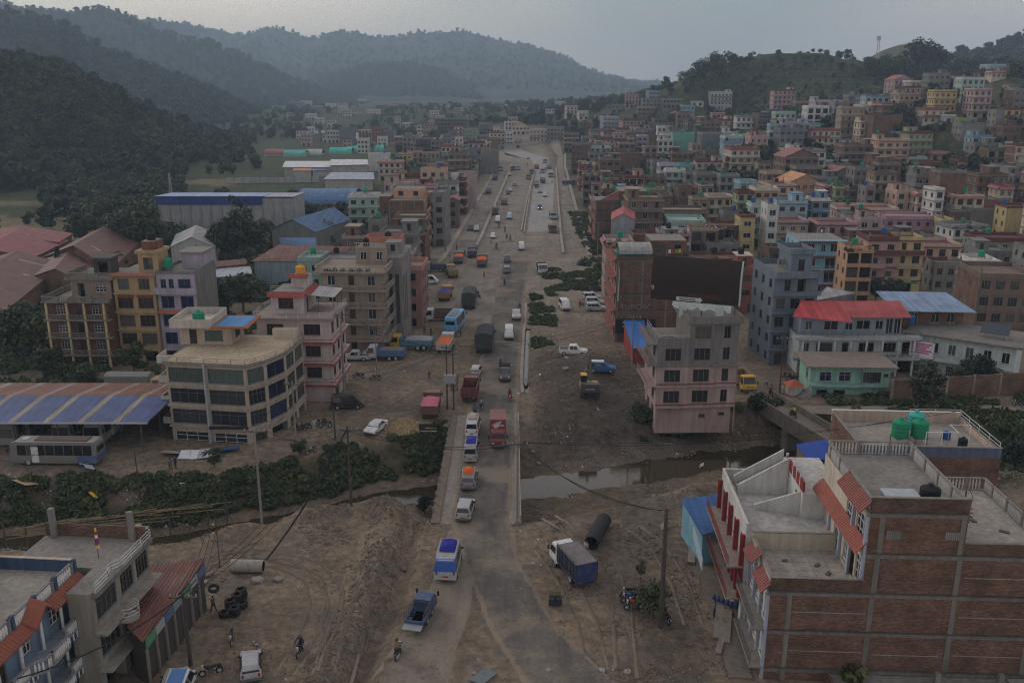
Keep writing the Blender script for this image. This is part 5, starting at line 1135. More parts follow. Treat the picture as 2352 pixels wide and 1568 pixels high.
# --- pink and grey corner house above the river
PK,GC = M('plaster',(.4,.3,.28)),M('concrete',(.2,.19,.18)); B = Bld('pink_grey_house','five-storey corner house, pink below and raw grey above, over the river bank',(19.6,116.2,0),.03); MRN = M('plaster',(.2,.07,.06))
B.block(.2,10.6,.6,9,-2.2,1,3.9,PK,{'f': [[(.62,2.2,.9,.55,'m'),(.88,2.5,.9,.5,'m')]],'l': [[(.3,.8,2,2.6,'v'),(.7,.8,2,2.6,'v')]]})
def bay(x0,x1,z0,n_,m,y0=0.,wst='m',wide=2.2):
 B.block(x0,x1,y0,9,z0,n_,3.0,m,{'f': (1,min(wide,(x1 - x0) * .62),1.75,.7,wst),'l': (2,1.6,1.6,.8,'n') if x0 < 1 else None})
bay(0,4.3,1.7,2,PK); bay(4.303,7.9,1.7,2,PK,.15); bay(7.903,11,1.7,2,PK,.4,'n',.9); bay(0,4.3,7.7,1,GC); bay(4.303,7.9,7.7,2,GC,.15); bay(7.903,11,7.7,2,GC,.4,'n',.9)
for z_ in (1.75,4.7):
 for x0,x1,y_ in ((0,4.3,0),(4.31,7.9,.15),(7.91,11,.4)): B.slab(x0,x1,y_ - .22,y_ - .005,z_ - .05,.18,PK,'ledge'); B.slab(x0,x1,y_ - .1,y_ - .004,z_ + .35,.12,MRN,'maroon_band')
B.band(0,11,.1,9,7.72,.2,GC,.25); B.band(4.3,11,.3,9,13.7,.25,GC,.5,'roof_slab'); B.parapet(0,4.3,0,9,10.7,.9,GC,'fl'); B.parapet(4.0,11.4,-.1,9.3,13.83,.75,GC); B.rail([(.1,8.8),(.1,.1),(4.2,.1)],11.6,.35,STEEL,1,2.2)
for z_ in (4.7,7.7,10.7): B.balcony(-1.2,-.02,.3,8.8,z_,PK if z_ < 7 else GC,.85,'rail','l',M('plaster',(.35,.25,.24)))
b = MB(); b.tube((11.15,.8,-2.2),(11.15,.8,13.5),.1,M('plain',(.3,.22,.22)),n=8); b.build('downpipe',B.root); B.done(); PGH = B; b = MB()
for i in range(20): a0,a1 = i * math.pi / 10,(i + 1) * math.pi / 10; b.tube((1.1 * math.cos(a0),.8 * math.sin(a0),0),(1.1 * math.cos(a1),.8 * math.sin(a1),0),.05,IRON,n=5)
tag(b.build('hose_ring',None,B.wld(2.1,3.0,10.78)),'black hose ring lying on the grey terrace beneath the billboard','hose')
# --- billboard
a = Vector((19.3,122.3,15.7)); c = Vector((30.4,117.6,15.7)); ln = (c - a).length; ang = math.atan2(c.y - a.y,c.x - a.x)
r = thing('billboard','huge dark brown rooftop billboard with faded phone number','billboard',(a.x,a.y,15.7),ang); DKB = M('plain',(.028,.02,.017)); n_ = 12; bd = MB(); prof = []
for i in range(n_ + 1): t_ = i / n_; prof.append((.0 + 1.6 * max(0,t_ - .45) ** 2 * 2.2,5.9 * t_))
for (y0_,z0_),(y1_,z1_) in zip(prof[:-1],prof[1:]): bd.hexa([(0,y0_,z0_),(ln,y0_,z0_),(ln,y0_ + .08,z0_),(0,y0_ + .08,z0_),(0,y1_,z1_),(ln,y1_,z1_),(ln,y1_ + .08,z1_),(0,y1_ + .08,z1_)],DKB)
bd.build('panel',r); b = MB()
for (y0_,z0_),(y1_,z1_) in zip(prof[:-1],prof[1:]): b.hexa([(ln + .01,y0_ - .1,z0_),(ln + .2,y0_ - .1,z0_),(ln + .2,y0_ + .25,z0_),(ln + .01,y0_ + .25,z0_),(ln + .01,y1_ - .1,z1_),(ln + .2,y1_ - .1,z1_),(ln + .2,y1_ + .25,z1_),(ln + .01,y1_ + .25,z1_)],M('plain',(.3,.42,.36)))
b.build('edge_strip',r)
for i in range(6): b = MB(); x_ = .5 + i * (ln - 1) / 5; b.tube((x_,.2,-2),(x_,.2,3.0),.09,IRON); b.tube((x_,.25,3),(x_,3.0,-1.6),.06,IRON); b.build('support_frame',r)
text(r,'9865090965',(ln * .62,-.06,.55),.95,M('plain',(.11,.05,.025)),name='faded_number'); text(r,'9',(.25,-.06,1.25),1.0,M('plain',(.4,.38,.34)),name='digit')
b = MB(); b.prism([(0,0),(3.2,0),(3.2,-.14),(3.6,.26),(3.2,.66),(3.2,.52),(0,.52)],0,.03,M('plain',(.45,.44,.42))); ar = b.build('arrow_plate',r,(ln * .3,-.05,.1)); ar.rotation_euler = (math.pi / 2,0,0); text(r,'986509096',(ln * .3 + 1.55,-.1,.18),.5,M('plain',(.05,.05,.05)),name='plate_number')
cl = thing('torn_banner','torn pale sheet hanging under the billboard','banner',(a.x,a.y,15.7),ang); b = MB(); rs = random.Random(4); X0 = 3.2
for i in range(16):
 x0,x1 = X0 + i * .5,X0 + (i + 1) * .5; d0,d1 = -.5 - .5 * abs(math.sin(i * .9)),-.5 - .5 * abs(math.sin((i + 1) * .9))
 if i in (2,3,12,13): d0 -= 1.2; d1 -= 1.1
 y0_,y1_ = -.2 - .12 * math.sin(i * 1.7),-.2 - .12 * math.sin((i + 1) * 1.7); b.face([(x0,y0_ - .35,d0),(x1,y1_ - .35,d1),(x1,y1_,-.02),(x0,y0_,-.02)],M('cloth',(.4,.45,.42)))
b.build('sheet',cl)
# --- painted-wall house (TUBORG / RIZOL)
q0 = W(1414,792); B = Bld('painted_wall_house','brick house with faded beer lettering and a dark RIZOL sign on its wall',(q0[0],155.5,0),0.0); WB = 13.
B.block(0,WB,0,12,-.5,5,3.05,{'f': BRK,'l': M('plaster',(.33,.18,.15)),'r': BRK,'b': BRK},{'l': (3,1.3,1.5,.8,'n')}); frame_lines(B,[.3,4.6,8.9,12.8],[2.5,5.6,8.6,11.7,14.75],0,WB,-.5,14.6,w=.3,h=.28)
for i in range(1,6): tiles_awning(B,(-.02,11.5),(-.02,.3),-.5 + i * 3.05 + .2,(-1.1,0),.55,M('tile',(.3,.12,.1)))
b = MB(); b.box(.1,7.2,-.16,-.09,1.6,4.3,M('plain',(.02,.024,.03))); b.build('sign_board',B.root); text(B.root,'RIZOL',(3.9,-.18,2.9),1.25,M('plain',(.6,.6,.6)))
b = MB(); b.face([(1.25,-.175,3.75),(1.75,-.175,3.35),(2.25,-.175,3.75)],M('plain',(.6,.6,.6))); b.face([(1.3,-.175,2.85),(1.75,-.175,3.3),(1.75,-.175,2.85)],M('plain',(.6,.6,.6))); b.build('logo',B.root)
text(B.root,'TUBORG',(3.7,-.07,5.95),1.45,M('plain',(.24,.19,.16)),name='painted_letters'); b = MB()
for i in range(16): a0,a1 = math.pi * (.55 + .9 * i / 16),math.pi * (.55 + .9 * (i + 1) / 16); b.tube((1.3 + 1.0 * math.cos(a0),-.06,6.5 + 1.9 * math.sin(a0)),(1.3 + 1.0 * math.cos(a1),-.06,6.5 + 1.9 * math.sin(a1)),.06,M('plain',(.24,.19,.16)),n=4)
b.build('painted_scroll',B.root); b = MB()
for i in range(6): x_ = .4 + i * 1.5; b.tube((x_,-.12,4.6),(x_,-.12,12.6),.04,IRON,n=4)
for z_ in (6.2,9,11.2): b.tube((.3,-.12,z_),(8,-.12,z_),.04,IRON,n=4)
b.tube((.35,-.2,7.5),(.5,-.2,13.5),.13,M('cloth',(.4,.45,.43)),.05); b.build('sign_scaffold',B.root)
B.parapet(0,WB,0,12,14.75,.7,M('brick',(.13,.1,.08)),'frl'); B.block(6.4,12.9,4,11.5,14.75,1,2.9,BRK,{'f': (2,1.2,1.4,.8,'n')}); b = MB()
for i in range(8): a0,a1 = math.pi * i / 8,math.pi * (i + 1) / 8; b.hexa([(.3,3 - 3.0 * math.cos(a0),15.9 + 1.5 * math.sin(a0)),(6.2,3 - 3.0 * math.cos(a0),15.9 + 1.5 * math.sin(a0)),(6.2,3 - 3. * math.cos(a1),15.9 + 1.5 * math.sin(a1)),(.3,3 - 3. * math.cos(a1),15.9 + 1.5 * math.sin(a1)),(.3,3 - 3.05 * math.cos(a0),15.98 + 1.5 * math.sin(a0)),(6.2,3 - 3.05 * math.cos(a0),15.98 + 1.5 * math.sin(a0)),(6.2,3 - 3.05 * math.cos(a1),15.98 + 1.5 * math.sin(a1)),(.3,3 - 3.05 * math.cos(a1),15.98 + 1.5 * math.sin(a1))],M('sheet',(.27,.27,.26)))
b.build('curved_roof',B.root); b = MB(); b.box(.4,6.1,2.4,5.8,14.77,15.9,M('plaster',(.1,.25,.18))); b.build('roof_room',B.root); B.done(); PWH = B
shed('blue_tin_lean_to','bright blue tin lean-to roof against the painted brick wall',[(1452,800),(1490,800),(1480,735),(1432,735)],[3.0,3.0,4.4,4.4],M('plaster',(.3,.06,.05)),M('sheety',(.05,.16,.42)))
# --- slate house
B = Bld('slate_house','slate blue-grey tall house with rows of dark windows beside the lane',(42.3,142,0),.06); SL = M('plaster',(.15,.185,.23)); sw = (3,1.5,1.7,.7,'n')
B.block(0,7.2,0,11,-.5,5,3.05,SL,{'f': [[(.25,.1,1.8,2.3,'v'),(.7,.1,2,2.3,'v')],sw,sw,sw,[(.3,.6,1.0,1.8,'n'),(.62,.1,1.3,2.4,'v')]],'l': (3,1.3,1.5,.8,'n')})
for i in range(1,5): B.slab(-.4,7.6,-.5,-.01,-.5 + i * 3.05 - .15,.7 if i == 4 else .3,SL,'ledge')
B.balcony(-.2,7.4,-1.2,-.02,14.75,SL,.95,'wall','flr'); B.block(3.6,7.1,3.0,9,14.75,1,3,SL,{'f': (1,1,2,.2,'n')}); B.parapet(3.3,7.4,2.7,9.3,17.75,.9,SL); B.parapet(0,7.2,.2,11,14.75,.9,SL,'lb'); B.done(); SLH = B
# --- school with red roof
B = Bld('school_building','long school with red tin roof, blue-grey upper floor and white arcaded floors',(45.4,137,0),.0); SB,SW_ = M('plaster',(.28,.33,.4)),M('plaster',(.5,.55,.55)); Ws = 18.5
B.block(0,Ws,0,8,-.5,2,3.3,SW_,{'f': [[(.1,.8,1.6,1.4,'w'),(.25,.1,1,2.2,'d'),(.45,.8,1.8,1.4,'w'),(.6,.8,1.2,.8,'w'),(.75,.5,2,2,'m'),(.92,.1,2.4,2.7,'v')],[(.06,.8,1.2,1.5,'w'),(.22,.8,2.6,1.5,'m'),(.4,.1,1,2.2,'v'),(.58,.8,2.4,1.5,'m'),(.78,.8,2.0,1.5,'m'),(.93,.1,1.6,2.3,'v')]]})
B.block(0.5,Ws - 2,1.3,8,6.1,1,3.2,SB,{'f': [[(.08,.7,1.0,1.5,'w'),(.3,.7,2.2,1.5,'w'),(.48,.7,1.2,1.2,'w'),(.62,.8,2.2,1.5,'w'),(.78,.8,1.2,1.4,'w'),(.88,.1,1.1,2.5,'w'),(.96,.1,1.0,2.5,'w')]]})
for z_ in (2.75,6.05): B.slab(-1.2,Ws + .3,-1.6,-.01,z_ - .15,.5,M('plaster',(.36,.39,.4)),'balcony_slab'); B.rail([(-1.1,-1.5),(Ws,-1.5)],z_ + .35,.9,IRON,2,2.4)
RR = M('sheety',(.4,.085,.085)); b = MB(); b.hexa([(-1.6,-.8,9.5),(7.2,-2.4,9.0),(7.2,3.8,10.9),(1.0,3.8,10.9),(-1.6,-.8,9.6),(7.2,-2.4,9.1),(7.2,3.8,11),(1.0,3.8,11)],M('sheety',(.46,.07,.07))); b.build('roof_slope',B.root); b = MB(); b.hexa([(7.22,-.6,9.3),(Ws - 1.4,-.6,9.3),(Ws - 1.6,3.8,10.9),(7.22,3.8,10.9),(7.22,-.6,9.4),(Ws - 1.4,-.6,9.4),(Ws - 1.6,3.8,11),(7.22,3.8,11)],RR); b.build('roof_slope',B.root); b = MB(); b.hexa([(1.,3.82,10.9),(Ws - 1.6,3.82,10.9),(Ws - 1.2,8.8,9.3),(0,8.8,9.3),(1.,3.82,11),(Ws - 1.6,3.82,11),(Ws - 1.2,8.8,9.4),(0,8.8,9.4)],RR); b.build('roof_slope',B.root)
for i in range(8): b = MB(); x_ = .2 + i * 2.5; b.box(x_ - .14,x_ + .14,-1.45,-1.2,-.5,5.9,SW_); b.build('column',B.root)
B.done()
B = Bld('school_wing','white school wing with banner, solar panel and cluttered concrete roof',(63.6,138.5,0),-.62); B.block(0,15,0,9,-.5,2,3.4,SW_,{'f': [(6,1.0,1.7,.6,'t'),(6,1.1,1.7,.7,'w')],'l': (2,2.6,2.6,.1,'v')}); B.slab(-.6,15,-1.6,-.01,2.75,.35,SW_,'balcony_slab'); B.band(0,15,0,9,6.45,.3,M('concrete',(.2,.19,.17)),.9,'roof_slab'); B.rail([(0,-1.5),(15,-1.5)],3.1,.9,STEEL,2,2.2)
b = MB(); b.box(.4,4.0,-1.72,-1.66,3.0,5.6,M('plain',(.6,.56,.6))); b.build('banner',B.root); b = MB(); [b.box(.7,3.7 - (i % 3) * .4,-1.735,-1.722,5.1 - i * .35,5.3 - i * .35,M('plain',(.4,.05,.2))) for i in range(5)]; b.build('banner_lettering',B.root); B.done(); SWG = B
p = B.wld(9.5,2.2,7.4); b = MB(); b.hexa([(0,0,0),(4,0,0),(4,2.2,1.2),(0,2.2,1.2),(0,0,.06),(4,0,.06),(4,2.2,1.26),(0,2.2,1.26)],M('glass',(.03,.035,.05))); o = thing('solar_panel','large tilted solar panel on the school wing roof','solar panel',p,-.62); b.build('panel',o); b = MB(); [b.tube((x_,2.1,-.8),(x_,2.1,1.2),.04,STEEL,n=4) for x_ in (.3,3.7)]; [b.tube((x_,.1,-.8),(x_,.1,0),.04,STEEL,n=4) for x_ in (.3,3.7)]; b.build('stand',o)
B = Bld('brick_roof_room','brick rooftop room with a pale blue tin roof above the school',(62.5,143,0),.0); B.block(0,11.5,0,7,-.5,1,9.6,BRK,{'f': [[(.3,7,1.1,2,'w'),(.6,7.3,1.4,1.4,'w'),(.82,7.3,1.2,1.4,'w')]]}); roofplane('roof',B.root,[(-.6,-1.6,9.1),(12.6,-1.8,8.9),(11.6,7.3,10.2),(-.4,7.3,10.4)],.1,M('sheet',(.2,.28,.4))); B.done(); p = B.wld(1.5,-3.2); tank((p[0],p[1],6.7),'blue','blue tank on a pipe stand before the brick rooftop room',.6,1.2,1.0)
# --- mint house by the small bridge
B = Bld('mint_house','small mint green house with arches and an outside stair by the lane',(44.2,126.9,0),-.05); MT = M('plaster',(.27,.47,.4)); B.block(0,7.4,0,6,-.6,1,5.1,MT,{'f': [[(.26,.35,1.6,1.0,'v'),(.6,.35,1.7,1.0,'v'),(.3,2.7,1.7,1.4,'l'),(.68,2.7,1.7,1.4,'l')]],'l': [[(.7,2.5,1.1,1.6,'l')]]}); B.block(7.403,11.4,-.5,6,1.4,1,3.1,MT,{'f': [[(.2,.7,1.4,1.6,'m'),(.5,.7,1.4,1.6,'m'),(.85,1.6,.7,.5,'n')]]}); B.block(7.45,11.2,.2,6,-.6,1,1.99,MT); B.slab(-.9,12.2,-1.4,6.6,4.52,.22,M('concrete',(.25,.21,.18)),'roof_slab'); B.slab(0,7.35,-1.0,-.01,1.5,.35,MT,'ledge'); b = MB()
for i in range(9): b.box(-2.6 + i * .28,-2.3 + i * .28 + .02,-1.6,-.3,-.6,-.3 + i * .21,M('concrete',(.33,.33,.31)))
b.build('stair',B.root); B.rail([(-2.6,-1.6),(-.1,-1.6)],1.0,.6,STEEL,2,.8,'stair_rail'); B.done(); MH = B
# --- middle rows between slate house and hillside
H2 = 'in the painted row behind the school'
q = W(1836,545,12.4); B = Bld('sky_blue_house','sky blue four-storey house with maroon scalloped balcony bands',(q[0],q[1],0),-.02); SK = M('plaster',(.25,.48,.58)); SC_ = M('plaster',(.2,.06,.06)); B.block(0,10,0,10,-1,4,3.2,SK,{'f': [(3,1.4,1.7,.7,'w'),[(.35,.6,.9,1.8,'w'),(.72,.1,2.2,2.3,'w')],[(.35,.6,.9,1.8,'w'),(.72,.1,2.2,2.3,'w')],[(.28,.6,1.5,1.8,'w'),(.55,.6,.9,1.5,'w'),(.78,.6,1.6,1.8,'w')]],'l': (3,1.1,1.5,.8,'w')})
for i in (1,2,3,4):
 z_ = -1 + i * 3.2; B.slab(2.2 if i < 3 else -.2,10.3,-1.3,-.01,z_ - .15,.2,SK,'balcony_slab'); b = MB(); n_ = 22
 for j in range(n_): x_ = (2.2 if i < 3 else -.2) + j * (8.0 if i < 3 else 10.4) / n_; b.box(x_ + .04,x_ + .38,-1.36,-1.305,z_ - .55,z_ - .05,SC_)
 b.build('scalloped_band',B.root); B.rail([(2.3 if i < 3 else -.1,-1.2),(10.2,-1.2)],z_ + .05,.85,M('metal',(.4,.45,.48)),3,1.6)
B.rail([(-.2,10),(-.2,-1.2)],11.85,.85,STEEL,3,2); B.done(); SKB = B
house(1787,1856,462,4,'lightblue','bps',H2,rz=-.04); house(1866,1908,456,4,'blue','bps',H2,rz=-.05); house(1764,1789,470,5,'white','',H2,rz=-.03); house(1728,1766,468,4,'mint','b',H2,rz=-.04)
house(1924,2064,478,2,'cream','ptT',H2,rz=-.06,dep=12); house(1939,1976,490,3,'white','w',H2,rz=-.1); house(1976,2024,500,3,'rose','st',H2,rz=-.1); house(2038,2164,497,2,'magenta','b',H2,rz=-.08,dep=10)
house(1948,2008,568,4,'orange','va',H2,rz=-.05); house(1997,2066,545,4,'pink','bp',H2,rz=-.06,dep=9); house(2065,2124,545,4,'yellow','pb',H2,rz=-.06); house(2125,2209,560,3,'peach','bp',H2,rz=-.08); house(2252,2372,548,2,'green','pt',H2,rz=-.1,dep=10); house(2240,2300,600,4,'white','k',H2,rz=-.1,dep=8); house(2256,2380,632,4,'brown','k','filling the frame edge behind the school',rz=-.15,dep=12); house(2150,2250,605,2,'concrete','',H2,rz=-.1,dep=9)
house(1768,1832,570,2,'brick','kt',H2,rz=-.03); house(1700,1770,616,3,'red','sT',H2,rz=-.02,dep=8); shed('grey_barrel_shed','grey curved tin shed roof among trees behind the school',[(1868,690),(1965,690),(1966,672),(1900,658)],[8,8,9.5,9.5],GC,M('sheet',(.27,.27,.27)))
house(1695,1732,440,4,'green','b',H2,rz=-.03); house(1628,1680,450,3,'cream','bp',H2,rz=-.03); house(1702,1736,494,4,'yellow','',H2,rz=-.03); house(1662,1702,486,3,'concrete','w',H2,rz=-.03); house(1735,1790,432,4,'orange','p',H2,rz=-.03)
M_ = 'behind the painted wall'
q = Dp(1368,462,262); q1 = Dp(1487,455,262); w_ = q1[0] - q[0]; zt = q[2]; B = Bld('long_brick_house','wide bare brick house wall with concrete grid beside the road bend',(q[0],262,0),-.02); fh_ = (zt + .5) / 4; B.block(0,w_,0,12,-.5,4,fh_,{'f': BRK,'l': M('plaster',(.36,.2,.15)),'r': BRK,'b': BRK},{'l': (3,1.4,1.5,.8,'n')}); frame_lines(B,[.2,w_ * .33,w_ * .66,w_ - .2],[-.5 + fh_ * i for i in range(1,5)],0,w_,-.5,zt,w=.35,h=.35); B.block(w_ * .45,w_,1,12,zt,1,2.8,BRK); frame_lines_y = 0; B.rail([(0,11),(0,.1),(w_ * .45,.1)],zt,.9,STEEL,3,2); b = MB(); b.hexa([(w_ * .1,.6,zt),(w_ * .1,1.8,zt),(w_ * .45,1.8,zt),(w_ * .45,.6,zt),(w_ * .1,.6,zt + .3),(w_ * .1,1.8,zt + .3),(w_ * .45,1.8,zt + 3.0),(w_ * .45,.6,zt + 3.0)],M('plaster',(.3,.12,.1))); b.build('roof_stair',B.root)
for i in range(1,5): B.balcony(-1.2,-.02,.2,11.6,-.5 + i * fh_,M('plaster',(.36,.2,.15)),.8,'wall','l')
B.done(); p = B.wld(w_ * .8,5); tank((p[0],p[1],zt + 2.8),'black','black tank on top of the wide brick house',.75,1.5)
house(1511,1624,482,3,'brown','p',M_,rz=-.03,dep=10); house(1585,1650,524,3,'brown','v',M_,rz=-.03); house(1640,1716,518,3,'brick','v',M_,rz=-.03); house(1513,1588,534,3,'lilac','ra',M_,rz=-.03); gable_shed('red_roof_shed','grey rooftop shed with a red sloping tin roof',[W(1402,560,6),W(1456,560,6),W(1456,540,6),W(1404,540,6)],12.0,13.6,M('plaster',(.26,.28,.3)),M('sheet',(.35,.07,.07)),'shed'); house(1455,1515,540,4,'brick','k',M_,rz=-.02); house(1392,1456,556,4,'rose','ra',M_,rz=-.02,dep=9); house(1590,1712,596,3,'brick','kaT','behind the billboard',rz=-.02,dep=9); house(1505,1560,572,4,'brick','ka','directly behind the billboard',rz=0,dep=8); house(1624,1700,560,2,'concrete','T','behind the billboard',rz=-.02)
house(1480,1528,432,3,'green','ptt',ROW,rz=-.02) if 'ROW' in globals() else None
house(1384,1440,440,4,'brick','kat','near the road bend',rz=-.02); house(1436,1480,430,4,'brown','aT','near the road bend',rz=-.02); house(1540,1590,425,3,'grey','bp',M_,rz=-.02); house(1590,1628,455,3,'tan','pt',M_,rz=-.02); house(1500,1545,448,3,'brick','k',M_,rz=-.02)
longwall('boundary_wall','brick and tin boundary wall beside the school wing',W(2045,925),W(2352,905),3.4,.25,M('brick',(.17,.11,.09)))
# --- smaller houses filling the gaps of the dense town
def proj(x,y,z): d = y * C_ - (z - CZ) * S_; return CX_ + F_ * x / d,CY_ - F_ * (y * S_ + (z - CZ) * C_) / d
rs = random.Random(21); PAL = 'brick brick brick concrete concrete grey grey brown brown tan rose white white cream peach pink mint lightblue dark slate'.split(); hp_ = [(o[0].location.x,o[0].location.y) for o in HOUSES if not isinstance(o[0],str)]; nf = 0
for k in range(4000):
 if nf >= 170: break
 y = rs.uniform(190,640); right = rs.random() < .84
 x = rs.uniform(32 + max(0,y - 330) * .06,60 + y * .42) if right else rs.uniform(-40,-24)
 if not right and not 270 < y < 560: continue
 if right and (y < 215 and x < 75 or x > 140 and y > 545) : continue
 if min(math.hypot(x - a,y + 4 - c - 4) for a,c in hp_) < 10.5: continue
 n = rs.choice((1,2,2,3,3,4)); w = rs.uniform(7,11); z = Hs(x,y); p = proj(x,y,z + n * 2.95 + .8); q = w / 2 * F_ / (y * C_ - (z - 35) * S_)
 st = ''.join(s for s,pr in (('b',.3),('p',.4),('s',.45),('t',.22),('T',.2),('k',.3),('a',.1),('v',.1)) if rs.random() < pr); house(p[0] - q,p[0] + q,p[1],n,rs.choice(PAL),st,'tucked among the town roofs',dist=y,side='l' if right else 'r',mass=nf >= 20); hp_.append((x,y)); nf += 1
# close-packed rows on both sides of the road
for sx,x0,ys_ in ((-1,-25.5,list(np.arange(268,570,10.5))),(1,30.,list(np.arange(188,250,11)) + list(np.arange(290,580,10.5)))):
 for y in ys_:
  x = x0 + float(np.interp(y,[180,300,450,580],[0,1.5,9 if sx > 0 else 8,14])) - (0 if sx > 0 else 5) + rs.uniform(-1,1) + (4.5 if sx > 0 else 0)
  if min(math.hypot(x - a,y - c) for a,c in hp_) < 7.5: continue
  n = rs.choice((3,3,4,4,5)); w = rs.uniform(8,10); z = Hs(x,y); p = proj(x,y,z + n * 2.95 + .8); q = w / 2 * F_ / (y * C_ - (z - 35) * S_); st = ''.join(s for s,pr in (('b',.3),('p',.4),('s',.5),('t',.2),('T',.25),('k',.55),('a',.15)) if rs.random() < pr)
  house(p[0] - q,p[0] + q,p[1],n,rs.choice(PAL),st,'in the packed row along the road',dist=float(y),side='l' if sx > 0 else 'r',rz=-.02); hp_.append((x,y))
for x,y,n,c,st in ((-26.5,176,4,'dark','b'),(-25.5,190,3,'brown','v'),(-26,203,4,'concrete','bs'),(-25,216,3,'brick','k'),(-26,229,4,'brown','b'),(-36,185,3,'grey','T'),(-37,215,3,'brown','s')):
  p = proj(x,y,n * 2.95 + .8); q = 4 * F_ / (y * C_ + 35 * S_); house(p[0] - q,p[0] + q,p[1],n,c,st,'behind the lorry yard',dist=float(y),side='r',rz=-.03,dep=9)
for k in range(80):                                                # small far houses of the valley floor, too many to tell apart
  px,py = rs.uniform(640,1190),rs.uniform(232,330); q = rs.uniform(7,13); house(px - q,px + q,py,rs.choice((1,2,2,3)),rs.choice(('white','cream','grey','rose','brick','tan','concrete')),'','',mass=True,side='r',dmin=600)
# ---------------------------------------------------------------- roads, drains and bridges
def road_material(name,c1,c2,c3,along=8.,k=.5):
 c1,c2,c3 = (sc3(c,1.2) for c in (c1,c2,c3))
 m,t,p = newmat(name); v = objco(t); a = noise(t,v,.16,6,.65); b = noise(t,objco(t,(1.,1. / along,1)),.75,5,.7); c = noise(t,v,4,4,.7)
 x = mixc(t,ramp(t,b,.38,(0,0,0),.62,(1,1,1)),c1,c2); x = mixc(t,ramp(t,a,k - .04,(0,0,0),k + .1,(1,1,1)),x,c3); x = mixc(t,.35,x,ramp(t,c,.3,(.5,.5,.5),.7,(1.4,1.4,1.4)),'MULTIPLY')
 at = nd(t,'ShaderNodeVertexColor',layer_name='Col'); ed = noise(t,v,.9,5,.75); df = nd(t,'ShaderNodeMath',operation='ADD'); t.links.new(at.outputs[0],df.inputs[0]); t.links.new(ed,df.inputs[1])
 soil = mixc(t,ramp(t,a,.3,(0,0,0),.7,(1,1,1)),(.175,.14,.1),(.29,.235,.18)); x = mixc(t,ramp(t,df.outputs[0],.78,(0,0,0),.98,(1,1,1)),soil,x)
 t.links.new(x,p.inputs['Base Color']); p.inputs['Roughness'].default_value = .92; p.inputs['Specular IOR Level'].default_value = .2; bump(t,p,c,.5,.08); return m
def ribbon(name,label,left,right,mat,lift=.05,step=1.2,nx=10,flat=None,cat='road',kind='structure'):
 """sheet between two polylines given as (x, y) lists with the same number of points, laid on the terrain"""
 l,r = np.array(left,float),np.array(right,float); k = np.concatenate([[0],np.cumsum(np.hypot(*np.diff((l + r) / 2,axis=0).T))]); n = max(3,int(k[-1] / step)); s = np.linspace(0,k[-1],n)
 L2 = np.stack([np.interp(s,k,l[:,i]) for i in (0,1)],-1); R2 = np.stack([np.interp(s,k,r[:,i]) for i in (0,1)],-1); t = np.linspace(0,1,nx)
 wob = fbm(s * .25,s * 0 + 3,4,51) * min(1.0,.12 * np.hypot(*(l[0] - r[0]))); X = L2[:,None,0] * (1 - t) + R2[:,None,0] * t; Y = L2[:,None,1] * (1 - t) + R2[:,None,1] * t; X = X + wob[:,None] * np.where(t == 0,1,0) - np.roll(wob,7)[:,None] * np.where(t == 1,1,0)
 Z = H(X,Y); Z = np.maximum(Z,-.25)
 if flat: Z = np.where((Y > flat[0]) & (Y < flat[1]),.02,Z)
 for _ in range(3): Z[1:-1] = np.maximum(Z[1:-1],(Z[:-2] + Z[2:]) / 2)
 ed = np.minimum(np.minimum(t,1 - t)[None,:] * 4.5,np.minimum(s,k[-1] - s)[:,None] / 9.); A = np.ones(X.shape + (4,)); A[...,:3] = np.clip(ed,0,1)[...,None]; Z = Z - .1 * (1 - np.clip(ed * 3,0,1))
 return tag(link(name,grid_mesh(name,X,Y,Z + lift,mat,A)),label,cat,kind=kind)
ASP = road_material('worn_asphalt',(.085,.078,.072),(.125,.112,.098),(.185,.155,.122),9,.5); MUD = road_material('packed_mud',(.16,.135,.11),(.215,.18,.14),(.12,.105,.09),7,.55); CRD = road_material('new_concrete_road',(.25,.24,.225),(.3,.285,.26),(.2,.18,.15),14,.58); DRD = road_material('dusty_road',(.19,.17,.145),(.25,.22,.18),(.15,.125,.1),12,.52)
ribbon('dirt_track','grey-brown mud track forking off the road to the yard',[(-15,45),(-10.9,59.4),(-8.3,70),(-6.8,80),(-7.0,86)],[(-7.5,45),(-4.6,59.4),(-3.2,70),(-3.5,80),(-4,86)],MUD,.04,.8,8,cat='track')
ribbon('road','worn patched asphalt road crossing the bridge and forking in the foreground',[(7,44),(1.6,57),(-1.8,66),(-4.6,77),(-6.5,86),(-6.6,97),(-6.4,118),(-5.2,150),(-4,190),(-2.5,236)],[(17,44),(9.8,57),(4.2,66),(.9,77),(-.1,86),(.2,97),(.8,118),(1.6,150),(2.6,190),(5.2,236)],ASP,.07,.9,14,flat=(85.5,118))
ribbon('dirt_road','brown dirt carriageway of the road works',[(-19,165),(-15.5,200),(-11,240),(-9.6,262),(-2.5,450),(-1,530),(-8,590),(-34,645),(-80,700)],[(4,165),(4,200),(3,240),(2,275),(8.5,430),(10.5,510),(8,580),(-20,660),(-72,728)],DRD,.04,2.5,12)
ribbon('service_lane','dusty service lane behind the drain wall, left of the dirt road',[(-17.3,240),(-15.8,290),(-10,460),(-7,560),(-16,660),(-40,730)],[(-10.6,240),(-9.6,262),(-3.4,450),(.6,560),(-6,650),(-22,720)],DRD,.05,3,8,cat='lane')
ribbon('concrete_road','pale new concrete carriageway',[(3.9,279),(8.8,416),(12.2,500),(11,575),(-8,655),(-62,735)],[(13.2,279),(21,430),(23.5,510),(23.5,585),(8,675),(-50,765)],CRD,.07,2.5,8)
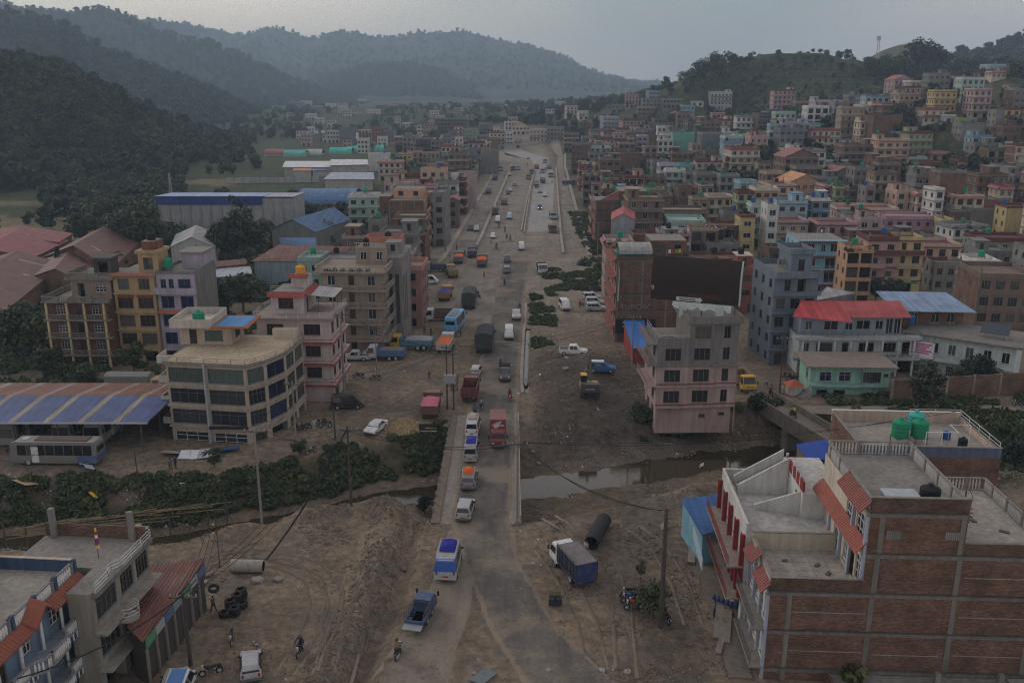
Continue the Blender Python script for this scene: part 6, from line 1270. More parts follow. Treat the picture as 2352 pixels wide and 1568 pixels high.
ribbon('service_lane','dusty service lane behind the drain wall, right of the concrete road',[(14.6,244),(21.6,430),(25.2,520),(29,590),(28,680)],[(20.4,244),(26.2,430),(29.5,520),(34,600),(35,690)],DRD,.06,3,6,cat='lane')
ribbon('far_road','pale road sweeping round the far bend',[(-72,690),(-110,730),(-150,790),(-190,860)],[(-50,762),(-90,800),(-135,850),(-175,900)],CRD,.5,6,6)
ribbon('lane','narrow dirt lane from the small bridge between the houses',[(34.5,126),(34,140),(35.5,165),(38,185)],[(39.5,124),(39,140),(39.5,165),(41,185)],MUD,.05,1.5,5,cat='lane')
ribbon('footpath','dirt path running past the mint house along the wall',[(39,120),(50,118.5),(62,118),(80,117.5)],[(39,123.5),(50,122),(62,122.5),(80,122)],DRD,.04,1.2,4,cat='path')
DRW = M('concrete',(.36,.33,.29))
def drain(label,pts,w=.9,h=.45,step=5.,z=None):
 r = thing('drain_wall',label,'drain wall',(pts[0][0],pts[0][1],0)); P = [Vector((p[0] - pts[0][0],p[1] - pts[0][1],0)) for p in pts]
 for a,c in zip(P[:-1],P[1:]):
  n = max(1,int((c - a).length / step)); d = (c - a).normalized(); nn = Vector((-d.y,d.x,0)) * w / 2
  for i in range(n):
   p0,p1 = a.lerp(c,i / n) + d * .04,a.lerp(c,(i + 1) / n) - d * .04; z0 = Hs(p0.x + pts[0][0],p0.y + pts[0][1]); z1 = Hs(p1.x + pts[0][0],p1.y + pts[0][1]); u = rnd.uniform(-.03,.03); b = MB()
   lo,h0,h1 = Vector((0,0,min(z0,z1) - .5)),Vector((0,0,z0 + h + u)),Vector((0,0,z1 + h + u)); b.hexa([p0 - nn + lo,p1 - nn + lo,p1 + nn + lo,p0 + nn + lo,p0 - nn + h0,p1 - nn + h1,p1 + nn + h1,p0 + nn + h0],DRW); b.build('slab',r)
drain('concrete drain wall along the house row, left of the road',[(-19.5,222),(-18.1,240),(-16.3,290),(-10.6,455),(-8,540)],1.3); drain('concrete wall between the service lane and dirt road, left side',[(-10.2,255),(-9.4,270),(-3.2,445),(0,540)],1.0,.7)
drain('concrete drain wall along the houses, right of the road',[(21,240),(27,425),(30.3,520),(34.8,600)],1.2); drain('concrete wall between concrete road and its service lane',[(14.0,243),(15.2,280),(21.3,430),(25,520)],.7,.7); drain('thin median wall on the left of the soil strip',[(2.9,284),(5.2,345),(8.2,416),(12.5,500)],.5,.5); drain('thin median wall on the right of the soil strip',[(3.7,280),(8.6,416),(13,505)],.4,.5)
drain('broken concrete kerb running beside the roadside ditch',[(1.55,128),(1.5,137),(2.1,160),(3.0,186)],.5,.12,3.)
b = ribbon('ditch_water','thin strip of water in the roadside ditch',[(1.8,128),(1.8,137),(2.5,160),(3.4,188)],[(2.6,128),(2.6,137),(3.3,160),(4.2,188)],mw,-.02,1.0,4,cat='water')
# main bridge
r = thing('road_bridge','old concrete road bridge with broken parapets over the river','bridge',(-3.6,101.5,0)); CB = M('concrete',(.27,.245,.21)); b = MB(); b.box(-4.9,4.6,-16,16.5,-1.1,0.0,CB); b.build('deck',r)
for y_ in (-14.5,0,14.5): b = MB(); b.box(-4.2,4.0,y_ - .6,y_ + .6,-6,-1.1,CB); b.build('pier',r)
b = MB(); b.box(3.9,4.6,-16,16.5,.002,.22,M('concrete',(.27,.24,.2))); b.build('kerb',r); b = MB(); b.box(-4.9,-4.0,-16,16.5,.002,.16,M('concrete',(.19,.155,.12))); b.build('kerb',r); rs = random.Random(3)
for i in range(17):
 y_ = -15.5 + i * 1.95
 for x_ in (-4.8,4.5):
  if x_ < 0 and rs.random() < .25: continue
  h_ = rs.uniform(.55,.85); b = MB(); b.hexa([(x_ - .09,y_ - .1,.15),(x_ + .09,y_ - .1,.15),(x_ + .09,y_ + .1,.15),(x_ - .09,y_ + .1,.15),(x_ - .09 + rs.uniform(-.08,.08),y_ - .1,h_),(x_ + .09,y_ - .1,h_),(x_ + .09,y_ + .1,h_ - .05),(x_ - .09,y_ + .1,h_)],M('concrete',(.28,.26,.23))); b.build('rail_post',r)
for z_ in (.4,.72):
 b = MB(); b.tube((4.5,-15.5,z_),(4.5,15.7,z_),.05,M('metal',(.3,.28,.26)),n=6); b.build('rail',r)
# small side bridge
a,c = Vector((36.6,125.5,0)),Vector((41.6,107.6,0)); ln = (c - a).length; r = thing('side_bridge','narrow concrete footbridge with solid parapet walls beside the mint house','bridge',a,math.atan2(c.y - a.y,c.x - a.x)); b = MB(); b.box(0,ln,-1.9,1.9,-1.0,.05,M('concrete',(.24,.21,.17))); b.build('deck',r)
for y_ in (-1.95,1.75): b = MB(); b.box(0,ln,y_,y_ + .22,-1.2,1.0,M('concrete',(.2,.18,.155))); b.build('parapet',r)
for x_ in (2.5,9.5,16): b = MB(); b.box(x_ - .7,x_ + .7,-1.7,1.7,-6,-1.0,M('concrete',(.2,.185,.17))); b.build('pier',r)
SBR = r
# tyre tracks pressed into the soft yard soil
TRK = road_material('tyre_ruts',(.11,.09,.07),(.135,.11,.085),(.15,.12,.092),3,.55)
for i,pts in enumerate([[(430,1290),(600,1270),(720,1300),(770,1360),(760,1430),(700,1568)],[(470,1300),(640,1290),(720,1330),(735,1390),(700,1480),(640,1568)],[(820,1300),(800,1380),(770,1470),(740,1568)],[(850,1300),(830,1400),(800,1500),(780,1568)],[(1260,1180),(1330,1240),(1400,1300),(1430,1400),(1440,1568)],[(1230,1240),(1300,1330),(1350,1430),(1380,1568)],[(1420,1190),(1500,1240),(1560,1330),(1600,1460)],[(760,900),(850,930),(930,940),(1020,900)],[(700,980),(800,960),(900,940),(1000,880)],[(900,840),(960,820),(1040,780),(1090,720)]]):
 P = [W(*p) for p in pts]; n_ = len(P)
 for s in (-.8,.8):
  l,r_ = [],[]
  for j in range(n_):
   a,c = P[max(j - 1,0)],P[min(j + 1,n_ - 1)]; d = math.hypot(c[0] - a[0],c[1] - a[1]); nx,ny = -(c[1] - a[1]) / d,(c[0] - a[0]) / d; l.append((P[j][0] + nx * (s - .16),P[j][1] + ny * (s - .16))); r_.append((P[j][0] + nx * (s + .16),P[j][1] + ny * (s + .16)))
  ribbon('tyre_track','dark tyre track in the soil',l,r_,TRK,.035,.7,5,cat='track')
# ---------------------------------------------------------------- vehicles
TYRE,RIM,DKG,CHR = M('plain',(.02,.019,.018)),M('metal',(.3,.3,.3)),M('glass',(.012,.014,.017)),M('metal',(.4,.4,.4)); WHM = {}
def wheel(par,x,y,r,w=.2,name='wheel'):
 key = (round(r,2),round(w,2))
 if key not in WHM:
  a,c = MB(),MB(); n = 14
  for (q0,q1,rr0,rr1) in ((-w / 2,-w / 2 + .04,r * .86,r),(-w / 2 + .04,w / 2 - .04,r,r),(w / 2 - .04,w / 2,r,r * .86)): a.tube((q0,0,0),(q1,0,0),rr0,TYRE,rr1,n=n)
  for s in (-1,1): c.tube((s * w * .5,0,0),(s * (w * .5 + .015),0,0),r * .58,RIM,r * .5,n=10)
  WHM[key] = (a.mesh('tyre'),c.mesh('rim'))
 o = bpy.data.objects.new(name,None); col.objects.link(o); o.parent = par; o.location = (x,y,r); link('tyre',WHM[key][0],o); link('rim',WHM[key][1],o)
def loft(st,mat,crown=.03):
 """stations (y, bottom z, belt z, roof z, half width at belt, half width at roof)"""
 b = MB(); ring = lambda s: [(-s[4] * .96,s[0],s[1]),(-s[4],s[0],(s[1] + s[2]) / 2),(-s[4] * .985,s[0],s[2]),(-s[5],s[0],s[3] - crown),(-s[5] * .8,s[0],s[3]),(s[5] * .8,s[0],s[3]),(s[5],s[0],s[3] - crown),(s[4] * .985,s[0],s[2]),(s[4],s[0],(s[1] + s[2]) / 2),(s[4] * .96,s[0],s[1])]
 i = b.mi(mat)
 for s in st: b.v += ring(s)
 n = 10
 for k in range(len(st) - 1):
  for j in range(n): q = (j + 1) % n; b.f.append((k * n + j,(k + 1) * n + j,(k + 1) * n + q,k * n + q)); b.m.append(i)
 b.f.append(tuple(range(n))); b.f.append(tuple((len(st) - 1) * n + j for j in reversed(range(n)))); b.m += [i,i]; return b
def quadpart(par,name,pts,mat,off=.012):
 p = [Vector(q) for q in pts]; nrm = (p[1] - p[0]).cross(p[2] - p[0]).normalized() * off; b = MB(); b.face([q + nrm for q in p],mat); return b.build(name,par)
def lights(r,yf,zf,yr,zr,hw,on=False):
 for s in (-1,1):
  b = MB(); b.box(s * hw - .14,s * hw + .14,yf - .03,yf + .02,zf - .08,zf + .08,M('lamp',(.9,.92,.95)) if on else M('metal',(.6,.6,.6))); b.build('headlight',r); b = MB(); b.box(s * (hw + .03) - .08,s * (hw + .03) + .08,yr - .02,yr + .03,zr - .13,zr + .13,M('plain',(.3,.02,.02))); b.build('tail_light',r)
 b = MB(); b.box(-.24,.24,yr - .025,yr + .02,zr - .38,zr - .26,M('plain',(.35,.05,.04))); b.build('number_plate',r)
CT = dict(hatch=([(-1.78,.4,.72,.76,.74,.7),(-1.74,.28,.9,.95,.79,.74),(-1.35,.26,.92,1.45,.8,.58),(.15,.26,.9,1.5,.8,.6),(.95,.26,.88,.93,.8,.72),(1.62,.28,.74,.78,.78,.7),(1.76,.36,.6,.63,.72,.66)],.28,(-1.15,1.12)),
          sedan=([(-2.15,.4,.75,.8,.76,.7),(-2.08,.3,.88,.93,.82,.76),(-1.5,.28,.9,.97,.84,.76),(-.95,.27,.9,1.36,.84,.58),(.25,.27,.88,1.4,.84,.6),(1.0,.27,.86,.92,.84,.76),(2.0,.3,.72,.76,.82,.74),(2.15,.38,.6,.63,.76,.7)],.3,(-1.35,1.35)),
          suv=([(-2.05,.45,.85,.9,.8,.75),(-2.0,.36,1.05,1.1,.86,.8),(-1.8,.34,1.08,1.68,.87,.68),(.3,.34,1.06,1.76,.87,.7),(1.05,.34,1.04,1.1,.87,.8),(1.9,.36,.92,.98,.85,.78),(2.05,.44,.75,.8,.8,.74)],.36,(-1.3,1.35)),
          van=([(-2.3,.4,.9,.95,.82,.76),(-2.27,.3,1.05,1.1,.85,.82),(-2.1,.28,1.1,1.98,.85,.7),(1.1,.28,1.1,2.05,.85,.72),(1.95,.28,1.05,1.12,.85,.78),(2.3,.36,.8,.85,.8,.72)],.33,(-1.35,1.5)))
def car(kind,label,loc,rz,colr,lit=False,rack=None,load=None,roofc=None,name=None,cat='car',sx=1.,two=None):
 st,wr,ax = CT[kind]; st = [(s[0],s[1],s[2],s[3],s[4] * sx,s[5] * sx) for s in st]; r = thing(name or {'van': 'microbus'}.get(kind,kind + '_car'),label,cat,loc,rz); P = M('carpaint',colr); loft(st,P).build('body',r,smooth=False)
 i0 = 1 if kind != 'sedan' else 2; a,c,d,e = st[i0],st[i0 + 1],st[i0 + 2],st[i0 + 3]; g = .06
 quadpart(r,'rear_window',[(a[5] * .9,a[0] + .03,a[3] + .04),(-a[5] * .9,a[0] + .03,a[3] + .04),(-c[5] * .86,c[0] - .04,c[3] - .12),(c[5] * .86,c[0] - .04,c[3] - .12)][::-1],DKG,-.015 if False else .015)
 quadpart(r,'windshield',[(-e[5] * .92,e[0] - .06,e[3] + .03),(e[5] * .92,e[0] - .06,e[3] + .03),(d[5] * .86,d[0] + .06,d[3] - .09),(-d[5] * .86,d[0] + .06,d[3] - .09)][::-1],DKG)
 n = 3 if kind in ('van','suv') else 2
 for s in (-1,1):
  yb0,yb1,yt0,yt1 = a[0] + .25,e[0] - .2,c[0] + .12,d[0] + .02; zb,zt = c[2] + .05,d[3] - .16; wb,wt = c[4] * 1.0,(c[5] + (c[4] - c[5]) * .18)
  for k in range(n):
   f0,f1 = k / n + .02,(k + 1) / n - .02; p = [(s * wb,yb0 + (yb1 - yb0) * f0,zb),(s * wb,yb0 + (yb1 - yb0) * f1,zb),(s * wt,yt0 + (yt1 - yt0) * f1,zt),(s * wt,yt0 + (yt1 - yt0) * f0,zt)]; quadpart(r,'side_window',p if s < 0 and False else (p if s > 0 else p[::-1]),DKG,.02)
 for x_ in (-1,1):
  for y_ in ax: wheel(r,x_ * (st[2][4] - .08),y_,wr)
  b = MB(); b.box(x_ * (e[4] + .08) - .08,x_ * (e[4] + .08) + .08,e[0] - .3,e[0] - .2,e[2] + .02,e[2] + .16,M('plain',(.03,.03,.03))); b.build('mirror',r)
 lights(r,st[-1][0] + .01,st[-2][2] - .12,st[0][0] - .0,st[1][2] - .12,st[1][4] * .72,lit); b = MB(); b.box(-st[1][4] * .95,st[1][4] * .95,st[0][0] - .08,st[0][0] + .1,.38,.55,M('plain',(.12,.12,.12) if kind != 'van' else colr)); b.build('bumper',r); b = MB(); b.box(-st[1][4] * .9,st[1][4] * .9,st[-1][0] - .1,st[-1][0] + .06,.36,.54,M('plain',(.06,.06,.06))); b.build('bumper',r)
 if roofc: b = MB(); b.box(-d[5] * .78,d[5] * .78,c[0] + .05,d[0] - .05,d[3] - .04,d[3] + .02,M('carpaint',roofc)); b.build('roof_panel',r)
 if two: b = MB(); q = st[1]; b.hexa([(-q[4] - .01,q[0] - .05,q[2] + .02),(q[4] + .01,q[0] - .05,q[2] + .02),(q[4] + .01,q[0] + .3,q[2] + .02),(-q[4] - .01,q[0] + .3,q[2] + .02),(-c[5] - .03,c[0] - .12,c[3] - .02),(c[5] + .03,c[0] - .12,c[3] - .02),(c[5] + .03,c[0] + .35,c[3] + .02),(-c[5] - .03,c[0] + .35,c[3] + .02)],M('carpaint',two)); b.build('painted_band',r)
 z_ = d[3] + .06
 if rack:
  b = MB(); w_,y0_,y1_ = d[5] * .95,c[0] + .1,d[0] - .1
  for zz in (z_,z_ + .22):
   for s in (-1,1): b.tube((s * w_,y0_,zz),(s * w_,y1_,zz),.022,CHR,n=4)
   for y_ in (y0_,y1_): b.tube((-w_,y_,zz),(w_,y_,zz),.022,CHR,n=4)
  for k in range(5): y_ = y0_ + (y1_ - y0_) * k / 4; b.tube((-w_,y_,z_),(w_,y_,z_),.02,CHR,n=4); [b.tube((s * w_,y_,z_ - .08),(s * w_,y_,z_ + .22),.02,CHR,n=4) for s in (-1,1)]
  b.build('roof_rack',r)
 if load: blob_load(r,load,d[5] * .85,c[0] + .2 if not rack else (c[0] + d[0]) / 2 - .3,d[0] - .15,z_,.5,r)
 return r
def blob_load(par,c,hw,y0,y1,z,h,r=None,name='roof_load',seed=1):
 n,m = 7,9; b = MB(); i = b.mi(M('cloth',c)); rs = random.Random(int(y1 * 100) + seed)
 for a in range(n):
  for k in range(m):
   u,v = a / (n - 1),k / (m - 1); e = min(1,5 * min(u,1 - u)) * min(1,6 * min(v,1 - v)); b.v.append(((u * 2 - 1) * hw * (1 + .03 * rs.random()),y0 + (y1 - y0) * v,z + e * h * (.75 + .35 * rs.random())))
 for a in range(n - 1):
  for k in range(m - 1): b.f.append((a * m + k,(a + 1) * m + k,(a + 1) * m + k + 1,a * m + k + 1)); b.m.append(i)
 o = b.build(name,par,smooth=True); return o
def cab(r,y0,y1,w,h,c,z0=.55,bonnet=0,roofc=None):
 """flat-nosed or bonneted lorry cab, nose at y1"""
 st = [(y0,z0,1.35,h - .05,w / 2,w / 2 * .94),(y1 - .55 - bonnet,z0,1.35,h,w / 2,w / 2 * .92),(y1 - .1 - bonnet,z0,1.3,1.42,w / 2,w / 2 * .96)]
 if bonnet: st += [(y1 - .1,z0 - .05,1.15,1.25,w / 2 * .8,w / 2 * .7),(y1,z0,1.0,1.05,w / 2 * .76,w / 2 * .66)]
 else: st += [(y1,z0 - .05,1.0,1.1,w / 2 * .98,w / 2 * .92)]
 loft(st,M('carpaint',c)).build('cab',r); d,e = st[1],st[2]
 quadpart(r,'windshield',[(-e[5] * .93,e[0] - .02,e[3] + .02),(e[5] * .93,e[0] - .02,e[3] + .02),(d[5] * .88,d[0] + .05,d[3] - .14),(-d[5] * .88,d[0] + .05,d[3] - .14)][::-1],DKG,.02)
 for s in (-1,1):
  p = [(s * w / 2,y0 + .35,1.42),(s * w / 2,e[0] - .15,1.42),(s * w / 2 * .965,d[0] - .02,h - .25),(s * w / 2 * .955,y0 + .35,h - .25)]; quadpart(r,'side_window',p if s > 0 else p[::-1],DKG,.03); b = MB(); b.box(s * (w / 2 + .16) - .09,s * (w / 2 + .16) + .09,e[0] - .12,e[0] - .06,1.4,1.85,M('plain',(.03,.03,.03))); b.build('mirror',r); b = MB(); b.box(s * w * .34 - .15,s * w * .34 + .15,y1 - .02,y1 + .03,.78,.95,M('metal',(.55,.55,.55))); b.build('headlight',r)
 b = MB(); b.box(-w * .48,w * .48,y1 - .12,y1 + .1,.42,.68,M('plain',(.1,.1,.1))); b.build('bumper',r); b = MB(); b.box(-w * .3,w * .3,y1 + .0,y1 + .035,.98,1.02,M('plain',(.05,.05,.05))); b.build('grille',r)
 if roofc: b = MB(); b.box(-w * .44,w * .44,y0,d[0],h - .02,h + .05,M('carpaint',roofc)); b.build('cab_roof',r)
def truck(label,loc,rz,cabc,bedc,kind='tipper',L=6.6,w=2.3,h=2.5,load=None,tarp=None,bonnet=0,bedh=1.0,name='tipper_truck',canvas=None,deckz=1.0,logo=None):
 r = thing(name,label,'truck',loc,rz); y1 = L / 2; y0 = -L / 2; cl = 1.75 + bonnet; cab(r,y1 - cl,y1,w,h,cabc,bonnet=bonnet); b = MB(); b.box(-.45,.45,y0 + .2,y1 - .3,.55,.8,M('plain',(.04,.038,.035))); b.build('chassis',r)
 for x_ in (-1,1):
  wheel(r,x_ * (w / 2 - .2),y1 - 1.2 - bonnet * .25,.48,.28); wheel(r,x_ * (w / 2 - .22),y0 + 1.4,.48,.42)
  if L > 6.9: wheel(r,x_ * (w / 2 - .22),y0 + 2.45,.48,.42)
 bm = M('carpaint',bedc); e = .09; yb0,yb1 = y0,y1 - cl - .15; hw = w / 2 + .04; b = MB(); b.box(-hw,hw,yb0,yb1,deckz - .14,deckz,bm)
 if kind in ('tipper','heap','tarp','rack'):
  hh = bedh
  for s in (-1,1): b.box(s * hw - (e if s > 0 else 0),s * hw + (e if s < 0 else 0),yb0 + e,yb1 - e,deckz,deckz + hh,bm)
  b.box(-hw,hw,yb1 - e,yb1,deckz,deckz + hh + (.25 if kind != 'rack' else 0),bm); b.box(-hw,hw,yb0,yb0 + e,deckz,deckz + (hh if kind != 'rack' else .35),bm)
  for k in range(6):
   y_ = yb0 + .3 + (yb1 - yb0 - .6) * k / 5
   for s in (-1,1): b.box(s * (hw + .03) - .03,s * (hw + .03) + .03,y_ - .05,y_ + .05,deckz - .1,deckz + hh,bm)
  b.build('cargo_bed',r)
  if kind == 'heap': blob_load(r,(.17,.14,.11),hw - e,yb0 + .1,yb1 - .1,deckz + hh * .8,.45,name='soil_load')
  if kind == 'tarp': o = blob_load(r,tarp,hw + .03,yb0 + .05,yb1 - .7,deckz + hh * .92,.5,name='tarpaulin')
 elif kind == 'canvas':
  for s in (-1,1): b.box(s * hw - .05,s * hw + .05,yb0,yb1,deckz,deckz + .7,bm)
  b.box(-hw + .06,hw - .06,yb0,yb0 + .06,deckz,deckz + .7,bm); b.build('cargo_bed',r); c = MB(); n = 8; cm = M('cloth',canvas); zt = deckz + 2.3; prof = [(-hw - .03,deckz + .5)] + [(-hw + .02 + 2 * (hw - .02) * k / n,zt - .35 + .35 * math.sin(math.pi * k / n)) for k in range(n + 1)] + [(hw + .03,deckz + .5)]
  for (x0,z0),(x1,z1) in zip(prof[:-1],prof[1:]): c.face([(x0,yb0 - .05,z0),(x0,yb1,z0),(x1,yb1,z1),(x1,yb0 - .05,z1)],cm)
  for y_,rev in ((yb0 - .05,0),(yb1,1)):
   f = [(x,y_,z) for x,z in prof]; c.face(f if not rev else f[::-1],cm)
  c.build('canvas_cover',r)
 elif kind == 'box':
  b.build('cargo_floor',r); c = MB(); c.box(-hw,hw,yb0,yb1,deckz,deckz + 2.35,bm); c.build('cargo_box',r)
  if logo: text(r,logo,(0,yb1 + .02,deckz + 1.15),.42,M('plain',(.6,.6,.58)),rz=math.pi)
 elif kind == 'crate':
  for s in (-1,1):
   for k in range(8): y_ = yb0 + (yb1 - yb0) * k / 7; b.box(s * hw - .04,s * hw + .04,y_ - .04,y_ + .04,deckz,deckz + 1.65,M('plain',(.03,.035,.06)))
   for k in range(7): z_ = deckz + .2 + k * .22; b.box(s * hw - .03,s * hw + .03,yb0,yb1,z_,z_ + .05,M('plain',(.03,.035,.06)))
  b.build('slatted_body',r); c = MB(); c.box(-hw,hw,yb0,yb1,deckz + 1.6,deckz + 1.66,M('concrete',(.2,.18,.18))); c.build('top_deck',r); c = MB(); c.box(-hw + .05,hw - .05,yb0 - .05,yb0 - .005,deckz - .3,deckz + 1.6,M('carpaint',(.02,.04,.14))); c.build('tailgate',r)
  c = MB(); hz_ = deckz + 1.85
  for s in (-1,1):
   c.tube((s * hw,yb0,hz_),(s * hw,yb1,hz_),.03,IRON,n=4); [c.tube((s * hw,yb0 + (yb1 - yb0) * k / 7,hz_ - .2),(s * hw,yb0 + (yb1 - yb0) * k / 7,hz_),.025,IRON,n=4) for k in range(8)]
  c.build('top_rail',r)
  for k in range(5):
   c = MB(); c.box(-.8,.8,yb0 + .2 + k * .8,yb0 + .85 + k * .8,deckz + .02,deckz + 1.3,M('plain',((.1,.2,.2),(.15,.1,.08),(.2,.2,.18))[k % 3])); c.build('crates',r)
 elif kind == 'tank':
  b.build('frame',r); c = MB(); c.tube((0,yb0,deckz + .95),(0,yb1,deckz + .95),.98,M('carpaint',bedc),n=16); c.build('tank',r)
 for s in (-1,1): c = MB(); c.box(s * w * .38 - .1,s * w * .38 + .1,y0 - .06,y0 - .01,deckz - .3,deckz - .16,M('plain',(.3,.02,.02))); c.build('tail_light',r)
 c = MB(); c.box(-w * .45,w * .45,y0 + .02,y0 + .12,.5,.62,M('plain',(.05,.05,.05))); c.build('rear_bar',r); return r
def bus(label,loc,rz,c1,c2=None,L=9.5,roofc=None,w=2.45,h=3.1,stripe=None):
 r = thing('bus',label,'bus',loc,rz); y0,y1 = -L / 2,L / 2; st = [(y0,.45,1.3,h - .35,w / 2 * .97,w / 2 * .84),(y0 + .25,.38,1.35,h - .02,w / 2,w / 2 * .88),(y1 - .7,.38,1.35,h,w / 2,w / 2 * .88),(y1 - .12,.4,1.3,h - .45,w / 2,w / 2 * .86),(y1,.5,1.1,1.35,w / 2 * .96,w / 2 * .86)]; loft(st,M('carpaint',c1)).build('body',r); n = max(4,int(L / 1.3))
 for s in (-1,1):
  for k in range(n): a0,a1 = y0 + .5 + (L - 1.5) * k / n + .05,y0 + .5 + (L - 1.5) * (k + 1) / n - .05; p = [(s * (w / 2 + .005),a0,1.45),(s * (w / 2 + .005),a1,1.45),(s * w / 2 * .925,a1,h - .42),(s * w / 2 * .925,a0,h - .42)]; quadpart(r,'side_window',p if s > 0 else p[::-1],DKG,.02)
  for y_ in (y0 + 2.0,y1 - 2.2): wheel(r,s * (w / 2 - .17),y_,.48,.3)
  b = MB(); b.box(s * (w / 2 + .25) - .1,s * (w / 2 + .25) + .1,y1 - .1,y1 + .1,1.9,2.4,M('plain',(.03,.03,.03))); b.build('mirror',r)
  if stripe: b = MB(); b.hexa([(s * (w / 2 + .012),y0 + 1,.7),(s * (w / 2 + .012),y0 + 3.5,1.2),(s * (w / 2 + .012),y0 + 4.5,1.2),(s * (w / 2 + .012),y0 + 2.2,.7),(s * (w / 2 + .02),y0 + 1,.95),(s * (w / 2 + .02),y0 + 3.2,1.4),(s * (w / 2 + .02),y0 + 4.3,1.4),(s * (w / 2 + .02),y0 + 2.0,.95)],M('carpaint',stripe)); b.build('stripe',r)
 d,e = st[3],st[4]; quadpart(r,'windshield',[(-e[5] * .95,e[0] - .01,e[3] + .05),(e[5] * .95,e[0] - .01,e[3] + .05),(d[5] * .93,d[0] + .03,d[3] - .06),(-d[5] * .93,d[0] + .03,d[3] - .06)][::-1],DKG,.03); a,c = st[0],st[1]; quadpart(r,'rear_window',[(.9,y0,1.75),(-.9,y0,1.75),(-.85,y0 + .04,h - .55),(.85,y0 + .04,h - .55)][::-1],DKG,.03)
 if c2: b = MB(); b.box(-w / 2 - .012,w / 2 + .012,y0 - .02,y0 + 2.4,.5,1.38,M('carpaint',c2)); b.build('painted_panel',r)
 b = MB(); b.box(-w * .3,w * .3,y0 + 1.2,y1 - 3.0,h + .005,h + .1,M('plain',roofc or (.1,.09,.09))); b.build('roof_carrier',r); b = MB(); b.box(-.45,.45,y1 - 2.1,y1 - 1.3,h + .004,h + .09,M('plain',(.4,.4,.4))); b.build('roof_hatch',r); b = MB(); b.box(-w / 2 - .02,-w / 2 + .05,y1 - 2.0 - 1.6,y1 - 2.75,.5,2.5,M('carpaint',(.55,.55,.53))); b.build('door',r); lights(r,y1 + .0,.85,y0 - .02,1.0,w * .36); return r
def pickup(label,loc,rz,c,rails=True,cover=None):
 r = thing('pickup',label,'pickup',loc,rz); st = [(-2.3,.5,.95,1.0,.82,.8),(-2.28,.42,1.0,1.02,.84,.82),(-.75,.42,1.0,1.04,.85,.8),(-.6,.4,1.05,1.72,.85,.7),(.55,.4,1.05,1.78,.85,.72),(1.15,.4,1.02,1.08,.85,.78),(2.2,.42,.95,1.0,.82,.74),(2.32,.48,.8,.84,.78,.7)]; loft(st,M('carpaint',c)).build('body',r); b = MB(); b.box(-.72,.72,-2.2,-.8,.98,1.06,M('plain',(.09,.085,.08))); b.build('bed_floor',r); e,d = st[5],st[4]
 quadpart(r,'windshield',[(-.72,e[0] - .05,e[3] + .03),(.72,e[0] - .05,e[3] + .03),(.62,d[0] + .06,d[3] - .1),(-.62,d[0] + .06,d[3] - .1)][::-1],DKG)
 for s in (-1,1):
  for y0,y1 in ((-.5,.05),(.1,.8)): p = [(s * .85,y0,1.12),(s * .85,y1,1.12),(s * .735,min(y1,.52),1.62),(s * .735,y0,1.62)]; quadpart(r,'side_window',p if s > 0 else p[::-1],DKG,.02)
  for y_ in (-1.45,1.45): wheel(r,s * .76,y_,.37,.22)
 b = MB()
 if cover: b.hexa([(-.84,-2.3,1.04),(.84,-2.3,1.04),(.84,-.7,1.04),(-.84,-.7,1.04),(-.74,-2.25,1.8),(.74,-2.25,1.8),(.74,-.5,1.85),(-.74,-.5,1.85)],M('cloth',cover)); b.build('canvas_cover',r)
 elif rails:
  for s in (-1,1):
   for z_ in (1.25,1.5,1.75): b.tube((s * .8,-2.25,z_ - .1),(s * .75,-.65,z_),.022,M('plain',(.5,.5,.5)),n=4)
   for y_ in (-2.25,-1.5,-.7): b.tube((s * .8,y_,1.0),(s * .78,y_,1.7),.022,M('plain',(.5,.5,.5)),n=4)
  b.build('bed_rails',r)
 lights(r,2.33,.85,-2.31,.85,.62); b = MB(); b.box(-.8,.8,2.25,2.42,.42,.6,M('plain',(.08,.08,.08))); b.build('bumper',r); return r
BKM = {}
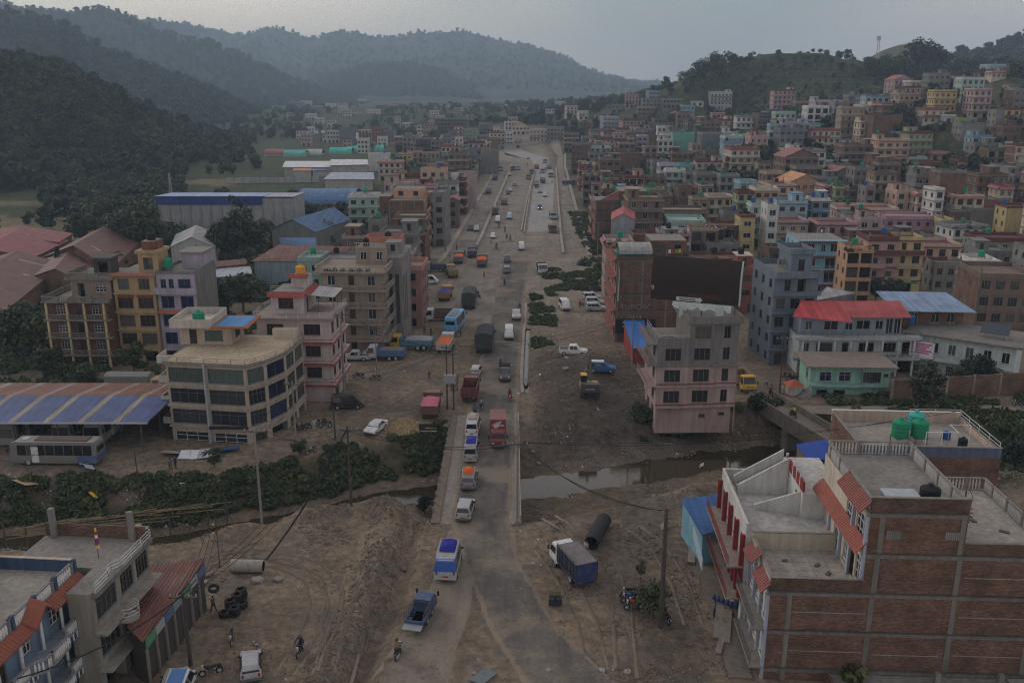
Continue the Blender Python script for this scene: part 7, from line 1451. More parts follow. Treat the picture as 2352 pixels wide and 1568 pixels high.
def bike(label,loc,rz,c,scooter=False):
 key = (c,scooter)
 if key not in BKM:
  P = M('carpaint',c); fr,tk,se,hb = MB(),MB(),MB(),MB(); K = M('plain',(.025,.024,.023)); fr.tube((0,-.62,.3),(0,.1,.42),.05,K); fr.tube((0,.1,.42),(0,.55,.95),.05,K); fr.box(-.14,.14,-.18,.25,.25,.58,M('metal',(.09,.09,.09))); fr.tube((.16,-.7,.36),(.16,.1,.3),.05,CHR,n=6); fr.tube((0,.66,.3),(0,.52,.98),.04,CHR)
  if scooter: tk.hexa([(-.2,-.75,.4),(.2,-.75,.4),(.2,-.1,.4),(-.2,-.1,.4),(-.14,-.7,.75),(.14,-.7,.75),(.14,-.05,.7),(-.14,-.05,.7)],P); tk.hexa([(-.2,.4,.3),(.2,.4,.3),(.16,.6,.35),(-.16,.6,.35),(-.18,.38,.98),(.18,.38,.98),(.1,.5,1.0),(-.1,.5,1.0)],P); tk.box(-.17,.17,-.1,.4,.3,.36,P)
  else: tk.hexa([(-.12,-.05,.68),(.12,-.05,.68),(.14,.38,.72),(-.14,.38,.72),(-.09,-.02,.86),(.09,-.02,.86),(.1,.35,.94),(-.1,.35,.94)],P); tk.box(-.1,.1,-.85,-.55,.62,.72,P)
  se.hexa([(-.11,-.75,.72),(.11,-.75,.72),(.13,-.05,.7),(-.13,-.05,.7),(-.1,-.74,.83),(.1,-.74,.83),(.12,-.06,.8),(-.12,-.06,.8)],K); hb.tube((-.36,.42,1.02),(.36,.42,1.02),.022,K,n=5); hb.box(-.1,.1,.55,.66,.82,1.0,M('metal',(.4,.4,.4))); hb.tube((-.3,.42,1.02),(-.34,.4,1.2),.012,K,n=3); hb.tube((.3,.42,1.02),(.34,.4,1.2),.012,K,n=3)
  BKM[key] = [(n,x.mesh(n)) for n,x in (('frame',fr),('bodywork',tk),('seat',se),('handlebar',hb))]
 r = thing('scooter' if scooter else 'motorcycle',label,'motorcycle',loc,rz)
 for n,me in BKM[key]: link(n,me,r)
 for y_ in (-.62,.66): wheel(r,0,y_,.3 if not scooter else .24,.1)
 return r
# ---------------------------------------------------------------- people
SKIN,HAIR,SHOE = M('plain',(.22,.12,.08)),M('plain',(.012,.01,.01)),M('plain',(.03,.028,.026))
def person(label,loc,rz,pose='stand',shirt=(.2,.2,.2),trous=(.05,.05,.06),helmet=None,group=None):
 if pose not in PM: PM[pose] = person_mesh(pose)
 me = PM[pose].copy()
 for i,m in enumerate((SKIN,M('cloth',shirt),M('cloth',trous),SHOE,HAIR)): me.materials[i] = m
 r = thing('person',label,'person',loc,rz,group); link('body',me,r)
 if helmet:
  b = MB(); b.lathe([(.125,-.1),(.14,0),(.125,.07),(.08,.125),(.01,.145)],M('carpaint',helmet),10); b.build('helmet',r,(0,-.13 if pose == 'ride' else .01,1.64),smooth=True)
 return r
def gz(x,y): return .1 if road_mask(np.array([x]),np.array([y]))[0] > .5 and y < 240 else max(Hs(x,y),-.3) + .02
def at(px,py,fwd=0.):
 x,y = W(px,py); y += fwd; return (x,y,gz(x,y))
def ride(what,loc,rz,c,shirt,helmet=(.02,.02,.02),scooter=False,trous=(.04,.04,.05),group=None):
 bike(('scooter ' if 0 else '') + what.format('motorcycle' if not scooter else 'scooter'),loc,rz,c,scooter); person('rider ' + what.format('on the motorcycle' if not scooter else 'on the scooter').replace('  ',' '),loc,rz,'ride',shirt,trous,helmet)
# ---------------------------------------------------------------- vehicles placed
AW,TO,LF,RT_ = 0.,math.pi,math.pi / 2,-math.pi / 2
WHT,SIL,GRY,BLK,BLU = (.6,.6,.59),(.33,.34,.35),(.2,.21,.22),(.015,.015,.017),(.03,.1,.36)
_v = car('van','silver microbus with blue rear top and blue roof luggage, nearest on the track',at(1027,1338,2.3),-.06,(.36,.37,.38),rack=1,load=(.03,.03,.25),two=(.03,.1,.38),cat='microbus',sx=1.1); _v.scale = (1.12,) * 3
car('suv','silver estate car with lit red tail lamps driving off the bridge end',at(1067,1204,2.1),-.1,SIL,sx=.95); car('suv','grey off-road car with orange bundle on its roof on the bridge',at(1076,1132,2.1),-.04,GRY,rack=1,load=(.6,.12,.03)); car('van','silver microbus with purple-blue roof bundle on the bridge',at(1081,1067,2.3),-.03,(.3,.31,.32),rack=1,load=(.04,.04,.3),cat='microbus'); car('van','white microbus with sacks on its roof behind the queue on the bridge',at(1085,1008,2.3),-.05,WHT,rack=1,load=(.4,.35,.3),cat='microbus')
r = truck('dark red box lorry with white lettering entering the bridge',at(1143,1034,2.9),TO + .02,(.2,.035,.03),(.17,.03,.03),'box',L=5.8,w=1.95,h=2.25,name='box_lorry',logo='HONDA',deckz=.95); text(r,'HONDA',(0,2.8,1.12),.2,M('plain',(.6,.6,.58)),rz=math.pi,name='cab_lettering'); b = MB()
for i in range(6): b.hexa([(.55 - i * .02,1.12,2.55 - i * .16),(-.45 + i * .1,1.12,2.95 - i * .2),(-.5 + i * .1,1.12,3.04 - i * .2),(.55,1.12,2.62 - i * .16),(.55 - i * .02,1.14,2.55 - i * .16),(-.45 + i * .1,1.14,2.95 - i * .2),(-.5 + i * .1,1.14,3.04 - i * .2),(.55,1.14,2.62 - i * .16)],M('plain',(.6,.6,.58)))
b.build('wing_emblem',r,(0,-.1,.12)); 
for ch in list(r.children):
 if ch.name.startswith('lettering'): ch.location.y = 1.025; ch.location.z = 2.38
ride('{} with blue jacket leading the bridge queue',at(1091,957),AW,(.1,.02,.02),(.03,.08,.2)); ride('{} with grey shirt passing the maroon lorry',at(1106,940),AW,BLK,(.25,.25,.26)); ride('red {} coming down past the ditch',at(1171,920),TO,(.35,.02,.03),(.1,.03,.03),scooter=True)
truck('empty maroon open lorry with hoops driving away before the pole',at(1079,928,3.1),-.04,(.12,.03,.03),(.12,.03,.028),'tipper',L=6.2,w=2.2,bedh=1.3,name='open_lorry'); truck('tipper with pink tarpaulin parked by the paired poles',at(986,966,3.3),.0,(.2,.08,.04),(.12,.06,.05),'tarp',tarp=(.5,.14,.2),bedh=1.1)
car('sedan','white saloon car parked on the dirt beside the stone heap',at(860,998,1.2),TO - .32,WHT); car('hatch','small silver hatchback driving away past the mud patch',at(1093,868,1.8),-.12,(.42,.42,.41)); pickup('dark pickup with black canvas top coming towards the bridge',at(1160,880,2.3),TO,(.06,.065,.07),cover=(.02,.02,.022)); ride('{} with dark jacket beside the dark pickup',at(1150,850),TO,BLK,(.05,.05,.06))
truck('large grey canvas lorry in the middle of the road',at(1113,813,3.8),-.05,(.05,.05,.06),(.04,.045,.05),'canvas',L=7.6,w=2.4,canvas=(.045,.05,.05),name='canvas_lorry').scale = (1.18,1.12,1.15); car('van','white van coming down beside the grey canvas lorry',at(1169,783,2.2),TO,WHT,cat='van'); pickup('white pickup coming down ahead of a motorcycle',at(1186,738,2.2),TO,(.5,.5,.49)); ride('{} following the white pickup',at(1194,716),TO,BLK,(.05,.05,.06))
bus('sky blue and white bus parked in the dirt yard',at(1042,768,4.2),-.16,(.12,.38,.6),L=8,roofc=(.25,.25,.26),stripe=(.4,.05,.1)); truck('white tipper with orange tarpaulin below the blue bus',at(1022,814,3.2),-.1,(.5,.48,.45),(.4,.38,.36),'tarp',tarp=(.62,.15,.05)); truck('yellow lorry with grey tarpaulin, side on behind the blue tipper',at(945,806,1),LF - .1,(.5,.3,.03),(.07,.2,.3),'tarp',tarp=(.28,.27,.26),L=7.4,bedh=.9); truck('blue tipper with white bonnet cab, side on in the yard',at(880,828,1),LF - .05,(.45,.45,.46),(.05,.14,.28),'heap',L=7.2,bonnet=.7,bedh=.9); pickup('white pickup tail behind the pink house corner',at(815,832,1),LF,(.4,.4,.4),rails=False)
truck('white bonneted tipper with brown steel bed, side on by the tyre heaps',at(1010,739,1),LF + .05,(.5,.5,.5),(.09,.07,.06),'tipper',L=7.6,bonnet=.8,bedh=1.2); truck('dark canvas lorry with blue cab parked near the wet patch',at(1077,712,3.8),-.03,(.04,.1,.25),(.04,.045,.04),'canvas',L=7.6,canvas=(.06,.062,.06),name='canvas_lorry').scale = (1.15,1.1,1.12); truck('orange tipper with blue tarpaulin beside the wet patch',at(1021,693,3),-.1,(.5,.25,.05),(.3,.17,.05),'tarp',tarp=(.06,.07,.25)); car('van','white van parked side on before the brick block',at(984,652),RT_ - .05,WHT,cat='van'); truck('blue tipper with white cab, side on by the drain',at(1000,625,1),LF + .05,(.45,.46,.48),(.04,.07,.16),'heap',L=7.6,bonnet=.6)
truck('tipper with orange tarpaulin, left of the parked pair',at(1052,607,3),.03,(.15,.15,.16),(.12,.12,.13),'tarp',tarp=(.62,.13,.04)); truck('tipper with orange tarpaulin, right of the parked pair',at(1107,615,3),-.03,(.15,.1,.1),(.12,.1,.1),'tarp',tarp=(.62,.13,.04)); truck('small blue tipper between the orange tarpaulins',at(1084,594,3),0,(.03,.08,.2),(.04,.06,.13),'heap',L=5.6); pickup('grey pickup driving away on the road',at(1165,605,2.2),0,(.14,.17,.2)); car('suv','dark silver off-road car behind the grey pickup',at(1164,630,2),0,(.2,.21,.22)); ride('{} following the dark silver car',at(1159,656),0,BLK,(.06,.06,.07))
car('van','white high-roof microbus coming down past the median',at(1198,576,2.3),TO,WHT,cat='microbus'); truck('white-cab tipper facing the weeds, right of the road',at(1246,632,3),TO + .04,(.5,.5,.5),(.12,.12,.12),'tipper',L=6.6)
car('hatch','white hatchback coming down the dirt carriageway',at(1132,549,1.8),TO,WHT); car('van','white minivan on the dirt carriageway above the hatchback',at(1143,512,2),TO,WHT,cat='van'); truck('dark tanker lorry beside the service lane wall',at(1137,495,3.5),0,(.1,.1,.1),(.06,.065,.07),'tank',L=7.6,name='tanker'); car('van','pale blue microbus right of the tanker',at(1170,504,2.3),TO,(.4,.5,.55),cat='microbus'); car('suv','dark green jeep in the service lane, left of two',at(1080,531,2),TO,(.06,.07,.07)); car('suv','white jeep in the service lane, right of two',at(1094,533,2),TO,(.4,.4,.4)); car('suv','blue off-road car with lit headlamps on the concrete road',at(1240,481,2),TO,(.04,.06,.14),lit=True,rack=1)
truck('dark tipper parked on the concrete road, nearest of the queue',at(1270,536,3.3),TO,(.06,.06,.07),(.06,.06,.06),'heap',L=7); truck('pale green tipper second in the parked queue',at(1271,504,3.3),TO,(.4,.45,.42),(.09,.1,.09),'heap',L=7)
FAR = [(1232,426,'truck',0,(.45,.45,.44),'white-cab tipper in the far convoy'),(1247,421,'truck',0,(.1,.1,.11),'dark tipper in the far convoy beside the white-cab one'),(1240,443,'car',TO,(.3,.3,.3),'small grey car below the far convoy'),(1233,431,'car',0,(.06,.06,.06),'black car touching the far convoy'),(1246,398,'truck',TO,(.4,.38,.36),'loaded lorry higher up the far convoy'),(1266,408,'truck',TO,(.3,.3,.3),'grey lorry by the inner wall of the far road'),(1233,388,'truck',0,(.4,.1,.07),'orange-red lorry far up the road'),(1190,391,'truck',TO,(.4,.4,.4),'white lorry far up the dirt road'),(1178,392,'truck',TO,(.09,.09,.1),'dark lorry far up the dirt road'),(1150,393,'truck',TO,(.35,.3,.28),'brown lorry far up the service lane'),(1170,404,'car',TO,(.3,.3,.3),'grey car far up the dirt road'),(1167,447,'car',TO,(.06,.06,.07),'dark car in the upper dirt road'),(1172,441,'car',TO,(.35,.35,.36),'silver car in the upper dirt road'),(1252,375,'truck',TO,(.35,.36,.38),'pale lorry at the start of the bend'),(1213,365,'car',TO,(.3,.3,.32),'pale car at the far bend'),(1137,415,'truck',0,(.05,.08,.18),'blue lorry at the drain wall'),(1307,425,'truck',RT_,(.06,.1,.22),'blue lorry parked in the side lane'),(1252,392,'car',TO,(.1,.1,.1),'black car in the far convoy'),(1214,412,'truck',TO,(.3,.28,.25),'tan lorry on the upper dirt road'),(1222,400,'truck',TO,(.12,.14,.2),'blue-grey lorry on the upper dirt road'),(1262,388,'truck',0,(.35,.35,.33),'pale tipper near the inner wall'),(1182,428,'car',0,(.4,.4,.4),'white car on the upper dirt road'),(1158,472,'truck',0,(.3,.2,.1),'brown tipper above the tanker'),(1252,452,'car',TO,(.45,.45,.45),'white car on the concrete road'),(1122,446,'truck',0,(.2,.22,.24),'grey lorry in the left service lane'),(1036,640,'truck',.2,(.3,.25,.1),'tan tipper standing below the left orange tarpaulin')]
for px,py,k_,hd,c_,lb in FAR:
 if k_ == 'truck': truck(lb,at(px,py,3),hd,c_,sc3(c_,.6),'heap',L=6.4)
 else: car('suv',lb,at(px,py,2),hd,c_)
car('van','white long panel van parked on the dirt, right of the road',at(1298,716,2.4),TO + .12,WHT,cat='van',sx=1.05); car('suv','silver off-road car, nearest of three parked side by side',at(1368,714),RT_ - .03,(.4,.41,.42)); car('suv','white off-road car in the middle of three parked side by side',at(1366,700),RT_ - .03,(.5,.5,.5)); car('suv','pale car farthest of three parked side by side',at(1359,689),RT_ + .05,(.42,.43,.45))
pickup('white pickup with bed rails parked near the ditch',at(1316,838),RT_ - .1,WHT); car('suv','blue car with white roof behind the excavator',at(1382,872),RT_ - .12,(.03,.13,.32),roofc=WHT); truck('yellow lorry in the lane beside the pink house',at(1718,905,3),TO + .08,(.55,.33,.02),(.2,.13,.05),'tipper',L=6,w=2.1)
truck('blue and white crate lorry parked on the dirt, right foreground',at(1318,1352,2.6),.38,WHT,(.04,.05,.1),'crate',L=6.0,w=2.05,h=2.3,name='crate_lorry',deckz=1.0); r = truck('small blue three-wheel carrier with open rack in the foreground',at(963,1452,2.0),-.22,(.025,.06,.15),(.04,.08,.16),'rack',L=4.0,w=1.6,h=1.85,bedh=.3,name='mini_carrier',deckz=.8); b = MB()
for s in (-1,1):
 for k in range(5): y_ = -1.95 + k * .5; b.tube((s * .82,y_,.8),(s * .82,y_,1.75),.03,IRON,n=4)
 for z_ in (1.25,1.75): b.tube((s * .82,-1.95,z_),(s * .82,.05,z_),.03,IRON,n=4)
for z_ in (1.25,1.75): b.tube((-.82,.05,z_),(.82,.05,z_),.03,IRON,n=4)
b.build('side_rack',r); b = MB(); b.hexa([(-.82,-2.75,.72),(.82,-2.75,.72),(.82,-2.02,.8),(-.82,-2.02,.8),(-.82,-2.75,.78),(.82,-2.75,.78),(.82,-2.02,.86),(-.82,-2.02,.86)],M('metal',(.25,.26,.28))); b.build('tailboard',r)
ride('{} in tan jacket riding up the mud track',at(914,1507),-.15,(.1,.1,.11),(.2,.14,.06)); ride('black {} with windscreen coming down the dirt yard',at(690,1502),TO - .1,BLK,(.04,.035,.04),(.1,.1,.11)); car('hatch','silver hatchback with its back to us in the lower yard',at(566,1566,1.4),.28,SIL); car('sedan','saloon car under a pale dust cover at the lower edge',at(398,1590),.15,(.33,.32,.29)); car('van','white van with blue roof patch at the lower edge',(-24.8,57.2,.02),.1,(.55,.55,.55),roofc=(.03,.16,.42),cat='van')
for i,(px,py,hd,c_,lb) in enumerate([(533,1478,TO + .2,BLK,'black motorcycle parked alone in the middle of the yard'),(486,1550,TO / 2 + .4,BLK,'black motorcycle parked beside the silver hatchback front'),(592,1512,.3,(.05,.05,.06),'motorcycle hidden beside the silver hatchback door'),(1447,1372,LF + .2,BLK,'black motorcycle, farthest of the row at the leafy pole'),(1447,1384,LF + .3,BLU,'blue motorcycle in the row at the leafy pole'),(1462,1395,LF + .2,(.35,.02,.03),'red motorcycle in the row at the leafy pole'),(1456,1402,LF + .1,(.3,.02,.02),'dark red motorcycle, nearest of the row at the leafy pole'),(1530,1425,.2,(.04,.08,.18),'blue motorcycle behind the leafy pole'),(824,868,LF,BLK,'black motorcycle beside the white pickup tail'),(862,874,LF + .2,BLK,'motorcycle beside the thin pole in the yard'),(715,1036,LF + .9,(.3,.3,.3),'motorcycle standing on the weedy bank edge'),(748,982,LF,BLK,'motorcycle by the showroom corner, right of the row'),(737,977,LF + .5,BLK,'motorcycle by the showroom corner, second from the right'),(700,985,LF + .3,(.1,.1,.1),'motorcycle under the showroom corner'),(690,990,LF + .1,BLK,'motorcycle deep under the showroom corner'),(1360,667,LF,BLK,'lone motorcycle parked beyond the three cars'),(1338,704,.3,(.3,.05,.03),'red-brown motorcycle by the parked cars'),(1805,870,1.,BLK,'motorcycle in the crowd by the shrine, left end'),(1815,876,.8,BLK,'motorcycle in the crowd by the shrine, in front'),(1828,872,.9,(.2,.2,.2),'motorcycle in the crowd by the shrine, right end'),(1820,884,1.1,BLK,'motorcycle closest to the shrine'),(2340,935,.6,BLK,'motorcycle on the path at the right edge'),(1100,686,.4,BLK,'motorcycle by the dark canvas lorry'),(1092,678,1.2,BLK,'motorcycle behind the dark canvas lorry')]): bike(lb,at(px,py),hd,c_,scooter=i in (5,14))
for i,(px,py,hd,lb) in enumerate([(1146,524,TO,'on the dirt carriageway below the minivan'),(1160,533,TO,'on the dirt carriageway beside the hatchback'),(1164,549,0.,'passing the white hatchback'),(1172,553,0.,'behind the passing motorcycle'),(1140,572,TO,'alone above the orange tarpaulins'),(1256,385,TO,'far up the concrete road'),(1212,380,TO,'far up the dirt road'),(1770,908,0.,'entering the lane past the yellow lorry')]): ride('{} ' + lb,at(px,py),hd,BLK,((.05,.05,.06),(.2,.05,.04),(.1,.1,.12),(.08,.08,.08))[i % 4])
q = SBR.matrix_world @ Vector((8.5,.2,.07)) if 0 else Vector((38.9,117.2,.07)); ride('{} in yellow shirt crossing the small side bridge',tuple(q),.27,BLK,(.6,.42,.02))
bus('dusty grey coach with blue tail standing before the bus shed',(-55.2,101.6,.0),LF - .02,(.16,.16,.152),(.05,.1,.22),L=10.6,roofc=(.1,.07,.06)); bus('grey coach parked nose out under the shed, left of two',(-57.2,110.5,0),TO,(.3,.3,.28),L=8); bus('grey coach parked nose out under the shed, right of two',(-53.2,110.5,0),TO,(.3,.3,.29),L=8); bus('coach half hidden at the dark left end of the shed',(-64,110,0),TO,(.2,.2,.2),L=8); truck('old orange and white lorry with grey canvas behind the bus shed',(-56,127.5,0),RT_,(.45,.35,.22),(.3,.12,.04),'canvas',L=8.4,canvas=(.2,.2,.19),name='canvas_lorry'); car('van','black van parked beside the pink house',at(797,938,.5),RT_ + .1,BLK,cat='van')
# excavator
r = thing('excavator','yellow and black excavator digging on the dark soil mound','excavator',(*W(1352,915),Hs(*W(1352,915)) + .1),0); YE,KB = M('carpaint',(.5,.3,.03)),M('carpaint',(.05,.05,.052))
for s in (-1,1):
 b = MB(); b.xprism([(-1.9,.35),(-1.6,.05),(1.6,.05),(1.9,.35),(1.6,.75),(-1.6,.75)],s * 1.15 - .3,s * 1.15 + .3,M('plain',(.06,.055,.05))); b.build('track',r)
b = MB(); b.box(-1.3,1.3,-1.9,1.0,.95,1.7,YE); b.build('upper_body',r); b = MB(); b.box(-1.32,1.32,-2.2,-1.0,.9,2.1,KB); b.build('counterweight',r); text(r,'VOLVO',(0,-2.22,1.25),.42,M('plain',(.5,.5,.5))); b = MB(); b.hexa([(-1.25,-.6,1.7),(-.35,-.6,1.7),(-.35,1.0,1.7),(-1.25,1.0,1.7),(-1.2,-.5,2.9),(-.4,-.5,2.9),(-.4,.75,2.9),(-1.2,.75,2.9)],M('glass',(.02,.02,.022))); b.build('cab',r); b = MB(); b.box(-1.25,-.35,-.6,.85,2.9,3.0,YE); b.build('cab_roof',r)
b = MB(); b.hexa([(.1,.6,1.6),(.5,.6,1.6),(.5,1.1,1.6),(.1,1.1,1.6),(.1,2.6,5.0),(.5,2.6,5.0),(.5,3.1,4.6),(.1,3.1,4.6)],KB); b.build('boom',r); b = MB(); b.hexa([(.15,4.6,2.2),(.45,4.6,2.2),(.45,5.0,2.3),(.15,5.0,2.3),(.15,2.5,5.1),(.45,2.5,5.1),(.45,3.0,5.2),(.15,3.0,5.2)],KB); b.build('stick',r); b = MB(); b.xprism([(4.4,2.2),(5.1,2.3),(5.3,1.5),(4.8,.9),(4.2,1.2)],-.25,.85,M('metal',(.15,.13,.11))); b.build('bucket',r)
# people on foot
PPL = [(393,1084,'walk',(.12,.1,.1),(.1,.07,.05),.6,'person in dark coat and hat by the white sheets, left of two'),(404,1078,'stand',(.03,.05,.1),(.02,.02,.03),-.6,'person in dark blue by the white sheets, right of two'),(986,874,'walk',(.1,.09,.09),(.06,.06,.06),2.2,'person with a bag walking across the open dirt'),(722,990,'stand',(.35,.35,.36),(.35,.33,.3),.5,'person in white shirt beside the showroom motorcycles'),(492,1408,'walk',(.04,.05,.07),(.03,.03,.04),1.2,'person carrying a tyre beside the tyre stacks'),(1345,1275,'stand',(.5,.5,.5),(.06,.06,.08),2.5,'person in white vest by the black pipe mouth'),(1348,712,'stand',(.4,.04,.04),(.35,.05,.05),1.,'person in red beside the silver car'),(1332,706,'stand',(.35,.08,.03),(.1,.05,.03),.3,'person in orange near the parked cars'),(1263,628,'stand',(.12,.1,.05),(.08,.07,.05),2.,'person standing by the white-cab tipper'),(1242,636,'walk',(.5,.5,.5),(.2,.2,.2),0,'person in white crouching past the white-cab tipper nose'),(1058,772,'stand',(.12,.12,.12),(.04,.04,.04),1.,'person standing behind the blue bus'),(1024,582,'walk',(.06,.06,.08),(.04,.04,.05),2.,'person stepping over the drain wall'),(1049,575,'stand',(.05,.05,.06),(.04,.04,.04),1.,'person behind the left orange tarpaulin'),(1068,588,'stand',(.06,.06,.08),(.05,.05,.06),.2,'person right of the left orange tarpaulin'),(1034,594,'stand',(.3,.28,.25),(.1,.1,.12),.2,'person in pale shirt left of the orange tarpaulin'),(1796,905,'stand',(.5,.48,.46),(.4,.38,.36),1.,'person in white seated edge beside the shrine'),(990,770,'stand',(.2,.05,.05),(.05,.05,.06),1.,'person in dark red by the yellow lorry'),(975,768,'stand',(.08,.06,.06),(.05,.05,.06),.4,'person in brown by the yellow lorry'),(1338,540,'walk',(.05,.05,.06),(.05,.05,.05),.2,'person walking on the right drain wall'),(1346,536,'walk',(.1,.08,.08),(.05,.05,.05),.2,'person among the group by the right drain wall'),(1268,420,'stand',(.3,.05,.05),(.1,.05,.05),.2,'person in red standing by the inner wall')]
for px,py,po,s_,t_,hd,lb in PPL: person(lb,at(px,py),hd,po,s_,t_)
for px,py,po,s_,t_,hd,lb in [(1128,560,'walk',(.3,.28,.25),(.06,.06,.08),1.,'person in pale shirt crossing the road above the orange tarpaulins'),(905,760,'stand',(.06,.1,.2),(.05,.05,.06),2.,'person in blue by the balcony house shops'),(925,735,'walk',(.25,.05,.05),(.06,.06,.07),1.,'person in red walking along the shop fronts'),(940,700,'stand',(.1,.1,.1),(.05,.05,.05),.5,'person in black at the shop fronts'),(1420,770,'walk',(.3,.25,.1),(.05,.05,.05),0,'person in tan walking below the RIZOL sign'),(1760,890,'walk',(.3,.3,.32),(.06,.06,.07),.3,'person in grey walking in the lane'),(1640,1420,'stand',(.1,.15,.25),(.05,.05,.06),1.,'person in blue on the pavement by the brick building'),(470,1330,'stand',(.35,.04,.04),(.05,.05,.06),2.,'person in red at the repair shop door'),(1112,640,'walk',(.05,.06,.07),(.04,.04,.05),1.,'person in dark clothes on the open yard'),(960,660,'stand',(.1,.1,.12),(.05,.05,.06),1.,'person beside the van pole')]: person(lb,at(px,py),hd,po,s_,t_)
# ---------------------------------------------------------------- vegetation
def cards(P,Nn,S,asp,rs):
 """leaf quads at points P with normals Nn and sizes S -> verts, faces"""
 n = len(P); r = rs.normal(size=(n,3)); u = np.cross(Nn,r); u /= np.linalg.norm(u,axis=1,keepdims=True) + 1e-9; v = np.cross(Nn,u); u *= (S * .5)[:,None]; v *= (S * .5 * asp)[:,None]
 V = np.stack([P - u - v * .6,P + u * .9 - v,P + u + v * .7,P - u * .8 + v],1).reshape(-1,3); return V,np.arange(4 * n).reshape(n,4)
def leafmesh(name,V,Fq,mat):
 me = bpy.data.meshes.new(name); me.vertices.add(len(V)); me.vertices.foreach_set('co',V.ravel().astype('f4')); me.loops.add(Fq.size); me.loops.foreach_set('vertex_index',Fq.ravel().astype('i4')); me.polygons.add(len(Fq)); me.polygons.foreach_set('loop_start',(np.arange(len(Fq)) * 4).astype('i4')); me.update(calc_edges=True); me.materials.append(mat); return me
def crown(kind,mat,seed=1):
 rs = np.random.RandomState(seed)
 if kind == 'round': nc,nl,ls,C,cr = 34,52,.42,None,1.25
 elif kind == 'far': nc,nl,ls,C,cr = 16,20,.95,None,1.7
 elif kind == 'airy': nc,nl,ls,C,cr = 30,40,.34,None,.95
 elif kind == 'bush': nc,nl,ls,C,cr = 16,26,.3,None,.5
 elif kind == 'pine': nc,nl,ls,C,cr = 0,0,.5,None,0
 Ps,Ns = [],[]
 if kind == 'pine':
  for i in range(26):
   z = 1.5 + i * .42; R_ = 2.6 * (1 - i / 27) + .25
   for k in range(9):
    a = rs.rand() * 6.28; m = 7; rr = np.linspace(.15,1,m) * R_; p = np.stack([rr * math.cos(a),rr * math.sin(a),z - rr * .22 + rs.normal(0,.05,m)],-1); Ps.append(p); q = rs.normal(0,.5,(m,3)); q[:,2] += 1; Ns.append(q)
 else:
  for c in range(nc):
   d = rs.normal(size=3); d /= np.linalg.norm(d); rad = rs.uniform(.35,1)
   if kind == 'round': o = d * np.array([3.2,3.2,2.5]) * rad + [0,0,4.6]
   elif kind == 'far': o = d * np.array([2.6,2.6,3.6]) * rad + [0,0,4.8]
   elif kind == 'airy': o = d * np.array([2.2,2.2,3.4]) * rad + [0,0,6.2]
   else: o = np.array([d[0] * .75 * rad,d[1] * .75 * rad,abs(d[2]) * .55 * rad + .15])
   e = rs.normal(size=(nl,3)); e /= np.linalg.norm(e,axis=1,keepdims=True); p = o + e * cr * rs.uniform(.45,1,(nl,1)) * [1,1,.7]; Ps.append(p); Ns.append(e * .9 + rs.normal(0,.45,(nl,3)) + [0,0,.4])
 P = np.concatenate(Ps); Nn = np.concatenate(Ns); Nn /= np.linalg.norm(Nn,axis=1,keepdims=True); S = ls * rs.uniform(.6,1.5,len(P)); V,Fq = cards(P,Nn,S,.7,rs); return leafmesh('crown',V,Fq,mat)
BARK = M('rock',(.1,.08,.065))
def trunk(kind,seed=1):
 rs = random.Random(seed); b = MB(); h = {'round': 4.2,'far': 4,'airy': 6,'pine': 12.2,'bush': .4}[kind]; r0 = {'round': .26,'far': .25,'airy': .17,'pine': .22,'bush': .04}[kind]; p = Vector((0,0,-.6)); n = 5; top = None
 for i in range(n): q = Vector((rs.uniform(-.15,.15) * i * .4,rs.uniform(-.15,.15) * i * .4,h * (i + 1) / n)); b.tube(p,q,r0 * (1 - i * .15),BARK,r0 * (1 - (i + 1) * .15),n=7,cap=False); p = q
 if kind not in ('pine','bush'):
  for k in range(7): a = k * .9 + rs.random(); s = Vector((0,0,h * rs.uniform(.5,.95))); e = s + Vector((math.cos(a) * 1.9,math.sin(a) * 1.9,rs.uniform(.9,2.2))); b.tube(s,e,r0 * .42,BARK,r0 * .12,n=5,cap=False)
 return b.mesh('trunk',True)
LF1,LF2,LF3,LF4,LF5 = M('leaf',(.04,.058,.025)),M('leaf',(.056,.075,.03)),M('leaf',(.026,.038,.023)),M('leaf',(.07,.08,.03)),M('leaf',(.014,.023,.016))
CR = {('round',i): crown('round',m,i + 3) for i,m in enumerate((LF1,LF2,LF3))}; CR.update({('airy',i): crown('airy',m,i + 13) for i,m in enumerate((LF2,LF4,LF3))}); CR.update({('pine',i): crown('pine',LF3,23) for i in range(1)}); CR.update({('bush',i): crown('bush',m,i + 33) for i,m in enumerate((LF1,LF2,LF4))}); CR.update({('far',i): crown('far',m,i + 43) for i,m in enumerate((LF5,LF1,LF2))}); TK = {k: trunk(k,5) for k in ('round','far','airy','pine','bush')}
def tree(kind,v,label,loc,s=1.,name=None,sz=None,group=None):
 r = thing(name or {'pine': 'conifer_tree','bush': 'shrub'}.get(kind,'broadleaf_tree'),label,'shrub' if kind == 'bush' else 'tree',(loc[0],loc[1],loc[2] - .1),rnd.random() * 6.28,group); r.scale = (s,s,sz or s); link('crown',CR[(kind,v)],r); link('trunk',TK[kind],r); return r
def tpx(kind,v,px,py,hpx,label,d=None,group=None):
 """tree by the pixel of its foot and its height in pixels"""
 if d: x,y,z = Dp(px,py,d)
 else: x,y,z = march(px,py)
 hm_ = {'round': 7.6,'far': 8.8,'airy': 10.,'pine': 12.6,'bush': 1.15}[kind]; hgt = hpx * (y * C_ + (CZ - z) * S_) / F_ / .95; return tree(kind,v,label,(x,y,z),hgt / hm_,group=group)
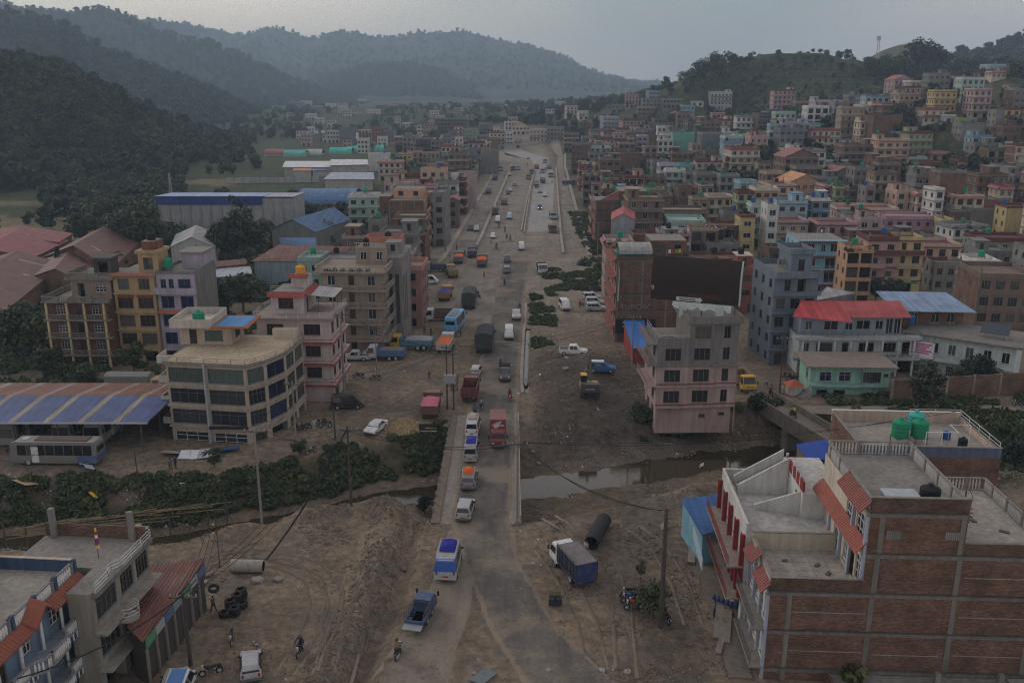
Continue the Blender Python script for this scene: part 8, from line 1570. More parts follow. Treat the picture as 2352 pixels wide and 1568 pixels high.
for a in [('pine',0,142,655,88,'dark conifer with even tiers beside the brown factory roofs',None),('round',0,300,600,115,'large dark tree over the factory gables, left of the warehouse',None),('airy',0,345,590,140,'tall loose-leaved tree before the warehouse corner',None),('round',1,360,585,85,'rounded tree at the foot of the warehouse wall',None),('round',2,195,570,80,'dark tree between fields and factory roofs',None),('round',2,520,610,105,'dense dark tree before the warehouse middle',None),('airy',2,560,605,150,'tall thin-branched tree rising before the warehouse',None),('round',0,590,600,95,'dark tree beside the blue-roofed hall',None),('round',2,470,740,110,'dense tree beside the lilac house',None),('round',0,515,735,100,'dense tree before the grey tin shed',None),('round',1,560,720,95,'green tree behind the pink house',None),('round',0,30,830,125,'bushy tree at the left edge above the bus shed',None),('round',1,90,820,110,'bushy tree left of the brick balcony house',None),('round',2,120,880,80,'dark tree before the brick balcony house',None),('round',1,200,892,62,'round clipped-looking bush tree beside the old lorry',None),('round',0,310,865,80,'leafy tree between yellow house and showroom',None),('round',0,265,640,60,'tree behind the yellow brick house roof',None),('airy',1,240,520,70,'light green tree at the foot of the forest',None),('round',1,60,760,70,'tree before the long factory eave',None),
          ('round',1,1050,380,36,'green tree in front of the cream house before the bend',None),('airy',2,2112,1010,165,'big feathery tree between river path and tank house',None),('round',0,1585,975,46,'small tree against the pink house wall',None),('round',2,1735,990,60,'dark bush tree right of the pink house',None),('round',0,1770,985,50,'leafy tree at the side bridge abutment',None),('round',2,2010,700,55,'tree in the gap behind the red school roof',None),('round',0,2050,695,52,'dark tree below the yellow-green house',None),('round',2,2245,890,78,'creeper-covered tree before the school wing',None),('round',0,2205,895,50,'low tree at the school wing foot',None),('airy',0,2140,905,60,'young tree before the brick boundary wall',None),('round',2,2320,1075,70,'dark tree on the rubble slope at the right edge',None),('airy',1,1960,985,50,'yellow-flowering shrub tree by the river path',None),('round',0,1010,1010,42,'bushy tree at the end of the bridge parapet',None),('round',2,975,1180,45,'bush tree below the bridge on the near bank',None),('round',0,690,1060,42,'bush tree on the weedy bank below the motorcycle',None),('round',1,495,1095,50,'bush tree beside the scrap sheets',None),('round',1,1498,1425,95,'leafy sapling wrapped round the near power pole',None),('airy',0,1470,1345,55,'thin sapling leaning by the motorcycles',None),
          ('round',0,1652,200,74,'large dark tree on the shoulder of the terraced hill',None),('round',2,1612,205,60,'dark tree left of the large hill tree',None),('round',1,1580,215,50,'lower tree on the terraced hill shoulder',None),('round',0,1688,164,38,'tree right of the large hill tree',None),('round',2,1712,152,18,'first of two small crest trees',None),('round',2,1722,150,16,'second of two small crest trees',None),('round',0,1848,122,20,'round tree alone on top of the terraced hill',None),('round',2,1826,122,9,'tiny bush on top of the terraced hill',None),('round',2,1867,123,11,'small tree right of the lone hilltop tree',None),('round',2,1884,125,12,'smaller tree along the hill crest',None),('airy',2,1985,140,40,'ragged tall tree at the end of the terraced crest',None),('round',2,2000,175,40,'dark tree below the crest end',None),('round',0,2045,190,60,'wide dark tree above the hillside houses',None),('round',2,2110,180,85,'broad dark tree crown behind the upper houses',None),('round',0,2150,180,65,'broad tree beside the broad crown',None),('round',2,2235,182,30,'tree behind the white upper house',None),('round',1,2296,165,22,'tree over the red-roofed upper house',None),('round',0,1310,240,18,'tree above the cream house beyond the bend',None),('round',2,1342,262,32,'dark tree beyond the bend',None),('round',0,1410,235,20,'tree left of the pink house beyond the bend',None),('round',2,1500,290,26,'dark tree between houses beyond the bend',None),('round',0,1545,295,30,'tree above the aqua house',None),('round',1,1680,395,40,'tree behind the cream corner house',None)]: tpx(*a[:6],d=a[6])
def scatter(name,label,pts,proto,smin,smax,cat='wood',zs=1.,up=False):
 me = bpy.data.meshes.new(name); me.from_pydata([tuple(p) for p in pts],[],[]); o = link(name,me); tag(o,label,cat,kind='stuff')
 g = bpy.data.node_groups.new(name + '_scatter','GeometryNodeTree'); g.interface.new_socket('Geometry',in_out='INPUT',socket_type='NodeSocketGeometry'); g.interface.new_socket('Geometry',in_out='OUTPUT',socket_type='NodeSocketGeometry')
 N_ = g.nodes.new; i,ou,ip,oi,rr,rs_ = N_('NodeGroupInput'),N_('NodeGroupOutput'),N_('GeometryNodeInstanceOnPoints'),N_('GeometryNodeObjectInfo'),N_('FunctionNodeRandomValue'),N_('FunctionNodeRandomValue')
 oi.inputs['Object'].default_value = proto; oi.inputs['As Instance'].default_value = True; oi.transform_space = 'ORIGINAL'
 rr.data_type = 'FLOAT_VECTOR'; k = 3.14 if up else .12; rr.inputs[0].default_value = (-k,-k,0); rr.inputs[1].default_value = (k,k,6.28); rs_.data_type = 'FLOAT'; rs_.inputs[2].default_value = smin; rs_.inputs[3].default_value = smax; rs_.inputs['Seed'].default_value = 5
 l = g.links.new; l(i.outputs[0],ip.inputs['Points']); l(oi.outputs['Geometry'],ip.inputs['Instance']); l(rr.outputs[0],ip.inputs['Rotation']); l(rs_.outputs[1],ip.inputs['Scale']); l(ip.outputs[0],ou.inputs[0]); m = o.modifiers.new('scatter','NODES'); m.node_group = g; return o
PROTO = {}
for k,v,lb,px,py in (('far',0,'dark tree standing at the foot of the wooded hill',330,420),('far',1,'green tree standing at the foot of the wooded hill by the field',150,470),('far',2,'pale green tree at the forest edge beside the pylon',360,425)): PROTO[v] = tpx(k,v,px,py,46,lb).children[0]
def crown_of(t): return [c for c in t.children if c.name.startswith('crown')][0]
for v in PROTO: PROTO[v] = crown_of(PROTO[v].parent)
RS = np.random.RandomState(11)
def hill_pts(key,n,tmin,tmax,jit=0.,dz=0.):
 X,Y,Z = HL[key]; a = RS.randint(2,X.shape[0] - 3,n); lo,hi = int(tmin),int(tmax); b = RS.randint(lo,hi,n); f = RS.rand(n); g2 = RS.rand(n)
 P = [(A[a,b] * (1 - f) + A[a + 1,b] * f) * (1 - g2) + (A[a,b + 1] * (1 - f) + A[a + 1,b + 1] * f) * g2 for A in (X,Y,Z)]; P = np.stack(P,-1); P[:,2] += dz; return P[P[:,2] > .5 + dz]
def split3(P,pr=(.5,.35,.15)):
 k = RS.choice(3,len(P),p=pr); return [P[k == i] for i in range(3)]
TN = ('dark','green','pale green')
for key,lb,n,t0,t1,s0,s1 in (('near','trees covering the nearest wooded hill',6800,3,46,.45,1.6),('second','trees covering the forested ridge behind the nearest hill',7500,3,46,.6,2.1),('third','trees covering the bluish stepped ridge',4600,6,46,.8,2.1),('far','trees covering the pale hazy mountain ridge',6500,4,46,.9,2.2),('spur','trees covering the rounded spur',3000,4,46,.9,2.0),('right','trees covering the blue ridge at the edge',2000,6,46,.8,2.2)):
 for v,P in enumerate(split3(hill_pts(key,n,t0,t1,dz=-1.5))): scatter('forest','%s %s' % (TN[v],lb),P,PROTO[v],s0,s1)
P = hill_pts('far',700,36,44,dz=-1.); scatter('forest','single trees standing out along the far crest',P,PROTO[0],.9,2.6); P = hill_pts('third',200,37,42,dz=-1.); scatter('forest','trees standing on the stepped ridge crest',P,PROTO[0],1.,2.2)
# scrub and trees between the houses, on the terraced hill and over the valley floor
n = 7500; yy = 250 + 1200 * RS.rand(n) ** 1.4; xx = (RS.rand(n) * 2 - 1) * (yy * .66 + 20); hh = H(xx,yy); road_x = np.interp(yy,[230,450,580,700,800,1000],[1,8,14,2,-50,-200]); ok = (np.abs(xx - road_x) > 36) & ~((xx > 150) & (xx < 345) & (yy > 560) & (yy < 740)); ok &= ~((xx < -45) & (yy < 480) & (RS.rand(n) < .93)); ok &= (yy > 330) | (xx < -40); PX,PY = xx[ok],yy[ok]; hs = np.array([(o[0].location.x,o[0].location.y) for o in HOUSES if not isinstance(o[0],str)])
dm = np.min(np.hypot(PX[:,None] - hs[None,:,0],(PY[:,None] - hs[None,:,1] - 4)),1); qx = CX_ + F_ * PX / (PY * C_ + CZ * S_); qy = CY_ - F_ * (PY * S_ - CZ * C_) / (PY * C_ + CZ * S_); ok2 = (dm > 7.5) & ~((qx > 590) & (qx < 900) & (qy > 325) & (qy < 460)) & ~((qx > 390) & (qx < 880) & (qy > 405) & (qy < 460)); P = np.stack([PX[ok2],PY[ok2],H(PX[ok2],PY[ok2]) - .6],-1)
for v,Q in enumerate(split3(P,(.4,.4,.2))): scatter('woodland','%s trees and scrub scattered among the far houses and fields' % TN[v],Q,PROTO[v],.35,1.25)
n = 5200; yy = 560 + 140 * RS.rand(n); xx = 140 + 215 * RS.rand(n); P = np.stack([xx,yy,H(xx,yy) - .5],-1); P = P[(np.sin(P[:,2] * 2.4) > .2) | (P[:,0] > 300)]
for v,Q in enumerate(split3(P,(.3,.5,.2))): scatter('terrace_scrub','%s scrub lining the terraces of the round hill' % TN[v],Q,PROTO[v],.12,.5,'scrub')
n = 700; yy = 600 + 90 * RS.rand(n); xx = 265 + 90 * RS.rand(n); P = np.stack([xx,yy,H(xx,yy) - .8],-1); scatter('woodland','dark wood on the flank of the terraced hill',P,PROTO[0],.6,1.2)
n = 900; px_ = RS.uniform(90,420,n); py_ = RS.uniform(405,590,n); kk = (py_ < 500 + (px_ - 90) * .25) & ~((px_ < 170) & (py_ > 478)); P = np.array([(*W(a,c),-.4) for a,c in zip(px_[kk],py_[kk])])
for v,Q in enumerate(split3(P,(.35,.4,.25))): scatter('woodland','%s trees and bushes between the wooded hill and the old factory' % TN[v],Q,PROTO[v],.3,1.05)
# shrubs near the river: three single ones serve as pattern
BU = [crown_of(tpx('bush',i,px,py,20,lb)) for i,px,py,lb in ((0,1230,690,'dark shrub beside the roadside ditch'),(1,1345,612,'green shrub in the weeds by the right drain end'),(2,1260,640,'yellowish shrub below the white-cab tipper'))]
def bushes(name,lb,cond,n,x0,x1,y0,y1,s0,s1,pr=(.5,.35,.15)):
 x = RS.uniform(x0,x1,n); y = RS.uniform(y0,y1,n); k = cond(x,y,fbm(x * .2,y * .2,3,77)); x,y = x[k],y[k]; P = np.stack([x,y,H(x,y) - .05],-1)
 for v,Q in enumerate(split3(P,pr)): scatter(name,'%s %s' % (('dark','green','yellowish')[v],lb),Q,BU[v],s0,s1,'undergrowth')
def bank(x,y,n_):
 c = chan(x,y); d = river_d(x,y)[0]; return (c > .08) & (c < .96) & (d > 0) & (n_ > -.11)
bushes('undergrowth','weeds covering the left river bank',bank,7500,-75,-8.5,86,116,.3,1.05); bushes('undergrowth','low weeds on the near river bank',lambda x,y,n_: (chan(x,y) > .1) & (chan(x,y) < .9) & (n_ > .08) & (river_d(x,y)[0] < 0),1500,-70,-8.5,78,96,.3,.8)
bushes('undergrowth','weeds on the bank under the pink house',lambda x,y,n_: (chan(x,y) > .05) & (chan(x,y) < .8) & (river_d(x,y)[0] > 0) & (n_ > -.1),1800,18,40,108,124,.5,1.4); bushes('undergrowth','thick scrub between the river path and the rubble',lambda x,y,n_: (n_ > -.16) & (y < 118.5 - np.maximum(0,x - 62) * .3),4200,43,74,101,119,.6,1.7); bushes('undergrowth','weeds along the foot of the boundary wall',lambda x,y,n_: n_ > -.1,500,46,85,122.5,126,.4,.9)
bushes('undergrowth','weeds along the roadside ditch',lambda x,y,n_: n_ > .04,800,3.6,8.5,150,186,.25,.8); bushes('undergrowth','weeds on the spoil by the right drain end',lambda x,y,n_: n_ > .0,800,8,20,192,222,.35,1.0); bushes('undergrowth','weeds left of the bus shed yard',lambda x,y,n_: n_ > -.05,1500,-100,-56,122,160,.6,1.6); bushes('undergrowth','scrub between the old factory roofs',lambda x,y,n_: n_ > -.02,2500,-130,-38,150,260,.8,2.2); bushes('undergrowth','bushes under the house row on the right',lambda x,y,n_: n_ > -.05,700,21,27,175,330,.5,1.3); bushes('undergrowth','weeds around the brick building foot',lambda x,y,n_: n_ > -.1,400,40,50,55,80,.6,1.6)
# roof plants
for h_ in [o for o in HOUSES if o[0] == 'plants']:
 B,w2,d,top = h_[1:]
 for i in range(3): p = B.wld(-w2 + .6 + i * w2 * .75,.6,top + .05); t_ = tree('bush',i % 3,'potted shrub on the roof of the %s' % B.root['label'].split(' with')[0].split(' in the')[0],p,rnd.uniform(.8,1.3),'potted_shrub',group='rooftop plants')
for i in range(7): p = WH.wld(4.0 + i * .75,11.0,8.6); tree('bush',i % 3,'flowering potted shrub along the white house roof edge',p,.9,'potted_shrub',group='shrubs along the white roof edge')
for i in range(6): p = BH.wld(1 + i * 1.4,.2,14.25); tree('bush',i % 3,'potted shrub along the balcony house roof',p,.6,'potted_shrub',group='shrubs along the balcony house roof')
for i,(x_,y_) in enumerate(((23.9 + 17.6,58.8),(40.8,57.5),(26.2,59.0))): tree('bush',i,('weedy shrub growing at the brick wall corner','shrub on the low terrace edge','green weeds on the low terrace by the starter column')[i],(x_,y_,.8),1.3)
# ---------------------------------------------------------------- stones, litter and yard things
def rockmesh(seed,m):
 bm = bmesh.new(); bmesh.ops.create_icosphere(bm,subdivisions=1,radius=.5); rs = random.Random(seed)
 for v in bm.verts: v.co *= rs.uniform(.7,1.2); v.co.z *= .65
 me = bpy.data.meshes.new('boulder'); bm.to_mesh(me); bm.free(); me.materials.append(m); return me
RKM = [rockmesh(i,M('rock',c)) for i,c in enumerate(((.24,.22,.195),(.19,.17,.145),(.28,.265,.24)))]; first = []
for i,(px,py,s,lb) in enumerate([(590,1335,1.4,'large block beside the concrete pipe'),(480,1320,1.1,'pale block left of the concrete pipe'),(470,1340,.9,'slab-like block by the repair shop end'),(640,1332,1.0,'pale block right of the concrete pipe'),(1528,1213,1.5,'upright block on the mud slope'),(1300,850,1.1,'grey block by the culvert path'),(1298,868,1.3,'flat stone below the blue car'),(1500,1140,.8,'stone on the river mud'),(1240,1000,.9,'round stone by the bridge wall'),(1225,985,.7,'white stone beside the bridge wall'),(945,1213,.8,'stone at the trench mouth'),(1382,1540,.7,'stone near the wet ruts'),(1440,1545,.8,'pale stone at the lower edge'),(1410,1535,.6,'stone between the ruts'),(1260,1540,.5,'small stone on the verge'),(1090,1547,.5,'stone beside the steel plate')]):
 x,y = W(px,py); o = link('boulder',RKM[i % 3],None,(x,y,Hs(x,y) + s * .15),i * 1.1); o.scale = (s,s * .8,s * .8); tag(o,lb,'boulder','loose boulders'); first.append(o)
def strew(name,lb,cond,n,x0,x1,y0,y1,s0,s1,proto,cat='gravel'):
 x = RS.uniform(x0,x1,n); y = RS.uniform(y0,y1,n); k = cond(x,y,fbm(x * .3,y * .3,3,91)); x,y = x[k],y[k]; scatter(name,lb,np.stack([x,y,H(x,y) + .02],-1),proto,s0,s1,cat,up=True)
cm_ = rockmesh(8,M('rock',(.15,.122,.095))); x,y = W(925,1290); clod = tag(link('soil_clod',cm_,None,(x,y,Hs(x,y) + .1)),'dark soil clod lying in the trench beside the mud track','soil clod')
strew('soil_clods','dark clods heaped along the trench',lambda x,y,n_: (np.abs(x + 2.4 - np.interp(y,DX,DY)) < 1.9) & (n_ > -.2),5200,-18,-8,50,88,.07,.3,clod,'soil'); strew('soil_clods','clods over the near spoil heaps',lambda x,y,n_: n_ > -.05,2600,-34,-9,81,91,.07,.3,clod,'soil'); strew('soil_clods','clods over the dark soil mound by the excavator',lambda x,y,n_: n_ > -.15,3000,3,26,111,150,.08,.34,clod,'soil'); strew('soil_clods','clods churned up in the right foreground',lambda x,y,n_: n_ > .02,2600,4,17,52,92,.08,.34,clod,'soil')
strew('gravel','stones strewn over the dry river bed',lambda x,y,n_: (chan(x,y) > .25) & (n_ > .08),5000,0,45,86,124,.07,.36,first[0]); strew('gravel','stones on the left banks and spoil heaps',lambda x,y,n_: n_ > .0,5000,-60,-8,74,98,.08,.35,first[1]); strew('gravel','pebbles over the foreground dirt',lambda x,y,n_: (road_mask(x,y) < .4) & (n_ > -.02),7000,-30,18,52,88,.05,.24,first[1]); strew('gravel','stones over the dark soil mound',lambda x,y,n_: n_ > .05,1300,2,26,108,150,.06,.26,first[1]); strew('gravel','pebbles over the lorry yard',lambda x,y,n_: n_ > .02,2600,-34,-5,105,215,.08,.3,first[0]); strew('gravel','rubble over the bank by the tank house',lambda x,y,n_: n_ > -.02,2800,14,46,88,104,.08,.36,first[1]); strew('gravel','rubble on the slope at the right edge',lambda x,y,n_: n_ > -.02,2400,55,90,92,110,.08,.4,first[1])
b = MB(); b.hexa([(-.5,-.3,0),(.4,-.35,.05),(.5,.3,0),(-.4,.35,.06),(-.5,-.3,.03),(.4,-.35,.08),(.5,.3,.03),(-.4,.35,.09)],M('plain',(.5,.5,.5))); LIT = b.mesh('scrap'); lit0 = []
for i,(px,py,c,s,lb) in enumerate([(435,1050,(.55,.56,.58),2.4,'bright metal sheet leaning behind the two people'),(462,1048,(.4,.42,.44),2.6,'silver corrugated sheet beside the bright metal sheet'),(428,1098,(.6,.6,.58),1.4,'white torn sheet on the weedy bank'),(222,1108,(.5,.33,.03),1.7,'yellow box panel on the rubbish heap'),(325,1135,(.45,.38,.2),2.6,'cream panel sliding down the bank'),(360,1165,(.3,.31,.31),3.2,'grey corrugated sheet on the bank'),(205,1078,(.4,.44,.48),1.5,'pale board lying behind the grey coach'),(60,1100,(.35,.24,.13),3.0,'wooden tabletop at the yard edge'),(395,1045,(.3,.29,.26),2.6,'grey tarpaulin heap left of the metal sheets'),(520,1035,(.03,.1,.25),3.0,'blue hoarding sheets before the showroom'),(555,1090,(.03,.05,.12),2.0,'dark blue cabinet at the bank edge'),(1110,1556,(.13,.15,.16),2.0,'dark steel plate on the ground at the lower edge'),(1613,1000,(.33,.33,.3),1.3,'white cloth trailing down to the river')]):
 x,y = W(px,py); b = MB(); m_ = M('plain',c); u,w_ = s * .5,s * .32; b.hexa([(-u,-w_,0),(u,-w_ * 1.1,.04),(u * .9,w_,.5 if py < 1110 else .1),(-u,w_,.5 if py < 1110 else .05),(-u,-w_,.05),(u,-w_ * 1.1,.09),(u * .9,w_,.55 if py < 1110 else .15),(-u,w_,.55 if py < 1110 else .1)],m_); o = b.build('scrap_sheet',None,(x,y,Hs(x,y) + .06),i * .37); tag(o,lb,'scrap'); lit0.append(o)
strew('litter','pale rubbish strewn along the left bank',lambda x,y,n_: (chan(x,y) > .05) & (n_ > .1),1500,-62,-10,88,108,.03,.15,lit0[2],'litter'); strew('litter','rubbish heap at the edge of the bus yard',lambda x,y,n_: n_ > -.05,800,-62,-38,92,98.5,.05,.22,lit0[6],'litter'); strew('litter','scraps over the right river bed',lambda x,y,n_: n_ > .1,900,2,45,88,124,.05,.22,lit0[2],'litter'); strew('litter','scraps over the foreground dirt',lambda x,y,n_: n_ > .12,900,-30,18,52,90,.04,.14,lit0[2],'litter'); strew('litter','scraps on the lorry yard',lambda x,y,n_: n_ > .1,700,-30,18,110,230,.05,.25,lit0[2],'litter')
# stone heap
cx,cy_ = W(932,985); b = MB(); rs = random.Random(9); m_ = M('rock',(.4,.31,.18))
for i in range(1300):
 a,q = rs.random() * 6.28,math.sqrt(rs.random()); z_ = 1.5 * (1 - q) ** 1.0 + rs.uniform(-.05,.1); s = rs.uniform(.1,.2); p = Vector((math.cos(a) * q * 2.9,math.sin(a) * q * 2.3,z_)); d = [Vector((rs.uniform(-1,1),rs.uniform(-1,1),rs.uniform(-1,1))).normalized() * s for _ in range(4)]; b.face([p + d[0],p + d[1],p + d[2]],m_); b.face([p + d[1],p + d[2],p + d[3]],m_); b.face([p + d[0],p + d[2],p + d[3]],m_); b.face([p + d[0],p + d[1],p + d[3]],m_)
b.lathe([(2.3,-.1),(1.3,.5),(.3,1.15),(.02,1.25)],m_,14); hp = b.build('stone_heap',None,(cx,cy_,Hs(cx,cy_))); tag(hp,'heap of yellowish broken stone beside the white saloon car','stone heap',kind='stuff')
# pipes
def pipe(name,lb,p0,p1,r,m,ribs=0):
 a,c = Vector(p0),Vector(p1); d = (c - a); t_ = thing(name,lb,'pipe',a,0); b = MB(); n = 18; L_ = d.length; u = d.normalized(); s = u.orthogonal().normalized(); v = u.cross(s); k = max(1,ribs); i_ = b.mi(m); rows_ = []
 for j in range(k * 2 + 1):
  q = u * (L_ * j / (k * 2)); rr = r * (1 + (.035 if ribs and j % 2 else 0)); rows_.append(len(b.v)); b.v += [tuple(q + (s * math.cos(2 * math.pi * w / n) + v * math.sin(2 * math.pi * w / n)) * rr) for w in range(n)]
 for r0_,r1_ in zip(rows_[:-1],rows_[1:]):
  for w in range(n): b.f.append((r0_ + w,r0_ + (w + 1) % n,r1_ + (w + 1) % n,r1_ + w)); b.m.append(i_)
 for e_,q in ((0,Vector((0,0,0))),(1,d)):
  for w in range(n): z0,z1 = 2 * math.pi * w / n,2 * math.pi * (w + 1) / n; A,B_ = s * math.cos(z0) + v * math.sin(z0),s * math.cos(z1) + v * math.sin(z1); b.face([q + A * r,q + B_ * r,q + B_ * r * .86,q + A * r * .86],m)
 b.build('outer_shell',t_,smooth=False); b = MB(); b.tube((0,0,0),d,r * .86,M('plain',(.02,.02,.02)),n=n,cap=False); b.build('bore',t_); return t_
q0,q1 = W(1358,1262),W(1388,1205); pipe('drain_pipe','long black corrugated drain pipe lying on the mud',(*q0,Hs(*q0) + .75),(*q1,Hs(*q1) + .8),.72,M('plain',(.03,.031,.034)),22); q0,q1 = W(606,1312),W(532,1312); pipe('concrete_pipe','pale concrete pipe ring lying near the repair shop',(*q0,Hs(*q0) + .6),(*q1,Hs(*q1) + .6),.6,M('concrete',(.36,.34,.31))); q0 = W(1208,882); pipe('culvert_pipe','small concrete culvert mouth in the ditch',(q0[0],q0[1],-.1),(q0[0],q0[1] + 2,0),.45,M('concrete',(.25,.24,.22)))
# tyres
tb = MB()
for (z0,z1,r0_,r1_) in ((0,.05,.42,.5),(.05,.2,.5,.5),(.2,.25,.5,.42)): tb.tube((0,0,z0),(0,0,z1),r0_,TYRE,r1_,n=16,cap=False)
tb.tube((0,0,.25),(0,0,.251),.42,TYRE,.26,n=16,cap=False); tb.tube((0,0,0),(0,0,.25),.27,M('plain',(.008,.008,.008)),n=14,cap=False); TM = tb.mesh('tyre')
TY = [(517,1415,2,'left of the front tyre stacks'),(540,1412,3,'right of the front tyre stacks'),(530,1395,3,'middle tyre stack'),(545,1385,4,'tall tyre stack at the back'),(555,1372,4,'rearmost tall tyre stack'),(556,1395,2,'low tyre stack right of the tall one')]
for px,py,n,lb in TY:
 x,y = W(px,py)
 for i in range(n): o = link('tyre',TM,None,(x + rnd.uniform(-.06,.06),y + rnd.uniform(-.06,.06),Hs(x,y) + i * .25)); tag(o,'used black tyre in the ' + lb if 'stack at' in lb or 'stack r' in lb or lb.startswith(('middle','rearmost','low','tall')) else 'used black tyre in the stack, ' + lb,'tyre','tyre stacks by the repair shop')
for i,(px,py) in enumerate(((505,738),(498,744))): pass
o = link('tyre',TM,None,(*W(494,1386),Hs(*W(494,1386)) + 1.45)); o.rotation_euler = (.3,.2,0); tag(o,'black tyre carried on a person\'s shoulder','tyre')
# planks and paving by the white house
for i,(px,py,l_,w_,a) in enumerate(((1590,1258,6.5,.7,1.35),(1612,1250,7.0,.9,1.35),(1650,1430,5,.7,1.3),(1668,1440,5,.8,1.3),(1655,1480,3,.5,1.2))):
 x,y = W(px,py); b = MB(); b.box(-l_ / 2,l_ / 2,-w_ / 2,w_ / 2,0,.14,M('concrete',(.27,.235,.2))); tag(b.build('plank',None,(x,y,Hs(x,y) + .12),a),('long grey plank beside the blue-roofed shop, outer','long grey plank beside the blue-roofed shop, inner','pale plank on the brick building pavement, outer','pale plank on the brick building pavement, inner','short plank by the brick building steps')[i],'plank','planks along the shops')
b = MB(); b.box(.6,2.4,0,27,-.4,.12,M('concrete',(.18,.155,.13))); tag(b.build('pavement',None,(16.2,60,0),-.05),'broken concrete pavement before the brick building','pavement',kind='structure')
for i in range(6):
 p = W(1690 - i * 10,1398 - i * 4); b = MB(); b.lathe([(.16,0),(.17,.3),(.12,.36),(.05,.42),(.05,.5)],M('plain',(.03,.07,.22)),8); tag(b.build('water_bottle',None,(p[0],p[1],.15)),'blue water can on the pavement before the white house','water can','row of blue water cans')
sg = thing('shop_sign','long blue and white shop sign tilted before the white house','sign',(17.0,74.2,3.4),1.5); b = MB(); b.box(-3.2,3.2,-.05,.05,-.45,.55,M('plain',(.33,.37,.42))); b.build('board',sg)
for i in range(5): b = MB(); b.box(-2.6 + i * 1.1,-1.9 + i * 1.1,-.075,-.052,-.2,.3,M('plain',(.05,.08,.2))); b.build('painted_letter',sg)
sg = thing('notice_board','dark notice board beside the stone heap','sign',(*W(985,992),Hs(*W(985,992)))); b = MB(); b.box(-1.3,1.3,-.05,.05,.7,1.9,M('plain',(.03,.03,.032))); b.build('board',sg); b = MB(); b.box(-.5,1.1,-.075,-.052,1.25,1.45,M('plain',(.5,.2,.05))); b.box(-1.1,1.1,-.075,-.052,.85,1.0,M('plain',(.35,.38,.36))); b.build('lettering',sg); b = MB(); b.tube((-1,0,-.3),(-1,0,.7),.05,IRON); b.tube((1,0,-.3),(1,0,.7),.05,IRON); b.build('posts',sg)
sh = thing('roadside_shrine','tiny white shrine with a red roof by the lane','shrine',(*W(1822,905),0),.1); b = MB(); b.box(-.9,.9,-.8,.8,0,1.5,M('plaster',(.45,.44,.42))); b.build('wall',sh); b = MB(); [b.face([(-1.3 * sx,-1.2 * sy,1.5),(1.3 * sx if sx == sy else -1.3 * sx,-1.2 * sy if sx == sy else 1.2 * sy,1.5),(0,0,2.4)],M('tile',(.38,.1,.05))) for sx,sy in ((1,1),(1,-1),(-1,-1),(-1,1))]; b.build('roof',sh)
cn = thing('trade_barrow','two black crate trolleys standing alone on the dirt verge','trolley',(*W(1275,1390),.1)); b = MB(); [b.box(s * .33 - .25,s * .33 + .25,-.4,.0,.1,.75,M('plain',(.03,.035,.045))) for s in (-1,1)]; b.build('crates',cn); b = MB(); b.box(-.5,.5,.05,.7,.2,.9,M('plain',(.06,.06,.03))); b.build('bag',cn)
# bamboo fence along the stream
a,c = Vector((*W(10,1225,-1.5),0)),Vector((*W(520,1165,-1.5),0)); bf = thing('bamboo_fence','sagging fence of bamboo poles and driftwood along the left stream','fence',a,math.atan2(c.y - a.y,c.x - a.x)); ln = (c - a).length; BM_ = M('rock',(.22,.165,.1)); rs = random.Random(5)
for i in range(34): x_ = rs.uniform(0,ln - 5); z_ = -1.6 + rs.uniform(-.5,.8); b = MB(); b.tube((x_,rs.uniform(-.4,.4),z_),(x_ + rs.uniform(3,6),rs.uniform(-.4,.4),z_ + rs.uniform(-.3,.3)),.05,BM_,n=5); b.build('bamboo_pole',bf)
for i in range(12): x_ = i * ln / 11; b = MB(); b.tube((x_,0,-4.5),(x_,0,-.6 + rs.uniform(-.2,.3)),.08,BARK,n=5); b.build('post',bf)
# ---------------------------------------------------------------- power poles and cables
POLE = []
def pole(px,py,h,lb,arms=1,r=.14,m=None,base=None,trans=False,twin=False):
 x,y = base or W(px,py); z = max(Hs(x,y),-3.5); o = thing('power_pole',lb,'power pole',(x,y,z)); m = m or M('concrete',(.27,.26,.245))
 for q in ((-.45,.45) if twin else (0,)): b = MB(); b.tube((q,0,-.5),(q,0,h),r,m,r * .62,n=8); b.build('shaft',o)
 for i in range(arms):
  b = MB(); b.box(-1.1,1.1,-.06,.06,h - .5 - i * .8,h - .38 - i * .8,IRON); b.build('crossarm',o)
  for q in (-1,-.45,.45,1): b = MB(); b.lathe([(.05,0),(.08,.08),(.05,.16),(.07,.22),(.02,.26)],M('plain',(.3,.28,.26)),6); b.build('insulator',o,(q,0,h - .38 - i * .8))
 if trans: b = MB(); b.box(-.8,.8,-.5,.3,h * .42,h * .42 + 1.2,M('metal',(.25,.26,.27))); b.build('transformer',o); b = MB(); [b.tube((math.cos(i) * .5 + .6,-.3 + math.sin(i * 1.7) * .3,h * .3),(math.cos(i + 1) * .7 + .6,math.sin(i) * .4,h * .55),.02,TYRE,n=3) for i in range(18)]; b.build('cable_tangle',o)
 POLE.append((x,y,z + h)); return o
WOOD = M('rock',(.07,.055,.045))
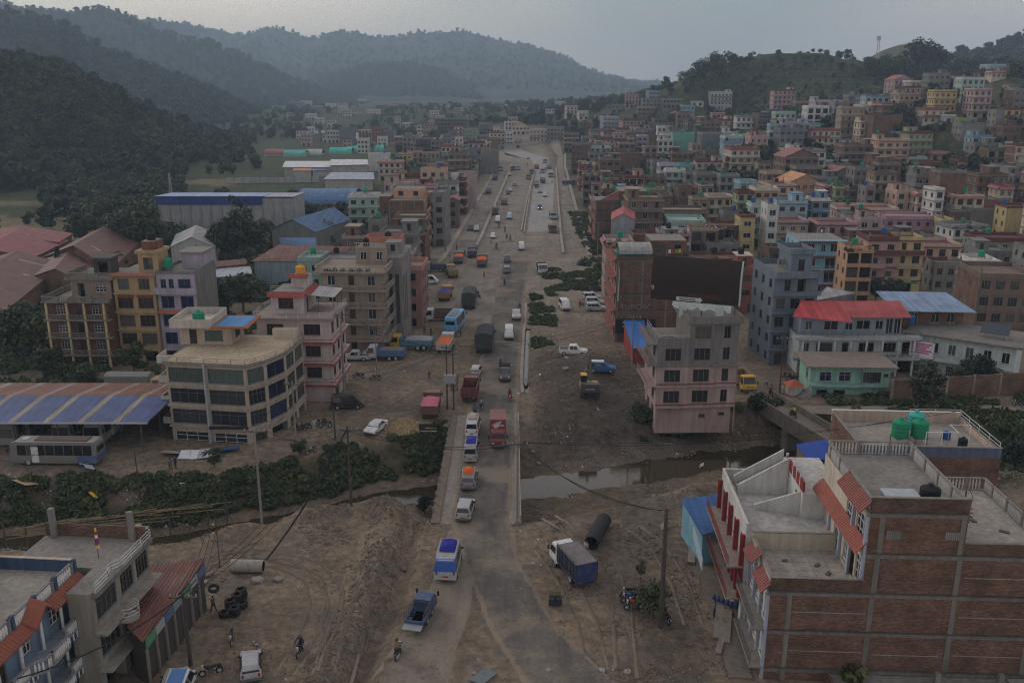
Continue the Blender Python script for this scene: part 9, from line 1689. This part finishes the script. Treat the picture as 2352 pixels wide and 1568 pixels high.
pole(1035,940,9.5,'twin wooden power poles with transformer in the lorry yard',2,.13,WOOD,trans=True,twin=True); pole(1188,1203,9.5,'slim power pole at the right bridge end',1,.13); pole(602,1202,11,'concrete power pole on the left river bank',1,.15); pole(680,1010,8,'concrete pole at the weedy bank top',1,.14); pole(770,1008,4.5,'short wooden post near the white saloon',0,.12,WOOD); pole(1517,1442,11,'rough dark power pole wrapped with leaves in the foreground',0,.24,WOOD); pole(438,1525,6.5,'dark cable-hung pole before the rusty repair shop',1,.18,WOOD); pole(792,912,13,'thick concrete pole before the pink house',1,.2); pole(866,862,8,'thin pole beside the parked motorcycles',1,.1); pole(828,800,9,'pole before the balcony house',1,.12); pole(963,642,9,'pole beside the white van',1,.13); pole(976,585,9,'pole beside the brick block',1,.13); pole(1450,868,9.5,'concrete pole with lamps beside the blue lean-to',1,.15); pole(1412,735,9,'pole in the pavement below the RIZOL sign',1,.14); pole(1386,665,10,'pole at the awning row',1,.14); pole(1372,596,10,'pole near the right drain end',1,.14); pole(1355,520,9,'pole beside the right service lane',1,.13); pole(1332,455,9,'pole farther along the right service lane',1,.13); pole(1040,480,9,'pole beside the left drain wall',1,.13); pole(1075,425,9,'pole farther up the left drain wall',1,.13); pole(808,1180,9,'cable-tangled pole on the left bank slope',1,.15,WOOD); pole(1790,905,9,'dark pole at the mint house corner',1,.13,WOOD); pole(505,1300,6,'thin bamboo stake by the boulders',0,.05,WOOD); pole(332,1270,3,'short stake near the stream',0,.04,WOOD); pole(318,1110,6,'leaning post at the rubbish heap',0,.09,WOOD)
def cable(lb,p0,p1,sag,r=.025,n=16):
 b = MB(); a,c = Vector(p0),Vector(p1); pr = None
 for i in range(n + 1):
  t_ = i / n; q = a.lerp(c,t_) - Vector((0,0,sag * 4 * t_ * (1 - t_)))
  if pr is not None: b.tube(pr,q,r,TYRE,n=4,cap=False)
  pr = q
 tag(b.build('power_cable',None),lb,'cable','overhead cables')
def top(i,dx=0,dz=-.2): return (POLE[i][0] + dx,POLE[i][1],POLE[i][2] + dz)
SPAN = [(20,1,'cable crossing low over the bridge'),(1,5,'cable from the bridge-end pole to the leafy pole'),(0,7,'cable from the twin poles to the thick concrete pole'),(0,12,'cable from the twin poles across to the lamp pole'),(2,20,'cable along the left bank'),(3,2,'cable from the bank top pole down to the bank pole'),(3,0,'cable from the bank top pole to the twin poles'),(6,22,'cable from the shop pole to the bamboo stake'),(6,20,'long cable from the shop pole up to the bank slope'),(12,13,'cable along the pavement poles, nearest span'),(13,14,'cable along the pavement poles, second span'),(14,15,'cable along the awning row'),(15,16,'cable past the right drain end'),(16,17,'cable along the right service lane'),(10,11,'cable beside the brick block'),(9,10,'cable from the balcony house to the van pole'),(11,18,'cable to the left drain pole'),(18,19,'cable along the left drain wall'),(7,9,'cable from the thick pole to the balcony house')]
for i,j,lb in SPAN:
 for k,dx in enumerate((-.9,.9) if i not in (1,6) else (-.4,0,.4)): cable(lb,top(i,dx),top(j,dx),1.2 + .3 * k,.03 if i > 6 else .026)
cable('cable sweeping over the river to the tank house',top(1),(44,88,11.5),1.6); cable('second cable sweeping over the river to the tank house',top(1,.5),(46,86,12.5),1.3); cable('thick black cable sloping from the ground to the bank slope pole',(*W(612,1290),Hs(*W(612,1290)) + .3),top(20),.8,.09); cable('cable bundle from the shop pole past the blue house',top(6),(-30,47,9.5),.8,.05)
# mast on the bare hill, telecom towers
pm = Dp(2016,112,985); ms = thing('telecom_mast','thin telecom mast on the bare brown hill','mast',pm); b = MB(); [b.tube((x_,y_,-10),(x_ * .5,y_ * .5,12),.35,STEEL,n=4) for x_,y_ in ((-1.5,-1.5),(1.5,-1.5),(0,1.5))]; b.build('tower',ms); b = MB(); b.box(-2.0,2.0,-1,1,8,12.5,STEEL); b.build('antennas',ms)
# prayer flags over the brown house
FL = [(.05,.1,.35),(.5,.5,.5),(.4,.04,.04),(.08,.3,.1),(.5,.38,.05)]; a,c = Vector(Dp(1602,500,205)),Vector(Dp(1665,520,202)); pf = thing('prayer_flag_string','string of small coloured prayer flags above the brown verandah house','flags',a)
for i in range(22):
 t_ = i / 21; q = a.lerp(c,t_) - a - Vector((0,0,1.2 * 4 * t_ * (1 - t_))); b = MB(); b.face([q,q + Vector((.3,.02,0)),q + Vector((.3,.05,-.4)),q + Vector((0,.02,-.4))],M('cloth',FL[i % 5])); b.build('flag',pf)
# laundry, AC units and antennas on a few roofs
for i,(B,x_,y_,z_,lb) in enumerate(((SKB,5,4,11.9,'sky blue house'),(PWH,9,2,14.8,'painted wall house'),(SLH,2,5,14.8,'slate house'))):
 o = thing('clothes_line','clothes line with washing on the roof of the ' + lb,'clothes line',B.wld(x_,y_,z_),.3); b = MB(); [b.tube((q,0,0),(q,0,1.7),.03,STEEL,n=4) for q in (0,3)]; b.tube((0,0,1.65),(3,0,1.6),.012,IRON,n=3); b.build('line',o)
 for k in range(4): b = MB(); b.face([(.3 + k * .65,.0,.9),(.8 + k * .65,.02,.85),(.8 + k * .65,0,1.6),(.3 + k * .65,0,1.6)],M('cloth',FL[(i + k) % 5])); b.build('garment',o)
# ---------------------------------------------------------------- houses too small and crowded to tell apart: one mass
V,Fc,Fm,mats,nv = [],[],[],[],0
for me,mx_ in MASS:
 a = np.empty(len(me.vertices) * 3,'f4'); me.vertices.foreach_get('co',a); m4 = np.array(mx_); V.append(a.reshape(-1,3) @ m4[:3,:3].T + m4[:3,3]); ix = []
 for m in me.materials:
  if m not in mats: mats.append(m)
  ix.append(mats.index(m))
 for p in me.polygons: Fc.append([v + nv for v in p.vertices]); Fm.append(ix[p.material_index])
 nv += len(a) // 3
me = bpy.data.meshes.new('far_houses'); me.from_pydata(np.concatenate(V).tolist(),[],Fc); [me.materials.append(m) for m in mats]; me.polygons.foreach_set('material_index',Fm); tag(link('far_houses',me),'mass of small crowded houses filling the gaps of the town','houses',kind='stuff')
# ---------------------------------------------------------------- labels that still coincide are told apart by their place in the row
def screen_x(o):
 p = o.matrix_world.translation if o.parent else o.location; d = p[1] * C_ - (p[2] - CZ) * S_; return p[0] / max(d,1)
ORD = ['leftmost','second from left','third from left','fourth from left','fifth from left','sixth from left','seventh from left','eighth from left','ninth from left','tenth from left']
by = {}
for o in col.objects:
 if o.parent is None and o.get('label'):
  w = o['label'].split()
  if len(w) > 13:
   l2 = ' '.join(w)
   for a,c in ((' of the ',' of '),(' on the roof of ',' on '),(' with trimmed floor slabs',''),(' with a stair head',''),('a bare brick flank','brick flank'),('a red tile skirt roof','tile skirt'),('high on the slope below the ridge','high below the ridge'),('in the painted row behind the school','behind the school'),(' on the lower slope of town',' low on the slope'),('above the road on the far bend','above the bend')):
    if len(l2.split()) > 13: l2 = l2.replace(a,c)
   o['label'] = ' '.join(l2.split()[:15])
  by.setdefault(o['label'],[]).append(o)
KEEP = ('loose bricks','tyre stacks','overhead cables','row of blue','shrubs along','rooftop plants')
for lb,os_ in by.items():
 if len(os_) < 2 or str(os_[0].get('group','')).startswith(KEEP): continue
 for i,o in enumerate(sorted(os_,key=screen_x)):
  w = lb.split(); o['label'] = ' '.join(w[:12]) + ', ' + (ORD[i] if i < 10 else '%dth from left' % (i + 1))
# ---------------------------------------------------------------- the hazy air of the valley
hz = MB(); hm = bpy.data.materials.new('haze_air'); hm.use_nodes = True; t = hm.node_tree; t.nodes.clear()
o = t.nodes.new('ShaderNodeOutputMaterial'); pv = t.nodes.new('ShaderNodeVolumePrincipled'); t.links.new(pv.outputs[0],o.inputs['Volume'])
pv.inputs['Color'].default_value = (.62,.81,1.0,1); pv.inputs['Density'].default_value = .00023; pv.inputs['Anisotropy'].default_value = .2
hm.cycles.homogeneous_volume = True
hz.box(-3600,3600,-300,5600,-20,325,hm)
hzo = hz.build('haze'); tag(hzo,'pale hazy air filling the whole valley','haze',kind='stuff')
